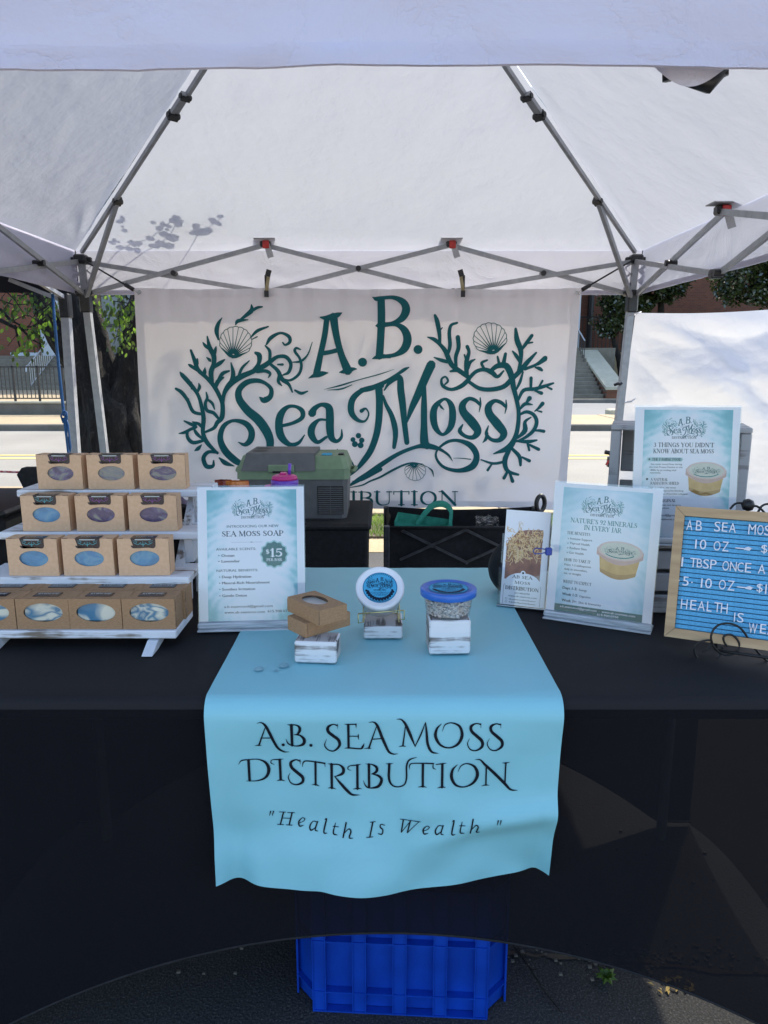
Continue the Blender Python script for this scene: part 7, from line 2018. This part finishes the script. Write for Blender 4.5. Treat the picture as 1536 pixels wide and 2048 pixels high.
for t0, t1 in ((0, .073), (.230, .305), (.461, .536), (.693, .767), (.927, 1.0)): vbar(t0, t1, .010)
for k in range(9):
    x = xs[k] if k else 0
for t in (0.0, .073, .230, .305, .461, .536, .693, .767, .927, 1.0): vbar(t - .0025, t + .0025, .0135, nm='edge_rib')
for z in (.046, .165, .29): vbar(0, 1.0, .0125, z, z + .0025, 'cross_rib')
vbar(0, 1, .0128, 0, .003, 'cross_rib')
for a, b, sg in ((P_[0], P_[1], 1), (P_[2], P_[3], 1)):
    d = (b - a).normalized(); n = Vector((d.y, -d.x, 0))
    for z in (.046, .165, .29): MB().add([a + Vector((0, 0, z)), b + Vector((0, 0, z)), b + Vector((0, 0, z + .0025)), a + Vector((0, 0, z + .0025))] + [q + back * .015 for q in (a + Vector((0, 0, z)), b + Vector((0, 0, z)), b + Vector((0, 0, z + .0025)), a + Vector((0, 0, z + .0025)))], [(0, 1, 2, 3), (7, 6, 5, 4), (3, 2, 6, 7), (0, 4, 5, 1)]).build('cross_rib', M['cratebl'], cb, M=CB)
    for q in (a, b): MB().bar(q + back * .008, q + back * .008 + Vector((0, 0, Hc)), .004, .014, (0, 1, 0)).build('edge_rib', M['cratebl'], cb, M=CB)

# ================================================================== white tarp wall of the neighbour at right
tp_t = thing('tarp_wall', "bright crumpled white tarp wall tied to the right tent leg", 'tarp', (1.36, 4.03, 1.0))
dx_ = Vector((1, -.24, 0)).normalized()
def tarp(u, v):
    L = 2.6; s = u * L; zt = 1.590 + .055 * u - .03 * math.sin(math.pi * min(1, s * 1.2)) * .5; z = zt - 1.45 * v
    x0 = -.0 - .10 * v * (1 - u); p = Vector((x0, 0, 0)) + dx_ * s
    n1 = noise.noise(Vector((s * 1.5 + z * .9, z * 2.1, 1.7))); n2 = noise.noise(Vector((s * 3.1 - z * 1.3, z * 4.0, 7.7))); n3 = noise.fractal(Vector((s * 7, z * 10, 3)), .8, 2., 3)
    n4 = noise.noise(Vector((s * 2.2 + z * 3.0, z * 1.2, 4.4)))
    d = .17 * abs(n1) + .10 * abs(n2) + .11 * abs(n4) + .012 * abs(n3) - .06
    d += .05 * math.exp(-((s * .55 - (1.6 - z)) / .06) ** 2) * math.exp(-s)
    e = min(1, s * 6) * min(1, v * 6 + .15)
    return Vector((p.x, p.y - d * e, z - 1.0))
MB().grid(220, 150, tarp).build('sheet', M['sidewall'], tp_t, True)
for z in (.58, .12, -.05):
    MB().tube([(-.07, -.09, z - .01), (-.03, -.12, z), (.02, -.03, z + .012), (.0, -.01, z), (-.07, -.05, z - .02), (-.07, -.09, z - .01)], .003, 6).build('tie', M['sidewall'], tp_t, True)
ck_ = thing('pinch_clamp', "small black and red clamp gripping the right tent leg", 'clamp', at(1222, 918, 3.90))
MB().tube([(-.035, 0, .038), (.008, 0, .030)], .012, 10).build('handle', M['blackplastic'], ck_, True)
MB().box((-.018, -.02, -.045), (.020, .02, .012), .005).build('body', M['blackplastic'], ck_)
MB().box((-.006, -.024, .010), (.012, .018, .036), .003).build('red_lever', M['redplastic'], ck_)
MB().bar((-.018, -.022, -.005), (-.032, -.022, -.030), .010, .008, (0, 1, 0)).build('red_lever', M['redplastic'], ck_)
tg = thing('cable_tie_bundle', "small dark tie bundle hooked to the right tent leg by the stone cap", 'tie', at(1236, 770, 3.92))
MB().tube([(-.02, 0, 0), (-.005, -.01, .008), (.012, 0, .004), (.02, 0, .012)], .008, 8).build('tie_knot', M['blackplastic'], tg, True)

# ================================================================== neighbour tent at left, ropes, chair
nt_ = thing('neighbour_tent', "dark underside and grey leg of the neighbouring tent at far left", 'tent', (-3.3, 2.9, 0))
NT = Matrix.Translation((3.3, -2.9, 0))
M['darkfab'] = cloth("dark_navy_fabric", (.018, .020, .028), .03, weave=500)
lp_ = at(130, 600, 4.32); lb2 = at(151, 900, 4.32); lbt = lp_ + (lb2 - lp_) * ((lp_.z) / (lp_.z - lb2.z))
MB().bar(lbt, lp_, .046, .046, (0, 1, 0)).build('leg', M['steel'], nt_, M=NT)
MB().box((lp_.x - .03, lp_.y - .03, lp_.z - .10), (lp_.x + .03, lp_.y + .03, lp_.z + .035), .006).build('slider', M['blackplastic'], nt_, M=NT)
for (x, y) in ((-4.75, 4.32), (-4.75, 1.45), (-1.84, 1.45)): MB().box((x - .023, y - .023, 0), (x + .023, y + .023, 1.9)).build('leg', M['steel'], nt_, M=NT)
zv = at(50, 585, 4.36).z
def nval(a, b): 
    a, b = Vector(a), Vector(b); return MB().grid(40, 5, lambda u, v: a.lerp(b, u) + Vector((0, .006 * math.sin(u * 30) * v, -(1.93 - zv) * v)))
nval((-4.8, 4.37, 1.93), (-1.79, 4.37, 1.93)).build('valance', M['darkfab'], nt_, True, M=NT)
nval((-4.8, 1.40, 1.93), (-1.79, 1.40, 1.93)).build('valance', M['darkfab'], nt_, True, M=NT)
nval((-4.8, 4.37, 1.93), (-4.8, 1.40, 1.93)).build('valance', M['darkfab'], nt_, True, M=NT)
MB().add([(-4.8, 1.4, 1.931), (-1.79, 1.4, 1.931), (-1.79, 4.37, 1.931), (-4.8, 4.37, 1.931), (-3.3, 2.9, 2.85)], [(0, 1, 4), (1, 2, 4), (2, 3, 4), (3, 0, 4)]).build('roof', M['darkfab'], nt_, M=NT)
a_ = Vector((lp_.x, lp_.y, lp_.z - .01)); MB().bar(a_, a_ + Vector((-.30, -.02, .12)), .022, .022).build('strut', M['steel'], nt_, M=NT)
MB().bar(a_ + Vector((.0, 0, .02)), a_ + Vector((-.01, -.95, .20)), .022, .022).build('strut', M['steel'], nt_, M=NT)
M['bluerope'] = speck("blue_rope", (.012, .07, .20), (.02, .12, .32), 120, .6, bs=.4, sc3=(1, 1, 3))
rp = MB(); f = 4.22
rp.tube([at(105, 588, f), at(109, 640, f), at(117, 730, f), at(127, 822, f), at(129, 832, f)], .009, 8)
for pts in ([(128, 822), (122, 832), (126, 845), (134, 838), (133, 824), (128, 822)], [(130, 830), (133, 862), (135, 895), (139, 912), (141, 895), (136, 850), (131, 832)], [(127, 835), (132, 870), (136, 905), (140, 918)]):
    rp.tube([at(x, y, f - .012) for x, y in pts], .006, 8)
tag(rp.build('blue_rope', M['bluerope'], None, True), "knotted dark blue rope hanging beside the outer left tent leg", 'rope')
M['redcord'] = speck("red_white_cord", (.5, .02, .04), (.7, .45, .45), 90, .6, bs=.2)
rc = MB(); rc.tube([at(x, 937 + (x + 120) * .035 + 2, 2.65) for x in range(-160, 46, 12)], .0042, 6)
tag(rc.build('barrier_cord', M['redcord'], None, True), "thin red and white cord running left from the black chair back", 'cord')
chb = thing('camping_chair', "black camping chair back showing behind the top left of the soap rack", 'chair', (-1.33, 2.62, 0))
CH = Matrix.Translation((1.33, -2.62, 0))
c0, c1 = at(32, 936, 2.6), at(112, 936, 2.6); zt_ = c0.z
MB().add([(c0.x + .02, 2.60, zt_), (c1.x + .14, 2.60, zt_), (c1.x + .15, 2.60, zt_ - .02), (c1.x + .07, 2.56, zt_ - .40), (c0.x + .17, 2.56, zt_ - .40), (c0.x, 2.60, zt_ - .025)] + [(c0.x + .02, 2.64, zt_), (c1.x + .14, 2.64, zt_), (c1.x + .15, 2.64, zt_ - .02), (c1.x + .07, 2.60, zt_ - .40), (c0.x + .17, 2.60, zt_ - .40), (c0.x, 2.64, zt_ - .025)],
         [tuple(range(6)), tuple(range(6, 12))[::-1]] + [(i, i + 6, (i + 1) % 6 + 6, (i + 1) % 6) for i in range(6)]).build('backrest', M['blackfab'], chb, M=CH)
MB().box((c0.x + .05, 2.14, zt_ - .44), (c1.x + .12, 2.60, zt_ - .41), .01).build('seat', M['blackfab'], chb, M=CH)
for x in (c0.x + .06, c1.x + .11):
    MB().bar((x, 2.16, zt_ - .43), (x, 2.66, 0), .018).build('leg', M['wagonbar'], chb, M=CH); MB().bar((x, 2.62, zt_ - .2), (x, 2.14, 0), .018).build('leg', M['wagonbar'], chb, M=CH)
# covered bin left behind the rack
lt_ = thing('storage_tote', "dark storage tote with green cloth heaped on it, behind the rack at left", 'tote', (-1.42, 2.25, 0))
LT = Matrix.Translation((1.42, -2.25, 0)); zl = at(20, 1034, 2.1).z
MB().box((-1.75, 2.1, 0), (-1.14, 2.5, zl), .02).build('body', M['blackplastic'], lt_, M=LT)
MB().box((-1.77, 2.085, zl + .001), (-1.12, 2.515, zl + .02), .008).build('lid', M['blackplastic'], lt_, M=LT)
MB().grid(20, 12, lambda u, v: Vector((-1.40 + .30 * u, 1.99 + .12 * v, zl - .045 + .05 * math.sin(math.pi * v) * (1 + .4 * fbm(u * 5, v * 5, 1)) * math.sin(math.pi * min(1, u + .2))))).build('green_cloth', speck("dark_green_cloth", (.004, .02, .012), (.01, .05, .03), 30, .8), lt_, True, M=LT)
